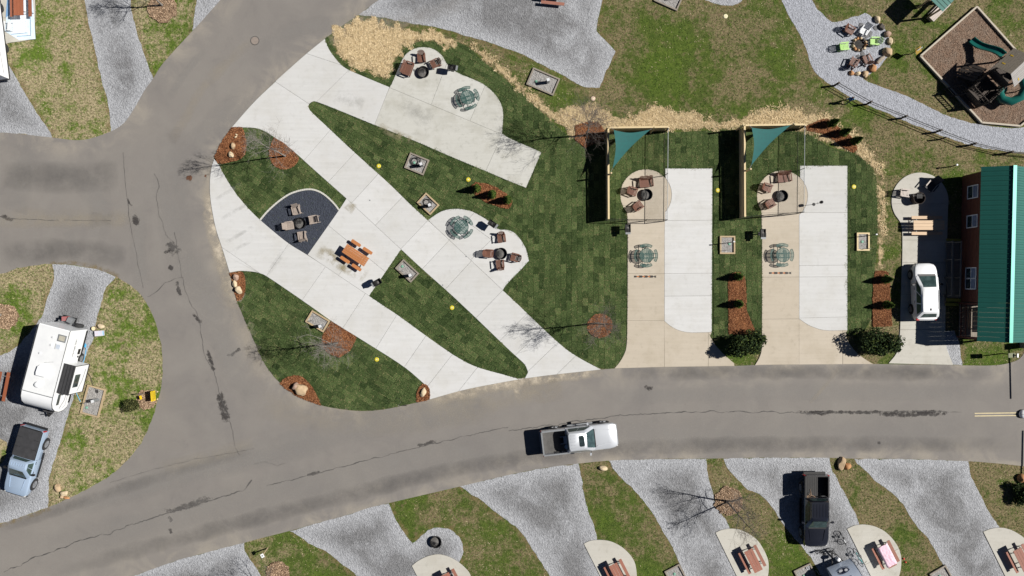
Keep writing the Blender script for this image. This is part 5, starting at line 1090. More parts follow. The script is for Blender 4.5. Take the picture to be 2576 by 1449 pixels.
# ------------------------------------------------------------------ fenced corners with shade sails
CHAIN = mat_chainlink()
def enclosure(x0, xr, yt, yb, ybr, posts, sail, tags):
    HF = 1.6; A = W(x0, yt, HF); B = W(x0 + 1, yb, HF); C = W(xr, yt - 2, HF); D = W(xr - 2, ybr, HF)
    f = thing('privacy_fence', tags[0], 'fence', (A.x, A.y, .03)); o = Vector((A.x, A.y, 0)); pk = None
    for P0, P1 in ((A, B), (A, C)):
        d = (P1 - P0); d.z = 0; L = d.length; u = d / L; n = int(L / .145); ang = math.atan2(u.y, u.x)
        for i in range(n):
            if pk is None: pk = MB().box((0, 0, .72), (.139, .02, 1.44)).build('picket', PINE, f); q = pk
            else: q = pk.copy(); COL.objects.link(q)
            q.location = (P0 + u * (.10 + (L - .14) * (i + .5) / n) - o) * 1; q.location.z = random.uniform(0, .006); q.rotation_euler[2] = ang
        nrm = Vector((-u.y, u.x, 0)); MB().bar(P0 - o + u * .06 + Vector((0, 0, HF - .04 - HF)) * 1 + Vector((0, 0, 0)), P1 - o - Vector((0, 0, .04)), .135, .038).build('cap_board', PINE, f)
        for zz in (.35, 1.2): MB().bar(P0 - o + nrm * -.04 + Vector((0, 0, zz - HF)), P1 - o + nrm * -.04 + Vector((0, 0, zz - HF)), .04, .09).build('rail', PINE, f)
    for (px, py, h) in posts: w = W(px, py, h); MB().box((w.x - o.x, w.y - o.y, h / 2), (.115, .115, h)).build('post', PINE, f)
    c = thing('chain_link_fence', tags[1], 'fence', (D.x, D.y, .03)); o2 = Vector((D.x, D.y, 0))
    for P0, P1 in ((C, D), (B, D)):
        d = P1 - P0; d.z = 0; L = d.length; u = d / L; a = P0 - o2; b = P1 - o2; a.z = b.z = 0; up = Vector((0, 0, HF - .06))
        m = MB().quad(a, b, b + up, a + up).build('wire_mesh', CHAIN, c); uv = m.data.uv_layers.new(name='UVMap')
        for lp, q in zip(m.data.loops, ((0, 0), (L, 0), (L, HF), (0, HF))): uv.data[lp.index].uv = q
        MB().tube([a + up, b + up], .022, 8).build('top_rail', GREYM if P0 is C else BLACKM, c); MB().tube([a + Vector((0, 0, .06)), b + Vector((0, 0, .06))], .012, 6).build('tension_wire', BLACKM, c)
        for k in ((0.02, .5, 1) if P0 is C else (.33, .66)): q = a.lerp(b, k); MB().tube([q, q + up * 1.02], .028, 8).build('fence_post', BLACKM, c)
    s = thing('shade_sail', tags[2], 'shade sail', (A.x, A.y, 0)); K = [W(*p[:2], p[2]) - o for p in sail]; cen = sum(K, Vector()) / 3; n = 14; V = []; F = []; ix = {}
    for i in range(n + 1):
        for j in range(n + 1 - i):
            a, b = i / n, j / n; g = 1 - a - b; p = K[0] * a + K[1] * b + K[2] * g; e = (a * b + b * g + g * a); pull = .95 * max(0, 1 - 27 * a * b * g) * e ; p = p + (cen - p) * pull * .9; p.z -= .25 * e; ix[i, j] = len(V); V.append(p)
    for i in range(n):
        for j in range(n - i):
            F.append((ix[i, j], ix[i + 1, j], ix[i, j + 1]))
            if j < n - i - 1: F.append((ix[i + 1, j], ix[i + 1, j + 1], ix[i, j + 1]))
    MB().add(V, F).build('fabric', SAIL, s, smooth=60)
    for k in K: d = (k - cen).normalized(); MB().tube([k - d * .02, k + d * .28], .012, 6).build('turnbuckle', ALLOY, s)
enclosure(1530.5, 1681, 321, 551, 552.6, [(1538, 435, 2.4), (1648, 320, 2.2), (1529, 320, 2.2), (1683, 321, 1.5), (1531, 549, 1.5)], [(1544, 327, 2.1), (1636, 326, 2.05), (1541, 424, 2.25)],
          ('new pine board fence on two sides of the corner next to the long lawn', 'black chain-link fence closing the corner next to the long lawn', 'teal triangular shade sail over the corner next to the long lawn'))
enclosure(1873.5, 2025, 315, 545, 533, [(1889, 425, 2.4), (2000, 312, 2.2), (1871, 314, 2.2), (2027, 315, 1.5), (1875, 543, 1.5)], [(1891, 321, 2.1), (1990, 314, 2.05), (1890, 416, 2.25)],
          ('new pine board fence on two sides of the corner between the grass strips', 'black chain-link fence closing the corner between the grass strips', 'teal triangular shade sail over the corner between the grass strips'))
BLK = plain('black_paint', (.016, .012, .010), None, 6, .6); ORP = plain('orange_paint', (.40, .13, .03), None, 6, .6)
for sx, sy, lb in ((2540, 1089, 'flat black and orange arrow lying on the beige pad next to the long lawn'), (3071, 1075, 'flat black and orange arrow lying on the beige pad between the grass strips')):
    w = W(*S(sx, sy)); t = thing('arrow_sign', lb, 'sign', (w.x, w.y, ZC + .004), 0, 'flat arrows on the beige pads')
    MB().box((0, 0, .008), (1.70, .05, .012)).build('shaft', BLK, t); MB().box((-.78, 0, .011), (.17, .14, .014)).build('tail', BLK, t)
    for x in (-.36, .06, .48): MB().prism([(x - .14, -.085), (x + .10, -.085), (x + .17, 0), (x + .10, .085), (x - .14, .085), (x - .08, 0)], .014, .022).build('chevron', BLK, t)
    for x in (-.58, -.14, .28): MB().prism([(x - .08, -.05), (x + .08, -.05), (x + .12, 0), (x + .08, .05), (x - .08, .05)], .013, .018).build('orange_band', ORP, t)
    MB().prism([(.74, -.07), (.88, -.085), (.82, 0), (.88, .085), (.74, .07)], .014, .022).build('head', BLK, t)
w = W(*S(3203, 805)); t = thing('lantern', 'black shepherd-hook lantern on the white pad beside the chain-link fence', 'lantern', (w.x, w.y, ZC))
MB().tube([(0, 0, 0), (0, 0, 1.15), (.05, .02, 1.3), (.16, .05, 1.34)], .016, 6).lathe([(.13, 0), (.11, .02)], 14).build('pole', BLACKM, t); MB().lathe([(.03, 1.34), (.12, 1.26), (.12, 1.06), (.05, 1.02)], 12, (.16, .05, 0)).build('lamp_shade', BLACKM, t)
for a in (0, 2.1, 4.2): MB().tube([(0, 0, .8), (.1 * math.cos(a), .1 * math.sin(a), .92)], .01, 5).build('scroll', BLACKM, t)
# ------------------------------------------------------------------ hook-up boxes, coils, discs
def tz(ox, oy, x, y): return T(ox, oy, [(x, y)])[0]
hookup(tz(1000, 600, 1551, 112), 1.62, 1.30, -22, GREYW, 'weathered timber hook-up box with black cable, between the weathered patio and its driveway', ped=(.40, -.12), pipe=None, cap=(-.2, .1))
coil(tz(1000, 600, 1535, 90), .42, .14, BLACKP, 'big black cable coil in the box nearest the weathered patio', 7, tail=[tz(1000, 600, 1560, 150), tz(1000, 600, 1600, 135)], seed=1)
hookup(tz(1000, 600, 1658, 491), 1.45, 1.08, -43, TANW, 'tan timber hook-up box with black cable, beside the heart-shaped patio', ped=(.18, -.16), pipe=(-.5, .05), cap=None)
coil(tz(1000, 600, 1648, 478), .36, .14, BLACKP, 'black cable coil in the box beside the heart-shaped patio', 6, tail=[tz(1000, 600, 1600, 500), tz(1000, 600, 1575, 480)], seed=2)
hookup(tz(1000, 600, 1459, 1127), 1.68, .98, -42.6, GREYW, 'weathered timber hook-up box with pale gravel, beside the orange picnic table patio', ped=(.33, -.36), pipe=(-.35, .0), cap=(-.38, .35))
hookup(tz(1000, 1200, 611, 156), 1.66, 1.06, -31, TANW, 'new timber hook-up box touching the mulch bed of the pale-barked tree', ped=(.36, -.36), pipe=(-.32, .05), cap=None)
hookup(tz(2000, 600, 2083, 881), 1.20, 1.42, 0, TANW, 'timber hook-up box with green cap in the grass strip between the pads', ped=None, pipe=(-.1, -.42), cap=(.16, .08), pole=(.14, .18, 1.45))
hookup(tz(3000, 600, 954, 850), 1.00, 1.42, 0, PINE, 'bright new pine hook-up box in the grass strip by the straw path', ped=None, pipe=(.3, -.55), cap=(-.05, 0), pole=(.45, .48, 1.45))
hookup(tz(2000, 0, 335, 779), 2.30, 1.45, -23, GREYW, 'large weathered hook-up box between the gravel lot and the straw', z=.0, ped=(.35, -.05), pipe=(-.2, .05), cap=(-.55, .02)); hookup(tz(2000, 0, 1530, -20), 2.0, 1.45, -24, GREYW, 'weathered hook-up box in the lawn beside the small gravel patch', z=0, ped=(.55, .0), pipe=(0, .2), cap=(-.3, .1))
hookup(tz(0, 1200, 895, 915), 1.50, 2.32, -15, TANW, 'long tan hook-up box beside the travel trailer slide-out', z=.046, ped=(.35, .10), pipe=(-.5, -.1), cap=(-.52, -.50)); hookup(tz(2000, 1668, 1600, 1450), 1.32, 1.6, 28, GREYW, 'grey hook-up box in the grass between two half-round pads', z=0, ped=None, pipe=None, cap=(-.15, .2))
hookup(tz(3000, 1668, 1710, 1465), 1.45, 1.6, 30, GREYW, 'grey hook-up box across the grass from the pink-covered table', z=0, ped=None, pipe=None, cap=(-.2, .15)); hookup(tz(3000, 1668, 420, 1450), 1.45, 1.7, 26, GREYW, 'grey hook-up box in the shadow of the small trailer', z=.0, ped=None, pipe=None, cap=(-.2, .05))
coil(tz(0, 1200, 925, 822), .12, .12, BLACKP, 'small black cord coil in the long tan hook-up box', 4, tail=[tz(0, 1200, 890, 760), tz(0, 1200, 870, 680), tz(0, 1200, 820, 620)], seed=3); coil(tz(3000, 1668, 428, 1365), .17, .09, plain('white_hose', (.5, .52, .55), None, 3, .5), 'white hose coil in the shaded hook-up box', 4, 'hose_coil', 'hose', tail=[tz(3000, 1668, 470, 1410), tz(3000, 1668, 510, 1390), tz(3000, 1668, 540, 1430), tz(3000, 1668, 580, 1420)], seed=4)
coil(tz(0, 1200, 805, 385), .13, .06, BLUEH, 'bright blue water hose running along the travel trailer', 4, 'water_hose', 'hose', tail=[tz(0, 1200, 825, 420), tz(0, 1200, 805, 520), tz(0, 1200, 760, 650), tz(0, 1200, 725, 780), tz(0, 1200, 735, 850), tz(0, 1200, 770, 920)], seed=5, rad=.022)
def disc(c, m, label, z, group):
    w = W(*c); t = thing('marker_disc', label, 'marker', (w.x, w.y, z), 0, group); MB().lathe([(.175, 0), (.175, .025), (.14, .05), (.075, .055), (.07, .03)], 24).build('ring', m, t); MB().lathe([(.07, .02), (.05, .05), (.01, .055)], 12).build('hub', CREAMP, t)
GD = 'yellow marker discs in the new lawns'
for c, lb in (((953, 418), 'yellow marker disc beside the weathered cable box lawn corner'), ((1178, 452), 'yellow marker disc beside the three small conifers'), ((1137, 774), 'yellow marker disc in the long pointed lawn'), ((948, 904), 'yellow marker disc beside the bed of the pale-barked tree'), ((1805, 479), 'yellow marker disc in the shadow side of the board fence'), ((2147, 470), 'yellow marker disc in the grass strip by the straw path')): disc(c, YELP, lb, .05, GD)
disc((1825, 41), CREAMP, 'cream marker disc in the old lawn beside the small gravel patch', .0, 'cream marker discs'); disc((1492, 248), plain('pink_plastic', (.6, .45, .36), None, 3, .5), 'pinkish marker disc at the straw edge by the bare bush tree', .0, 'cream marker discs')
# ------------------------------------------------------------------ boulders in the beds
GB = 'boulders in the mulch beds'
for k, (c, d, rz, m, lb, z) in enumerate([((588, 368), (.42, .56, .36), 10, ST_TAN, 'oval tan boulder in the corner mulch bed at the road bend', .07), ((583, 391), (.40, .58, .36), 20, ST_CREAM, 'cream boulder next to the tree shadow in the road bend bed', .07), ((594, 345), (.26, .16, .18), 30, ST_CREAM, 'small flat cream stone in the road bend bed', .07), ((596, 339.5), (.22, .13, .14), -30, ST_CREAM, 'smallest cream stone in the road bend bed', .07),
   ((595, 697), (.46, .60, .40), 0, ST_PINK, 'grey-pink boulder at the concrete end of the narrow roadside bed', .07), ((592, 714), (.40, .62, .34), 15, ST_CREAM, 'split cream boulder in the middle of the narrow roadside bed', .07), ((602, 730), (.62, .66, .46), 40, ST_CREAM, 'largest cream boulder at the pointed end of the narrow roadside bed', .07), ((1065, 986), (.52, .80, .34), -18, ST_CREAM, 'triangular cream boulder in the small bed at the driveway mouth', .07), ((1517, 1177), (.72, .42, .40), -10, ST_CREAM, 'grey and white boulder at the roadside between two gravel drives', .0),
   ((2116, 1166), (.72, 1.12, .60), -8, ST_TAN, 'long tan boulder at the roadside by the black pickup drive', .0), ((2131, 1172), (.58, .62, .42), 30, ST_ORANGE, 'round orange boulder leaning on the long tan boulder', .0), ((2567, 1203), (.66, .78, .60), 0, ST_ORANGE, 'orange boulder beside the dark roadside bush', .0), ((148.5, 1227), (.62, .72, .38), 20, ST_TAN, 'angular tan stone farthest from the road in the corner stone group', .05), ((164, 1240), (.68, .46, .38), 0, ST_CREAM, 'pale flat stone in the corner stone group', .05), ((157.5, 1248.5), (.42, .34, .26), 30, ST_TAN, 'small tan stone in the corner stone group', .05), ((169.5, 1251.5), (.52, .28, .24), -10, ST_ORANGE, 'orange stone in the corner stone group', .05), ((256.5, 820.5), (.58, .42, .34), -15, ST_CREAM, 'cream rock beside the clear storage box', .05)]): rock(c, d, rz, lb, m, 200 + k, z=z, group=GB)
rock((757, 978), (1.35, 1.0, .62), -32, 'very large layered boulder in the mulch bed at the road corner', ST_TAN, 240, z=.06, rough=.5); rock((746, 971), (.75, .6, .62), 20, 'dark upright rock against the very large layered boulder', ST_PINK, 243, z=.06)
w = W(239.5, 826); t = thing('tree_stump', 'pale sawn tree stump beside the clear storage box', 'stump', (w.x, w.y, .05)); MB().lathe([(.19, 0), (.17, .20), (.165, .24)], 14).build('bark', plain('stump_bark', (.20, .15, .09), None, 8, .9), t); MB().lathe([(.155, .241), (.15, .245)], 14).build('cut_face', plain('fresh_wood', (.66, .58, .36), (.55, .46, .27), 6, .8), t)
w = W(*tz(0, 1200, 962, 270)); t = thing('storage_box', 'clear plastic storage box with pale blue lid on the grass', 'storage box', (w.x, w.y, .05), R(4)); MB().box((0, 0, .14), (.58, .40, .28)).build('tub', plain('clear_tub', (.42, .50, .55), (.5, .42, .45), 6, .3), t); MB().box((-.03, 0, .292), (.62, .42, .025)).build('lid', plain('lid_blue', (.45, .52, .60), (.55, .42, .46), 5, .3), t); MB().box((.30, 0, .25), (.04, .3, .05)).build('latch', BLUEH, t)
# ------------------------------------------------------------------ plants
for k, (x, y, h, lb) in enumerate([(1200, 476, 1.5, 'small conifer at the round end of the oval mulch bed'), (1239, 490.5, 1.5, 'small conifer in the middle of the oval mulch bed'), (1277, 504, 1.5, 'small conifer at the lawn end of the oval mulch bed'), (2088, 313, 1.65, 'small conifer of the straw-side bed closest to the fence'), (2117, 336, 1.65, 'middle small conifer of the straw-side bed'), (2146, 357, 1.65, 'small conifer of the straw-side bed farthest from the fence'), (1853, 696, 1.5, 'small conifer at the round head of the mulch strip between the pads'), (1854, 764, 1.5, 'small conifer halfway down the mulch strip between the pads'), (2222, 703, 1.55, 'small conifer at the round head of the mulch strip by the white car'), (2225, 767, 1.55, 'small conifer halfway down the mulch strip by the white car')]): conifer((x, y), h, .36, lb, 300 + k, 'young conifers in the mulch beds')
bush((1870, 862), 1.5, 1.0, 1.8, 'dark leafy shrub filling the road end of the strip between the pads', 31, BUSHL); bush((2203, 858), 1.6, 1.05, 1.9, 'leafy shrub with sunny rim at the road end of the strip by the white car', 32, BUSHL); bush((2563, 1243), .85, 1.1, 1.0, 'dark thin-leaved bush beside the orange roadside boulder', 33, BUSHL, 2600); bush((338, 1018), .78, .55, .75, 'olive bush beside the yellow roadside sign', 34, BUSHG, 1500, .07)
bare_tree((1474, 341), 6.6, 'bare tree with wide spray of twigs beside the board fence', 41, BARK, .30, .075, 34, 1.15); bare_tree((718, 393), 8.0, 'slender pale-barked bare tree in the bed touching the road bend lawn', 42, BARKP, .35, .065, 24, .8); bare_tree((848, 863), 7.0, 'pale-barked bare tree in the mulch bed touching a timber box', 43, BARKP, .34, .085, 28, .95); bare_tree((1505, 813), 6.8, 'bare tree in the round mulch bed at the tip of the long lawn', 44, BARK, .34, .07, 30, 1.0)
bare_tree((409, 14), 5.6, 'bare tree in the leaf bed between two gravel drives by the bend', 45, BARKP, .3, .08, 22, .9); bare_tree((1828, 1261), 5.4, 'twin-stemmed bare tree in the leaf bed beside the black pickup drive', 46, BARK, .3, .075, 30, 1.1, 2); bare_tree((706, 1452), 6.2, 'bare tree casting its branch shadow across the corner gravel drive', 47, BARK, .3, .08, 28, 1.0); bare_tree((2, 792), 5.0, 'bare tree with pale trunk foot behind the travel trailer', 48, BARKP, .3, .1, 20, .9)
# ------------------------------------------------------------------ vehicles
def at(sx, sy, z, hz=0.0): q = W(*S(sx, sy), hz); return (q.x, q.y, z)
SILVER = plain('silver_paint', (.52, .54, .57), (.48, .50, .53), .8, .32, .35, coat=.6); BLKPT = plain('black_paint_gloss', (.010, .011, .016), (.013, .014, .02), .8, .22, 0, coat=.8); BLUEG = plain('grey_blue_paint', (.38, .48, .62), (.35, .45, .58), .8, .34, .3, coat=.5); VINYL = plain('black_vinyl', (.022, .022, .024), (.035, .035, .038), 3, .8)  # BLUEG: grey-blue paint with the blue of reflected sky put into its colour
pickup('pickup_truck', 'silver crew-cab pickup with sunroof driving on the asphalt road', at(2281, 1724, .034, .5), R(6.6), SILVER, 5.9, 1.0, (-1.05, 1.15), 5, None, True, GREYM, floor=plain('bed_liner', (.09, .085, .08), (.06, .058, .055), 5, .8))
suv('white compact car parked on the pad beside the cabin', at(3621, 1149, ZC), R(91.2))
pickup('pickup_truck', 'black crew-cab pickup parked on gravel with sticks in its bed', at(3194, 1998, .02), R(-90), BLKPT, 5.6, .97, (-1.05, 1.25), 5, None, False)
pickup('pickup_truck', 'grey-blue pickup with black soft bed cover parked behind the travel trailer', at(127, 1806, .06), R(-106.5), BLUEG, 5.4, .96, (-.35, 1.15), 6, VINYL, False)
def loose(name, mb, m, label, cat, loc, rz=0, group=None): o = mb.build(name, m, None, loc, rz); return tag(o, label, cat, group)
w = Vector(at(3172, 1955, .76)); rn = random.Random(5); STK = plain('bare_stick', (.34, .23, .15), (.22, .15, .10), 9, .9)
for k in range(9):
    a = rn.uniform(.9, 2.2) if k < 6 else rn.uniform(-.6, .3); L = rn.uniform(.5, 1.1); d = Vector((math.cos(a), math.sin(a), 0)); c = w + Vector((rn.uniform(-.25, .25), rn.uniform(-.35, .35), .03 + .025 * k)); loose('stick', MB().tube([c - d * L / 2, c + Vector((.02, .03, .01)), c + d * L / 2], [.022, .018, .012], 6), STK, 'dry stick lying in the black pickup bed', 'stick', (0, 0, 0), 0, 'sticks in the pickup bed')
for dx, dy, r, c, lb in ((.14, -.10, .10, (.75, .30, .33), 'pale pink ball among the sticks in the pickup bed'), (.24, -.28, .12, (.55, .02, .04), 'red ball among the sticks in the pickup bed'), (.10, -.48, .11, (.20, .09, .42), 'purple ball among the sticks in the pickup bed')):
    m = MB().lathe([(r * math.sin(PI * i / 8) + .001, -r * math.cos(PI * i / 8)) for i in range(9)], 14); o = loose('toy_ball', m, plain(lb[:9], c, None, 3, .5), lb, 'ball', (w.x + dx, w.y + dy, .74 + .35 + r)); o.location.z = .76 + r
w = Vector(at(2216, 1731, .765, .8)); t = thing('machine', 'silver machine with black gears standing in the silver pickup bed', 'machine', w, R(6.6)); MB().box((0, 0, .06), (.50, .62, .12)).build('base', BLACKM, t); MB().box((.15, 0, .22), (.20, .5, .22)).build('housing', ALLOY, t)
for k in range(4): MB().disc((-.08, -.22 + .15 * k, .20), .07, .10, 'x', 12).build('gear', BLACKM, t)
for s in (-1, 1): MB().bar((-.22, s * .27, .28), (.25, s * .27, .28), .05, .05).build('side_bar', ALLOY, t)
t = thing('bucket', 'pale blue round bucket in the silver pickup bed', 'bucket', at(2230, 1757, .765, .8)); MB().lathe([(.13, 0), (.16, .3)], 16).build('pail', plain('bucket_blue', (.16, .24, .36), None, 3, .5), t); MB().lathe([(.165, .3), (.16, .325), (.04, .33)], 16).build('lid', plain('lid_grey', (.3, .38, .48), None, 3, .5), t)
# travel trailer
c = at(259.5, 1440, .06); t = thing('travel_trailer', 'long white travel trailer with black slide-out awning on gravel', 'trailer', c, R(-104.7)); TR = t; hw = 1.2
prof = [(-3.3, .55), (-3.3, 2.95), (-3.22, 3.0), (1.9, 3.0), (2.35, 2.92), (2.75, 2.66), (3.05, 2.2), (3.2, 1.6), (3.15, 1.0), (2.95, .6), (2.7, .55)]
o = MB().extrude_y(prof, -hw, hw).build('body', WHITE, t, smooth=25); fix_normals(o); rf = MB().box((-.70, 0, 3.008), (5.1, 2.34, .02)).build('roof', WHITER, t); MB().bar((1.87, -hw, 3.02), (1.87, hw, 3.02), .06, .012).build('roof_seam', GREYM, rf)
for s in (-1, 1): MB().tube([(x, s * hw, z) for x, z in prof[1:10]], .022, 5).build('edge_trim', BLACKM, t); MB().box((-.3, s * (hw + .005), .50), (5.8, .03, .22)).build('skirt', BLACKM, t)
MB().tube([(-3.1, -hw - .07, 2.86), (2.0, -hw - .07, 2.86)], .075, 8).build('awning_roll', GREYM, t)
for x, y in ((-2.55, .1), (-1.95, .12), (-1.15, -.55)): MB().lathe([(.085, 3.02), (.07, 3.10), (.03, 3.11)], 14, (x, y, 0)).build('roof_vent', WHITER, t)
o = MB().box((-2.62, .78, 3.045), (.52, .62, .06)).build('roof_hatch', GREYM, t); MB().box((-2.62, .78, 3.08), (.36, .46, .02)).build('skylight', plain('cream_dome', (.42, .40, .33), None, 4, .3), o); o = MB().box((-1.95, .66, 3.05), (.42, .40, .07)).build('roof_hatch', WHITER, t); MB().box((-1.95, .66, 3.09), (.32, .30, .02)).build('skylight', plain('blue_dome', (.5, .55, .62), None, 4, .25), o)
MB().loft([[Vector((x, y * w_, z)) for y, z in ((-1, 3.02), (1, 3.02), (.92, h), (-.92, h))] for x, w_, h in ((-.30, .30, 3.16), (-.2, .38, 3.27), (.25, .40, 3.30), (.48, .37, 3.26))]).build('air_conditioner', WHITE, t, smooth=30); MB().lathe([(.24, 3.02), (.23, 3.10), (.15, 3.22), (.03, 3.25)], 18, (1.18, -.12, 0)).build('satellite_dome', WHITE, t); MB().tube([(-.75, .60, 3.03), (-.55, -.05, 3.06)], .012, 5).build('antenna', GREYM, t)
so = MB().box((.36, hw + .44, 1.62), (2.2, .88, 2.05)).build('slide_out', WHITE, t); aw = MB().box((.36, hw + .44, 2.67), (2.3, .98, .04)).build('slide_awning', VINYL, so)
for k in range(4): MB().bar((-.78, hw + .1 + .24 * k, 2.70), (1.5, hw + .1 + .24 * k, 2.70), .035, .016).build('awning_seam', BLACKP, so)
MB().box((.45, hw + .885, 1.95), (1.0, .02, .72)).build('slide_window', GLASS, so); MB().box((.36, hw + .89, .62), (2.24, .03, .10)).build('slide_trim', BLACKM, so)
for s in (-1, 1): MB().box((.36 + s * 1.1, hw + .885, 1.62), (.04, .03, 2.05)).build('slide_trim', BLACKM, so)
STRP = plain('grey_graphic', (.13, .13, .14), None, 4, .5); MB().tube([(-.4, hw + .893, 1.0), (.5, hw + .893, 1.12), (1.3, hw + .893, 1.5)], .022, 4).build('graphic_swoosh', STRP, so); MB().box((2.15, hw + .008, 2.1), (.85, .02, .34)).build('front_window', GLASS, t); MB().tube([(1.7, hw + .01, 1.2), (2.3, hw + .01, 1.25), (2.9, hw + .01, 1.7)], .025, 4).build('graphic_swoosh', STRP, t); MB().tube([(1.75, hw + .01, .95), (2.75, hw + .01, .95), (2.9, hw + .01, 1.3)], .012, 4).build('hatch_outline', STRP, t)
text_mesh('Heritage Glen', .24, STRP, t, Matrix(((-1, 0, 0, -1.9), (0, 0, 1, hw + .012), (0, 1, 0, 1.75), (0, 0, 0, 1))))
MB().box((-1.55, hw + .02, .95), (.42, .04, .3)).build('service_port', BLACKM, t); MB().box((-1.15, hw + .02, .95), (.14, .04, .14)).build('service_port', BLACKM, t)
wheels(t, (-.95, -1.75)[:1], hw + .0, .36); MB().box((-3.42, 0, .62), (.16, 2.2, .12)).build('rear_bumper', GREYM, t); MB().disc((-3.52, .72, .95), .33, .2, 'x', 22).build('spare_wheel', RUBBER, t)
rk = MB().box((-3.75, -.25, .72), (.45, 1.1, .05)).build('cargo_rack', BLACKM, t); MB().box((-3.75, -.45, .88), (.34, .55, .22), .3).build('red_case', plain('red_case', (.42, .06, .06), (.16, .15, .15), 5, .6), rk); MB().box((-3.75, -.0, .98), (.40, .42, .36), -.2).build('grey_case', GREYM, rk)
MB().bar((3.0, -.55, .5), (4.05, 0, .5), .08, .1).bar((3.0, .55, .5), (4.05, 0, .5), .08, .1).build('hitch', BLACKM, t); MB().box((3.42, 0, .75), (.4, .62, .42)).build('battery_cover', VINYL, t); MB().tube([(3.85, 0, .0), (3.85, 0, 1.0)], .035, 8).build('jack', BLACKM, t)
for x in (-2.7, 2.4):
    for s in (-1, 1): MB().bar((x, s * .8, .5), (x + .2, s * .9, .0), .07, .07).build('stabiliser', BLACKM, t)
# small trailer at the lower edge
hd = Vector((-.378, .926, 0)); nose = Vector(at(3300, 2216, 0, .7)); c = nose - hd * 3.0; t = thing('small_trailer', 'pale blue-white trailer nose with round dark emblem beside the bicycles', 'trailer', (c.x, c.y, .02), math.atan2(hd.y, hd.x)); hw = 1.0; PB = plain('pearl_blue', (.52, .58, .66), (.44, .51, .62), 1.0, .3, .2, coat=.5)
prof = [(-2.6, .6), (-2.6, 2.6), (-2.4, 2.7), (.6, 2.7), (1.5, 2.5), (2.4, 1.75), (2.85, 1.1), (3.0, .75), (2.9, .6)]; o = MB().extrude_y(prof, -hw, hw).build('body', PB, t, smooth=35); fix_normals(o)
for s in (-1, 1): MB().tube([(x, s * hw, z) for x, z in prof[2:8]], .02, 5).build('edge_trim', GREYM, t)
wheels(t, (-.6,), hw, .34); MB().bar((2.8, -.5, .5), (4.0, 0, .48), .07, .09).bar((2.8, .5, .5), (4.0, 0, .48), .07, .09).build('hitch', BLACKM, t); MB().lathe([(.155, .55), (.16, .85), (.12, .95), (.04, .98)], 16, (3.30, -.08, 0)).build('propane_tank', WHITE, t); MB().tube([(3.75, 0, .02), (3.75, 0, .95)], .035, 8).bar((3.75, -.12, .95), (3.75, .14, .95), .03, .03).build('jack', BLACKM, t)
a0, a1 = Vector((2.85, 0, 1.1)), Vector((2.4, 0, 1.75)); up = (a1 - a0).normalized(); nm = Vector((up.z, 0, -up.x)); NAVY = plain('navy_decal', (.012, .016, .035), None, 4, .4)
def cap(y, v): return a0 + up * v + Vector((0, y, 0)) + nm * .008
def ell(cy, cv, ry, rv, a=0, n=26, k0=0, k1=1): return [cap(cy + ry * math.cos(2 * PI * (k0 + (k1 - k0) * i / n)) * math.cos(a) - rv * math.sin(2 * PI * (k0 + (k1 - k0) * i / n)) * math.sin(a), cv + ry * math.cos(2 * PI * (k0 + (k1 - k0) * i / n)) * math.sin(a) + rv * math.sin(2 * PI * (k0 + (k1 - k0) * i / n)) * math.cos(a)) for i in range(n)]
em = MB().add(ell(.05, .38, .46, .19, .05), [tuple(range(26))]).build('emblem', NAVY, t)
for cy, cv, ry, rv in ((.22, .34, .17, .10), (-.18, .42, .13, .11)): MB().add([p + nm * .006 for p in ell(cy, cv, ry, rv, .2)], [tuple(range(26))]).build('emblem_patch', WHITE, em)
MB().tube(ell(.05, .38, .54, .24, .05, 26, .05, .45), .014, 4).tube(ell(.05, .38, .54, .25, .05, 26, .55, .92), .014, 4).build('emblem_ring', NAVY, em)
for k, y in enumerate((.40, .27, .14, -.02, -.18, -.31)): MB().box((2.22, y, 1.93), (.10, .085, .02), 0, Matrix.Rotation(-.95, 3, 'Y')).build('letter_mark', WHITE if k != 4 else NAVY, t)
bicycle('white child bicycle standing beside the black pickup', at(3322, 2120, .02, .3), R(-66), R(8), WHITE, .72); bicycle('teal bicycle leaning beside the small trailer nose', at(3376, 2196, .02, .3), R(-68), R(-10), plain('teal_paint', (.02, .28, .27), None, 3, .3), .95); bicycle('dark bicycle in the shade between the black pickup and the small trailer', at(3246, 2166, .02, .3), R(10), R(12), BLACKM, .9)
for k, (x, y) in enumerate(((1345, 1283), (1363, 1315))):
    o = MB().lathe([(.07 * math.sin(PI * i / 6) + .001, -.07 * math.cos(PI * i / 6)) for i in range(7)], 12).build('toy_ball', plain('bright_red', (.6, .03, .02), None, 3, .5), None, (*W(*tz(3000, 1668, x, y))[:2], .07)); tag(o, 'small red ball in the grass beside the pink-covered table', 'ball', 'red balls in the grass')
# tables on the half-round pads
for sx, sy, lb, z in ((2433, 2262, 'reddish picnic table on the half-round pad of the second long gravel drive', ZC), (2965, 2206, 'reddish picnic table on the half-round pad next to the twin-stemmed tree', ZC), (3492, 2188, 'reddish picnic table under the pink cloth', ZC), (4022, 2202, 'reddish picnic table on the half-round pad beyond the rectangular gravel marks', ZC), (1772, 2300, 'reddish picnic table on the half-round pad next to the lone fire ring', ZC)): put(PT_RED, (sx, sy), z, -63, lb, 'picnic tables on half-round pads', .7)
put(FIRE, (1717, 2131), .03, 150, 'lone black fire ring on the round gravel lobe', 'black fire rings'); put(PT_RUSSET, (76, 4), ZC, 91, 'russet plank picnic table standing on the blue and white mat', 'picnic tables', .7); put(PT_RUSSET, (-12, 1516), .06, 79, 'russet plank picnic table on gravel behind the travel trailer', 'picnic tables', .5); put(PT_RED, (2180, -22), .02, -6, 'reddish picnic table on the large gravel lot by the weathered hook-up box', 'picnic tables', .5)
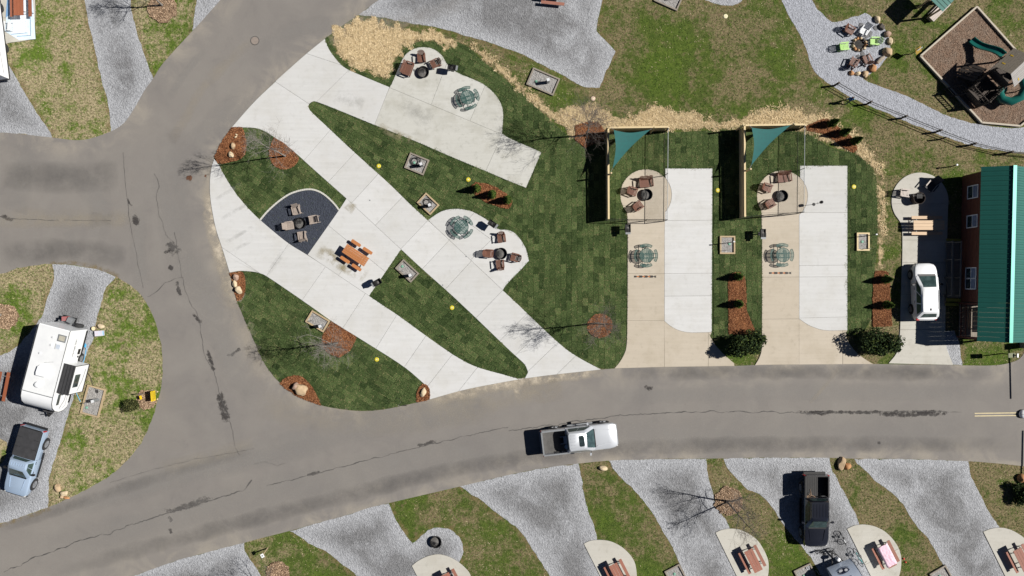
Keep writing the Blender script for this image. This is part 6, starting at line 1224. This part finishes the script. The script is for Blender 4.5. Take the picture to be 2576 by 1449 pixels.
PINK = plain('pink_cloth', (.70, .50, .58), (.60, .38, .48), 3, .6); V = []; F = []; nx, ny = 30, 16; wc = W(*S(3494, 2187), .8)
for i in range(nx + 1):
    for j in range(ny + 1):
        x = -.86 + 1.72 * i / nx; y = -.44 + .88 * j / ny; z = .775 + .05 * abs(noise.noise((x * 4, y * 4, 2))) + .025 * noise.noise((x * 11, y * 11, 6)); ed = max(0, abs(y) - .355); z -= ed * 1.6; V.append((x + .03 * noise.noise((x * 3, y * 3, 9)), y, z))
for i in range(nx):
    for j in range(ny): F.append((i * (ny + 1) + j, (i + 1) * (ny + 1) + j, (i + 1) * (ny + 1) + j + 1, i * (ny + 1) + j + 1))
tag(MB().add(V, F).build('tablecloth', PINK, None, (wc.x, wc.y, ZC + .012), R(-63), smooth=80), 'crumpled pink cloth spread over a picnic table', 'tablecloth')
# mat, steps and trailer in the corner
q = Z(0, 0, 4.26, [(150, -90), (112, 330), (92, 530), (330, 675), (605, 660), (565, 60), (545, -90)]); mt = thing('outdoor_mat', 'pale blue and white patterned outdoor mat under the russet table', 'mat', (0, 0, 0)); MB().prism(P2(q), ZC + .003, ZC + .010).build('border', plain('mat_blue', (.44, .56, .68), (.58, .66, .74), 5, .9), mt); MB().prism(P2(Z(0, 0, 4.26, [(190, -80), (200, 575), (470, 550), (430, -80)])), ZC + .011, ZC + .014).build('field', plain('mat_white', (.62, .66, .70), (.55, .6, .66), 8, .9), mt); MB().prism(P2(Z(0, 0, 4.26, [(130, -20), (105, 300), (180, 250), (190, -20)])), ZC + .012, ZC + .016).build('folded_underside', plain('mat_deep_blue', (.10, .22, .42), (.2, .34, .52), 6, .9), mt)
db = MB()
for i in range(6):
    for j in range(9): p = Z(0, 0, 4.26, [(225 + 42 * i, 300 + 28 * j + 14 * (i % 2))])[0]; w = W(*p); db.box((w.x, w.y, ZC + .0155), (.07, .035, .002))
db.build('dash_pattern', plain('mat_dash', (.3, .38, .46), None, 5, .9), mt)
for a, b in (((200, 580), (468, 556)), ((510, 20), (525, 600)), ((290, 615), (525, 600))): p0, p1 = [W(*p) for p in Z(0, 0, 4.26, [a, b])]; MB().bar(p0 + Vector((0, 0, ZC + .013)), p1 + Vector((0, 0, ZC + .013)), .045, .004).build('border_line', plain('mat_line', (.12, .2, .3), None, 5, .9), mt)
t = thing('entry_steps', 'grey folding steps at the corner trailer door', 'steps', (*W(*S(20, 102), .3)[:2], ZC), R(-4))
for k in range(3): MB().box((-.35 + .32 * k, 0, .62 - .2 * k), (.24, .62, .03)).build('tread', WHITEP, t)
for s in (-1, 1): MB().bar((-.5, s * .32, .70), (.5, s * .32, .02), .04, .06).build('stringer', GREYM, t)
A_, B_ = W(*S(18, 131), .5), W(*S(40, 312), .5); d = A_ - B_; d.z = 0; u = d.normalized(); L = 9.0; c = B_ + u * L / 2 + Vector((u.y, -u.x, 0)) * -1.2; t = thing('corner_trailer', 'white trailer side with black skirt beside the blue mat', 'trailer', (c.x, c.y, .06), math.atan2(u.y, u.x)); MB().box((0, 0, 1.75), (L, 2.4, 2.4)).build('body', WHITE, t); MB().box((0, -1.205, .52), (L, .03, .12)).build('skirt', BLACKM, t); MB().box((-L / 2 - .01, 0, .52), (.04, 2.4, .14)).build('skirt', BLACKM, t); MB().tube([(-L / 2 + .3, -1.21, 1.2), (-1, -1.21, 1.5), (2, -1.21, 1.2)], .02, 4).build('graphic_swoosh', STRP, t); MB().box((-L / 2 + .3, 0, 2.96), (.3, 2.3, .04)).build('roof_vent', GREYM, t)
for x in (-2, 1.2):
    for s in (-1, 1): MB().disc((x, s * 1.02, .33), .34, .22, 'y', 20).build('wheel', RUBBER, t)
for x in (-3.9, 3.9): MB().bar((x, 0, .55), (x, 0, -.01), .2, .2).build('stabiliser', BLACKM, t)
# ------------------------------------------------------------------ cabin
CR = R(-1.36); c0 = Vector((36.9, 2.50, 0)); cb = thing('cabin', 'barn-red cabin with ribbed green metal roof and covered porch', 'cabin', c0, CR); HWL = 6.53; EW = 1.92; PW = 1.66; ZE = 3.14; PIT = R(27.5); RZ = ZE + EW * math.tan(PIT); Y0, Y1 = -3.62, 6.25
MB().box((0, (Y0 + Y1) / 2, 1.6), (2 * PW - .06, Y1 - Y0 - .02, 2.9)).build('wall_core', BARN, cb)
for k in range(12): MB().box((-PW + .005 + .004 * (k % 2), (Y0 + Y1) / 2, .30 + .24 * k), (.05, Y1 - Y0, .232)).build('siding_board', BARN, cb)
MB().extrude_y([(-PW, 3.05), (PW, 3.05), (0, RZ - .12)], Y0 + .01, Y1 - .01).build('gable_fill', BARN, cb)
for k, (yy, wd_) in enumerate(((4.83, .95), (2.57, .92), (-1.40, .80), (-2.22, .80))):
    z0, z1 = 1.02, 2.42; fr = MB(); X_ = -PW - .035
    for s in (-1, 1): fr.box((X_, yy + s * wd_ / 2, (z0 + z1) / 2), (.06, .07, z1 - z0)); fr.box((X_, yy, (z0 if s < 0 else z1)), (.06, wd_ + .07, .07))
    fr.box((X_, yy, 1.74), (.055, wd_, .05)); wn = fr.build('window', WHITE, cb)
    MB().box((X_ + .01, yy, 1.38), (.02, wd_ - .06, .66)).build('pane', GLASS, wn); MB().box((X_ + .012, yy, 2.07), (.02, wd_ - .06, .62)).build('pane', plain('curtained_glass', (.20, .24, .33), (.14, .17, .25), 3, .1), wn)
npan = 36; pwid = 2 * HWL / npan; roof = MB().bar((0, -HWL - .01, RZ + .03), (0, HWL + .01, RZ + .03), .26, .03).build('roof', plain('ridge_cap_highlight', (.05, .26, .21), (.045, .24, .19), 2, .35, .25), cb); pm = {}  # ridge cap coloured lighter to paint in the ridge's highlight line
for s in (-1, 1):
    for k in range(npan):
        y = -HWL + pwid * (k + .5); e = Vector((s * EW, 0, ZE)); r = Vector((0, 0, RZ)); d = (r - e)
        if s not in pm:
            m = MB(); w2 = pwid / 2 - .004; nrm = Vector((s * math.sin(PIT), 0, math.cos(PIT))) ; prof = [(-w2, 0), (-w2, .045), (-w2 + .03, .045), (-w2 + .045, .012), (-.02, .012), (0, .02), (.02, .012), (w2, .012), (w2, 0)]
            vs = [e + Vector((0, a, 0)) + nrm * b for a, b in prof] + [r + Vector((0, a, 0)) + nrm * b for a, b in prof]; n = len(prof); m.add(vs, [(i, (i + 1) % n, n + (i + 1) % n, n + i) for i in range(n)] + [tuple(range(n))[::-1], tuple(range(n, 2 * n))]); o = m.build('roof_panel', TEAL, roof); fix_normals(o); pm[s] = o
        else: o = pm[s].copy(); COL.objects.link(o)
        o.location = (0, y, 0)
for y in (-HWL + .03, HWL - .03):
    for s in (-1, 1): MB().bar((s * EW, y, ZE - .09), (0, y, RZ - .09), .05, .16).build('barge_board', TEAL, cb)
    MB().extrude_y([(-EW + .15, ZE - .02), (EW - .15, ZE - .02), (0, RZ - .12)], y - .02, y + .02).build('gable_end', BARN, cb)
dk = MB().box((0, -5.05, .30), (3.5, 2.8, .12)).build('deck', DARKW, cb)
for k in range(20): MB().box((-1.66 + .1747 * k, -5.05, .375), (.165, 2.8, .03)).build('deck_board', GREYW, dk)
for x in (-1.72, 1.72):
    for y in (-6.36, -3.75): MB().box((x, y, 1.6), (.13, .13, 3.1)).build('porch_post', BARN, cb)
for z in (.55, 1.25): MB().box((-1.72, -5.05, z), (.06, 2.5, .07)).build('railing', BARN, cb); MB().box((0, -6.36, z), (3.3, .06, .07)).build('railing', BARN, cb)
for k in range(17): MB().box((-1.72, -6.2 + .145 * k, .9), (.03, .03, .66)).build('baluster', BARN, cb)
for k in range(20): MB().box((-1.6 + .168 * k, -6.36, .9), (.03, .03, .66)).build('baluster', BARN, cb)
pb = thing('porch_bench', 'cedar bench on the cabin porch catching a strip of sun', 'bench', cb.matrix_basis @ Vector((-.75, -5.0, .395)), CR); MB().box((0, 0, .42), (.5, 1.9, .04)).build('seat', CEDAR, pb)
for y in (-.7, .7): MB().box((0, y, .2), (.4, .06, .4)).build('leg', CEDAR, pb)
rp = thing('entry_ramp', 'grey plank ramp with handrail and yellow steps along the cabin wall', 'ramp', cb.matrix_basis @ Vector((-2.28, -1.05, .07)), CR)
for k in range(30): y = 2.1 - .148 * k; MB().box((0, y, .06 + .011 * k), (1.05, .14, .035)).build('plank', GREYW, rp)
for y in (2.05, .7, -.7, -2.1):
    for x in (-.56, .1): MB().box((x, y, .55), (.08, .08, 1.1)).build('post', GREYW, rp)
for x in (-.56, .1): MB().box((x, 0, 1.1), (.10, 4.3, .045)).build('handrail', GREYW, rp)
YST = plain('yellow_step_paint', (.34, .30, .05), (.28, .24, .04), 6, .7)
for y, z in ((2.25, .03), (-2.45, .28), (-2.8, .13)): MB().box((.05, y, z), (1.1, .24, .06)).build('step', YST, rp)
for x in (-.5, .55): MB().bar((x, -2.2, .15), (x, -2.9, .0), .05, .14).build('stringer', GREYW, rp)
w = Vector(at(3768, 649, 0, 1.0)); t = thing('bollard', 'short dark post with white top in the grass behind the cabin', 'post', (w.x, w.y, 0)); MB().tube([(0, 0, 0), (0, 0, .95)], .045, 8).build('shaft', BLACKM, t); MB().lathe([(.075, .95), (.075, 1.05), (.03, 1.07)], 10).build('cap', WHITE, t)
# ------------------------------------------------------------------ gate at the road
def gate(xb, y0, y1, lb):
    t = thing('barrier_gate', lb, 'gate', (xb, y0, .03), 0, 'barrier gates at the road'); d = -1 if y1 < y0 else 1
    MB().box((-.05, d * -.25, .55), (.36, .42, 1.06)).build('cabinet', GREYM, t); MB().box((-.05, d * -.25, 1.10), (.40, .46, .05)).build('cabinet_lid', BLACKM, t); MB().bar((0, 0, 1.0), (.08, y1 - y0, 1.0), .05, .10).build('boom', WHITE, t); MB().bar((0, d * -.02, 1.0), (-.1, d * -.5, .98), .07, .16).build('counterweight', BLACKM, t); return t
gate(40.17, -4.75, -8.6, 'grey gate cabinet with long boom beside the cabin lawn'); gate(41.12, -14.9, -11.1, 'grey gate cabinet with long boom beside the orange roadside boulder')
t = thing('median_marker', 'white domed marker at the end of the double painted line', 'marker', (*W(*S(4024, 1629))[:2], .03)); MB().lathe([(.34, 0), (.36, .08), (.34, .10)], 24).build('rubber_base', BLACKM, t); MB().lathe([(.33, .10), (.31, .22), (.22, .32), (.10, .37), (.01, .38)], 24).build('dome', WHITE, t, smooth=60); MB().bar((-.30, 0, .30), (.3, 0, .30), .02, .2).build('seam', BLACKM, t)
w = Vector(at(3988, 1399, 0, 1.7)); t = thing('post_sign', 'olive sign board on a tall post beside the gate cabinet', 'sign', (w.x, w.y, 0)); MB().tube([(.2, 0, 0), (.2, 0, 1.9)], .04, 8).build('post', BLACKM, t); MB().box((-.1, 0, 1.72), (.72, .35, .05), 0, Matrix.Rotation(.35, 3, 'Y')).build('board', plain('olive_board', (.10, .11, .05), None, 3, .6), t); MB().box((.26, 0, 1.86), (.1, .3, .12)).build('light_head', WHITE, t)
# ------------------------------------------------------------------ playground
pg = T(3000, 0, [(2030, 72), (1495, 540), (2078, 1170), (2442, 1203), (2560, 1105), (2860, 1010)]); top2 = T(3000, 0, [(2030, 72), (2372, 455), (2750, 880)])
play = P2([pg[0], pg[1], pg[2], pg[3], pg[4], pg[5]] + [top2[2]]); PLAY = sheet('play_bed', play, .06, PLAYM, cell=.6); n = int(abs(area(play)) * 130); X, Y = scatter(play, n * 2); tri_mesh('bark_chips', flakes(X, Y, .08 + .02 * RNG.random(len(X)), .06, .02, .4), np.tile(RNG.random(len(X)), 2), tinted('faded_chip', [(0, (.08, .05, .035)), (.5, (.18, .118, .082)), (1, (.34, .26, .2))]), parent=PLAY)
pf = thing('playground_border', 'pale timber border round the bark-chip playground', 'border', (0, 0, 0)); PALET = wood('bleached_timber', (.46, .41, .33), (.36, .32, .26), 0, .85, .1)
for a, b in zip(pg[:-1], pg[1:]): MB().bar(W(*a) + Vector((0, 0, .13)), W(*b) + Vector((0, 0, .13)), .13, .26).build('border_timber', PALET, pf)
for a, b in zip(top2[:-1], top2[1:]): MB().bar(W(*a) + Vector((0, 0, .133)), W(*b) + Vector((0, 0, .133)), .13, .26).build('border_timber', PALET, pf)
t = thing('play_tower', 'timber play tower with pitched board roof and two green slides', 'playground tower', (37.1, 15.95, .06), R(43.2)); RL = 1.87
for x in (.1, RL - .1):
    for y in (-.8, .8): MB().box((x, y, 1.42), (.11, .11, 2.84)).build('post', DARKW, t)
for x in (-1.7, -.85):
    for y in (-.85, .85): MB().box((x, y, 1.05), (.10, .10, 2.1)).build('post', DARKW, t)
for k in range(12): MB().box((.1 + .15 * k, 0, 1.35), (.14, 1.7, .04)).build('deck_board', DARKW, t)
for k in range(11): MB().box((-1.72 + .155 * k, 0, 1.15), (.14, 1.7, .04)).build('deck_board', DARKW, t)
RB = wood('roof_board_shaded', (.215, .185, .145), (.155, .13, .10), 0, .85, .12); RBL = wood('roof_board_lit', (.34, .325, .31), (.26, .245, .23), 0, .85, .12)  # sun-side slope paler, other slope darker: light and shade put into board colours
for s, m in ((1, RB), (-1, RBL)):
    rf = MB().bar((-.02, s * .02, 3.52), (RL + .02, s * .02, 3.52), .05, .06).build('roof', m, t)
    for k in range(7):
        a, b = k / 7, (k + 1) / 7 - .01; p0 = Vector((0, s * 1.08 * a, 3.54 - .78 * a)); p1 = Vector((0, s * 1.08 * b, 3.54 - .78 * b)); n = Vector((0, .78 * s, 1.08)).normalized() * .025; MB().add([p0 + Vector((x, 0, 0)) + q for x in (-.06, RL + .06) for q in (Vector(), n)] + [p1 + Vector((x, 0, 0)) + q for x in (-.06, RL + .06) for q in (Vector(), n)], [(0, 2, 3, 1), (4, 5, 7, 6), (0, 4, 6, 2), (1, 3, 7, 5), (0, 1, 5, 4), (2, 6, 7, 3)]).build('roof_plank', m, rf)
    for x, kk in ((.45, .75), (1.3, .75)): MB().box((x, s * 1.08 * kk, 3.54 - .78 * kk + .045), (.10, .24, .012), 0, Matrix.Rotation(-s * .62, 3, 'X')).build('yellow_label', plain('yellow_tag', (.5, .33, .02), None, 4, .6), rf)
for z in (1.6, 2.05):
    for y in (-.85, .85): MB().box((-.85, y, z - .1), (1.75, .04, .09)).build('rail', DARKW, t)
    MB().box((-1.72, 0, z - .1), (.04, 1.7, .09)).build('rail', DARKW, t); MB().box((RL - .08, 0, z), (.04, 1.6, .09)).build('rail', DARKW, t)
for k in range(9):
    for y in (-.85, .85): MB().box((-1.6 + .18 * k, y, 1.72), (.05, .03, .62)).build('baluster', DARKW, t)
for k in range(8): MB().box((-1.72, -.7 + .2 * k, 1.72), (.03, .05, .62)).build('baluster', DARKW, t)
for k in range(9): MB().box((-1.55 + .165 * k, .80, 1.62), (.155, .025, .9)).build('shade_board', DARKW, t); MB().box((-1.55 + .165 * k, -.80, 1.45), (.155, .025, .55)).build('shade_board', DARKW, t)  # side boards added to block sun and make the tower's shadow solid
for k in range(10): MB().box((-1.66, -.72 + .16 * k, .58), (.025, .15, 1.08)).build('shade_board', DARKW, t); MB().box((.06, -.72 + .16 * k, 1.9), (.025, .15, 1.0)).build('shade_board', DARKW, t)  # end boards, likewise added to close gaps in the tower's shadow
for s in (-1, 1): MB().bar((-1.75, .9 + s * .4, 1.1), (-2.6, 1.6 + s * .4, .05), .07, .09).build('ladder_rail', DARKW, t)
for k in range(6): f_ = k / 5.5; MB().bar((-1.75 - .85 * f_, .5 + .7 * f_, 1.1 - 1.0 * f_), (-1.75 - .85 * f_, 1.3 + .7 * f_, 1.1 - 1.0 * f_), .08, .04).build('ladder_rung', DARKW, t)
for k in range(5): MB().bar((-.9 + .3 * k, .95, 1.1), (-1.1 + .3 * k, 2.2, .06), .22, .03).build('climbing_board', DARKW, t)
for k, (sx, sy) in enumerate(((3830, 288), (3824, 313), (3831, 332), (3843, 344))): q = t.matrix_basis.inverted() @ Vector(at(sx, sy, .06, .45)) if False else Matrix.Rotation(-R(43.2), 3, 'Z') @ (Vector(at(sx, sy, 0, .45)) - Vector((37.1, 15.95, 0))); MB().lathe([(.05, 0), (.05, .36), (.17, .37), (.17, .44)], 14, (q.x, q.y, 0)).build('step_pod', VINYL, t)
V = []; F = []; nn = 16
for i in range(nn + 1):
    k = i / nn; y = .95 + 2.35 * k; x = 1.72 - .1 * k + .08 * math.sin(k * 6); z = 1.32 * (1 - k) ** 1.15 + .22 + .16 * math.sin(k * 2 * PI) * (1 - k)
    for dx, dz in ((-.30, .16), (-.25, .16), (-.22, 0), (0, -.02), (.22, 0), (.25, .16), (.30, .16), (.27, -.07), (-.27, -.07)): V.append((x + dx, y, z + dz))
for i in range(nn):
    for j in range(9): F.append((i * 9 + j, i * 9 + (j + 1) % 9, (i + 1) * 9 + (j + 1) % 9, (i + 1) * 9 + j))
o = MB().add(V, F).build('wave_slide', SLIDE, t, smooth=40); fix_normals(o)
tp = [Matrix.Rotation(-R(43.2), 3, 'Z') @ (Vector(q) - Vector((37.1, 15.95, 0))) for q in ((38.55, 16.55, 1.75), (39.15, 16.15, 1.6), (39.5, 15.4, 1.4), (39.3, 14.75, 1.15), (38.7, 14.45, .95), (38.15, 14.65, .75), (37.95, 15.2, .60), (38.2, 15.55, .45), (38.5, 15.5, .38))]; MB().tube([Vector((*p, 0)).to_3d() for p in []] or [Vector(p) for p in tp], .33, 16).build('tube_slide', SLIDE, t, smooth=50)
for q in (tp[2], tp[4], tp[6]): MB().bar((q.x, q.y, q.z), (q.x, q.y, 0), .07, .07).build('slide_leg', BLACKM, t)
# covered swing bench at the upper edge
c = Vector(at(3722, -20, 0, 2.3)); t = thing('covered_bench', 'timber bench under a small ribbed green roof beside the playground', 'bench', (c.x, c.y, 0), R(45))
for k in range(7): MB().box((-.9 + .30 * k, 0, 2.32), (.285, 1.5, .02)).build('roof_panel', TEAL, t); MB().box((-1.04 + .30 * k, 0, 2.345), (.03, 1.5, .03)).build('roof_rib', TEAL, t)
for x in (-.85, .85):
    for y in (-.55, .55): MB().box((x, y, 1.15), (.12, .12, 2.3)).build('post', TANW, t)
for k in range(4): MB().box((0, -1.0 + .14 * k, .45), (1.9, .13, .04)).build('seat_plank', TANL, t)
for k in range(3): MB().box((0, -.30, .62 + .17 * k), (1.9, .03, .14)).build('back_plank', TANL, t)
for x in (-.85, .85): MB().box((x, -.75, .21), (.1, .5, .42)).build('leg', TANW, t)
w = Vector(at(3597, 207, 0, .4)); t = thing('notice_sign', 'yellow notice panel on a post at the playground corner', 'sign', (w.x, w.y, 0), R(-55)); MB().box((0, 0, .62), (.06, .06, 1.24)).build('post', DARKW, t); MB().box((.04, 0, 1.12), (.03, .52, .48), 0, Matrix.Rotation(-.95, 3, 'Y')).build('panel', plain('ochre_panel', (.30, .19, .02), (.24, .15, .02), 4, .6), t); MB().box((.0, 0, 1.40), (.05, .50, .05)).build('panel_cap', GREYM, t)
# ------------------------------------------------------------------ cable fence along the path
ft = [(735, 785), (1045, 965), (1380, 1100), (1710, 1235), (2040, 1360), (2390, 1440), (2750, 1470)]; pf_ = [W(*tz(3000, 0, x, y), 1.0) for x, y in ft]
cf = thing('cable_fence', 'dark post and cable fence along the gravel path', 'fence', (pf_[0].x, pf_[0].y, 0)); o_ = Vector((pf_[0].x, pf_[0].y, 0))
for p in pf_: q = p - o_; MB().tube([(q.x, q.y, 0), (q.x, q.y, 1.0)], .08, 8).build('post', DARKW, cf)
for z in (.55, .93):
    for a, b in zip(pf_[:-1], pf_[1:]): a_ = a - o_; b_ = b - o_; MB().tube([(a_.x, a_.y, z), ((a_.x + b_.x) / 2, (a_.y + b_.y) / 2, z - .04), (b_.x, b_.y, z)], .030 if z > .6 else .026, 6).build('cable', BLACKP, cf)
w = W(*tz(3000, 0, 1750, 1305), 1.0); t = thing('timber_post', 'single dark post leaning in the grass beside the cable fence', 'post', (w.x, w.y, 0)); MB().tube([(0, 0, 0), (.03, .02, .95)], .06, 8).build('shaft', DARKW, t); MB().lathe([(.065, .95), (.02, 1.0)], 8, (.03, .02, 0)).build('pointed_top', DARKW, t)
# ------------------------------------------------------------------ person by the fence
def person(loc, rz, label, h=1.35):
    k = h / 1.75; t = thing('person', label, 'person', loc, rz); J = {}; E = []; Rr = {}
    def j(n, p, r, par=None): J[n] = (Vector(p) * k, r * k); E.append((par, n)) if par else None
    j('pelvis', (0, 0, .95), .13); j('waist', (.01, 0, 1.10), .12, 'pelvis'); j('chest', (.03, 0, 1.30), .15, 'waist'); j('collar', (.03, 0, 1.46), .09, 'chest'); j('neck', (.04, 0, 1.52), .055, 'collar'); j('head', (.06, 0, 1.62), .10, 'neck'); j('crown', (.055, 0, 1.72), .085, 'head')
    for s, n, fx, ax in ((1, 'l', .24, -.22), (-1, 'r', -.22, .30)):
        j('hip' + n, (0, s * .10, .90), .095, 'pelvis'); j('knee' + n, (fx * .55 + .05, s * .10, .50), .065, 'hip' + n); j('ankle' + n, (fx - .06, s * .10, .09), .045, 'knee' + n); j('toe' + n, (fx + .13, s * .11, .04), .04, 'ankle' + n)
        j('sh' + n, (.02, s * .19, 1.42), .065, 'collar'); j('elb' + n, (ax * .45, s * .27, 1.16), .05, 'sh' + n); j('wri' + n, (ax + .08, s * .27, .95), .035, 'elb' + n); j('palm' + n, (ax + .13, s * .265, .89), .036, 'wri' + n)
    nm = list(J); me = bpy.data.meshes.new('body'); me.from_pydata([J[n][0] for n in nm], [(nm.index(a), nm.index(b)) for a, b in E], []); o = bpy.data.objects.new('body', me); COL.objects.link(o); md = o.modifiers.new('skin', 'SKIN'); o.modifiers.new('sub', 'SUBSURF').levels = 2; o.modifiers['sub'].render_levels = 2
    for i, n in enumerate(nm): v = me.skin_vertices[0].data[i]; v.radius = (J[n][1], J[n][1]); v.use_root = n == 'pelvis'
    dg = bpy.context.evaluated_depsgraph_get(); m2 = bpy.data.meshes.new_from_object(o.evaluated_get(dg)); bpy.data.objects.remove(o)
    mb = MB(); mb.v = [tuple(v.co) for v in m2.vertices]; mb.f = [tuple(p.vertices) for p in m2.polygons]
    for s, n in ((1, 'l'), (-1, 'r')):
        p = J['palm' + n][0]; d = (p - J['wri' + n][0]).normalized(); side = Vector((d.z, 0, -d.x))
        for q, (off, L) in enumerate(((-.024, .075), (-.008, .085), (.008, .08), (.024, .065))): b = p + d * .02 * k + side * off * k; mb.tube([b, b + d * L * .55 * k, b + (d * L + Vector((.012, -s * .015, 0))) * k], [.0095 * k, .009 * k, .007 * k], 5)
        b = p - d * .01 * k + side * .035 * k; mb.tube([b, b + (d * .03 + side * .03) * k, b + (d * .06 + side * .035) * k], [.011 * k, .01 * k, .008 * k], 5)
    hd_ = J['head'][0]; mb.tube([hd_ + Vector((.09, 0, .0)) * k, hd_ + Vector((.125, 0, -.02)) * k], [.018 * k, .013 * k], 6)
    for s in (-1, 1): mb.lathe([(.02 * k, -.03 * k), (.026 * k, 0), (.02 * k, .03 * k)], 8, (hd_.x, hd_.y + s * .098 * k, hd_.z))
    skin = plain('skin', (.45, .27, .19), None, 4, .6); b = mb.build('body', skin, t, smooth=60); b.data.materials.append(plain('blue_top', (.015, .09, .34), (.012, .07, .28), 6, .85)); b.data.materials.append(plain('turquoise_sleeves', (.06, .36, .46), None, 6, .85)); b.data.materials.append(plain('dark_trousers', (.03, .05, .09), None, 6, .85)); b.data.materials.append(plain('white_shoes', (.6, .6, .6), None, 6, .6))
    for p in b.data.polygons:
        c = p.center / k; p.material_index = 4 if c.z < .11 else 3 if c.z < .97 and abs(c.y) < .22 else 0 if c.z > 1.52 or (c.z < .98 and abs(c.y) >= .22) else 2 if abs(c.y) > .2 else 1
    MB().lathe([(.108 * k, -.02 * k), (.115 * k, .03 * k), (.10 * k, .09 * k), (.05 * k, .125 * k), (.004, .13 * k)], 14, (hd_.x - .015 * k, hd_.y, hd_.z + .02 * k)).build('hair', plain('brown_hair', (.06, .03, .02), None, 8, .7), t, smooth=60)
    for s in (-1, 1): MB().lathe([(.001, -.012 * k), (.012 * k, 0), (.001, .012 * k)], 8, (hd_.x + .094 * k, hd_.y + s * .035 * k, hd_.z + .02 * k)).build('eye', BLACKM, t)
    MB().box((hd_.x + .092 * k, hd_.y, hd_.z - .05 * k), (.012 * k, .05 * k, .008 * k)).build('mouth', plain('lips', (.35, .12, .1), None, 4, .5), t); return t
person(at(3331, 402, .02), R(55), 'person in blue top with turquoise sleeves walking on the grass beside the cable fence')
# ------------------------------------------------------------------ signs and small things
w = Vector(at(614, 1556, .05)); t = thing('roadside_sign', 'bright yellow roadside sign with dark lettering beside the olive bush', 'sign', w, R(4)); MB().box((0, 0, .46), (.025, .78, .78)).build('panel', YSIGN, t); rn = random.Random(3)
for z, row in ((.70, .62), (.48, .70), (.26, .58)):
    y = -row / 2
    while y < row / 2: L = rn.uniform(.03, .07); MB().box((.016, y + L / 2, z), (.006, L, rn.uniform(.07, .11))).build('letter_mark', BROWNT, t); y += L + .022
for y in (-.3, .3): MB().box((-.03, y, .4), (.04, .04, .82)).build('stake', GREYM, t)
for dx, dy in ((.14, .28), (.14, -.3)): rock(S(614 + dx * 50, 1556 - dy * 50), (.16, .14, .10), 20, 'small white stone in front of the yellow roadside sign', ST_CREAM, 300 + int(dy * 10), z=.05, group='white stones at the yellow sign')
w = Vector(at(562, 1563, .05)); t = thing('small_sign', 'small blank yellow sign stuck in the leaf bed by the olive bush', 'sign', w, R(15)); MB().box((0, 0, .30), (.02, .30, .34)).build('panel', YSIGN, t); MB().box((-.015, 0, .2), (.02, .03, .42)).build('stake', GREYM, t)
t = thing('garden_flag', 'red and white garden flag on a short pole behind the yellow sign', 'flag', at(572, 1548, .05)); MB().tube([(0, 0, 0), (0, 0, .9), (-.05, 0, 1.0)], .012, 6).build('pole', GREYM, t); MB().quad((-.02, 0, .35), (-.32, .03, .42), (-.34, .03, .86), (-.02, 0, .92)).build('cloth', plain('maroon_flag', (.18, .03, .05), (.4, .35, .35), 4, .8), t)
w = W(674, 1378); t = thing('site_marker', 'white site marker on a leaning yellow post beside the corner gravel drive', 'sign', (w.x, w.y, 0)); MB().bar((0, 0, 0), (-.12, -.28, .95), .07, .07).build('post', TANW, t); MB().box((-.13, -.30, 1.0), (.24, .30, .03), .5).build('panel', WHITE, t); MB().box((-.13, -.30, 1.02), (.12, .10, .006), .5).build('emblem_patch', GREYM, t)
t = thing('manhole_cover', 'round concrete manhole cover sunk in the curving asphalt road', 'manhole', (*W(641.5, 102.5)[:2], .036)); MB().lathe([(.36, 0), (.36, .008)], 32).build('rim', CRACK, t); MB().lathe([(.30, .009), (.30, .013)], 32).build('lid', plain('manhole_lid', (.24, .20, .17), (.19, .16, .14), 5, .9), t)
for x, y in ((1103, 457), (2018, 990), (1795, 1262)): MB().lathe([(.055, 0), (.05, .006)], 14, (*W(*tz(1000, 600, x, y))[:2], SLAB_Z + .003)).build('drain_plug', GREYM, road)
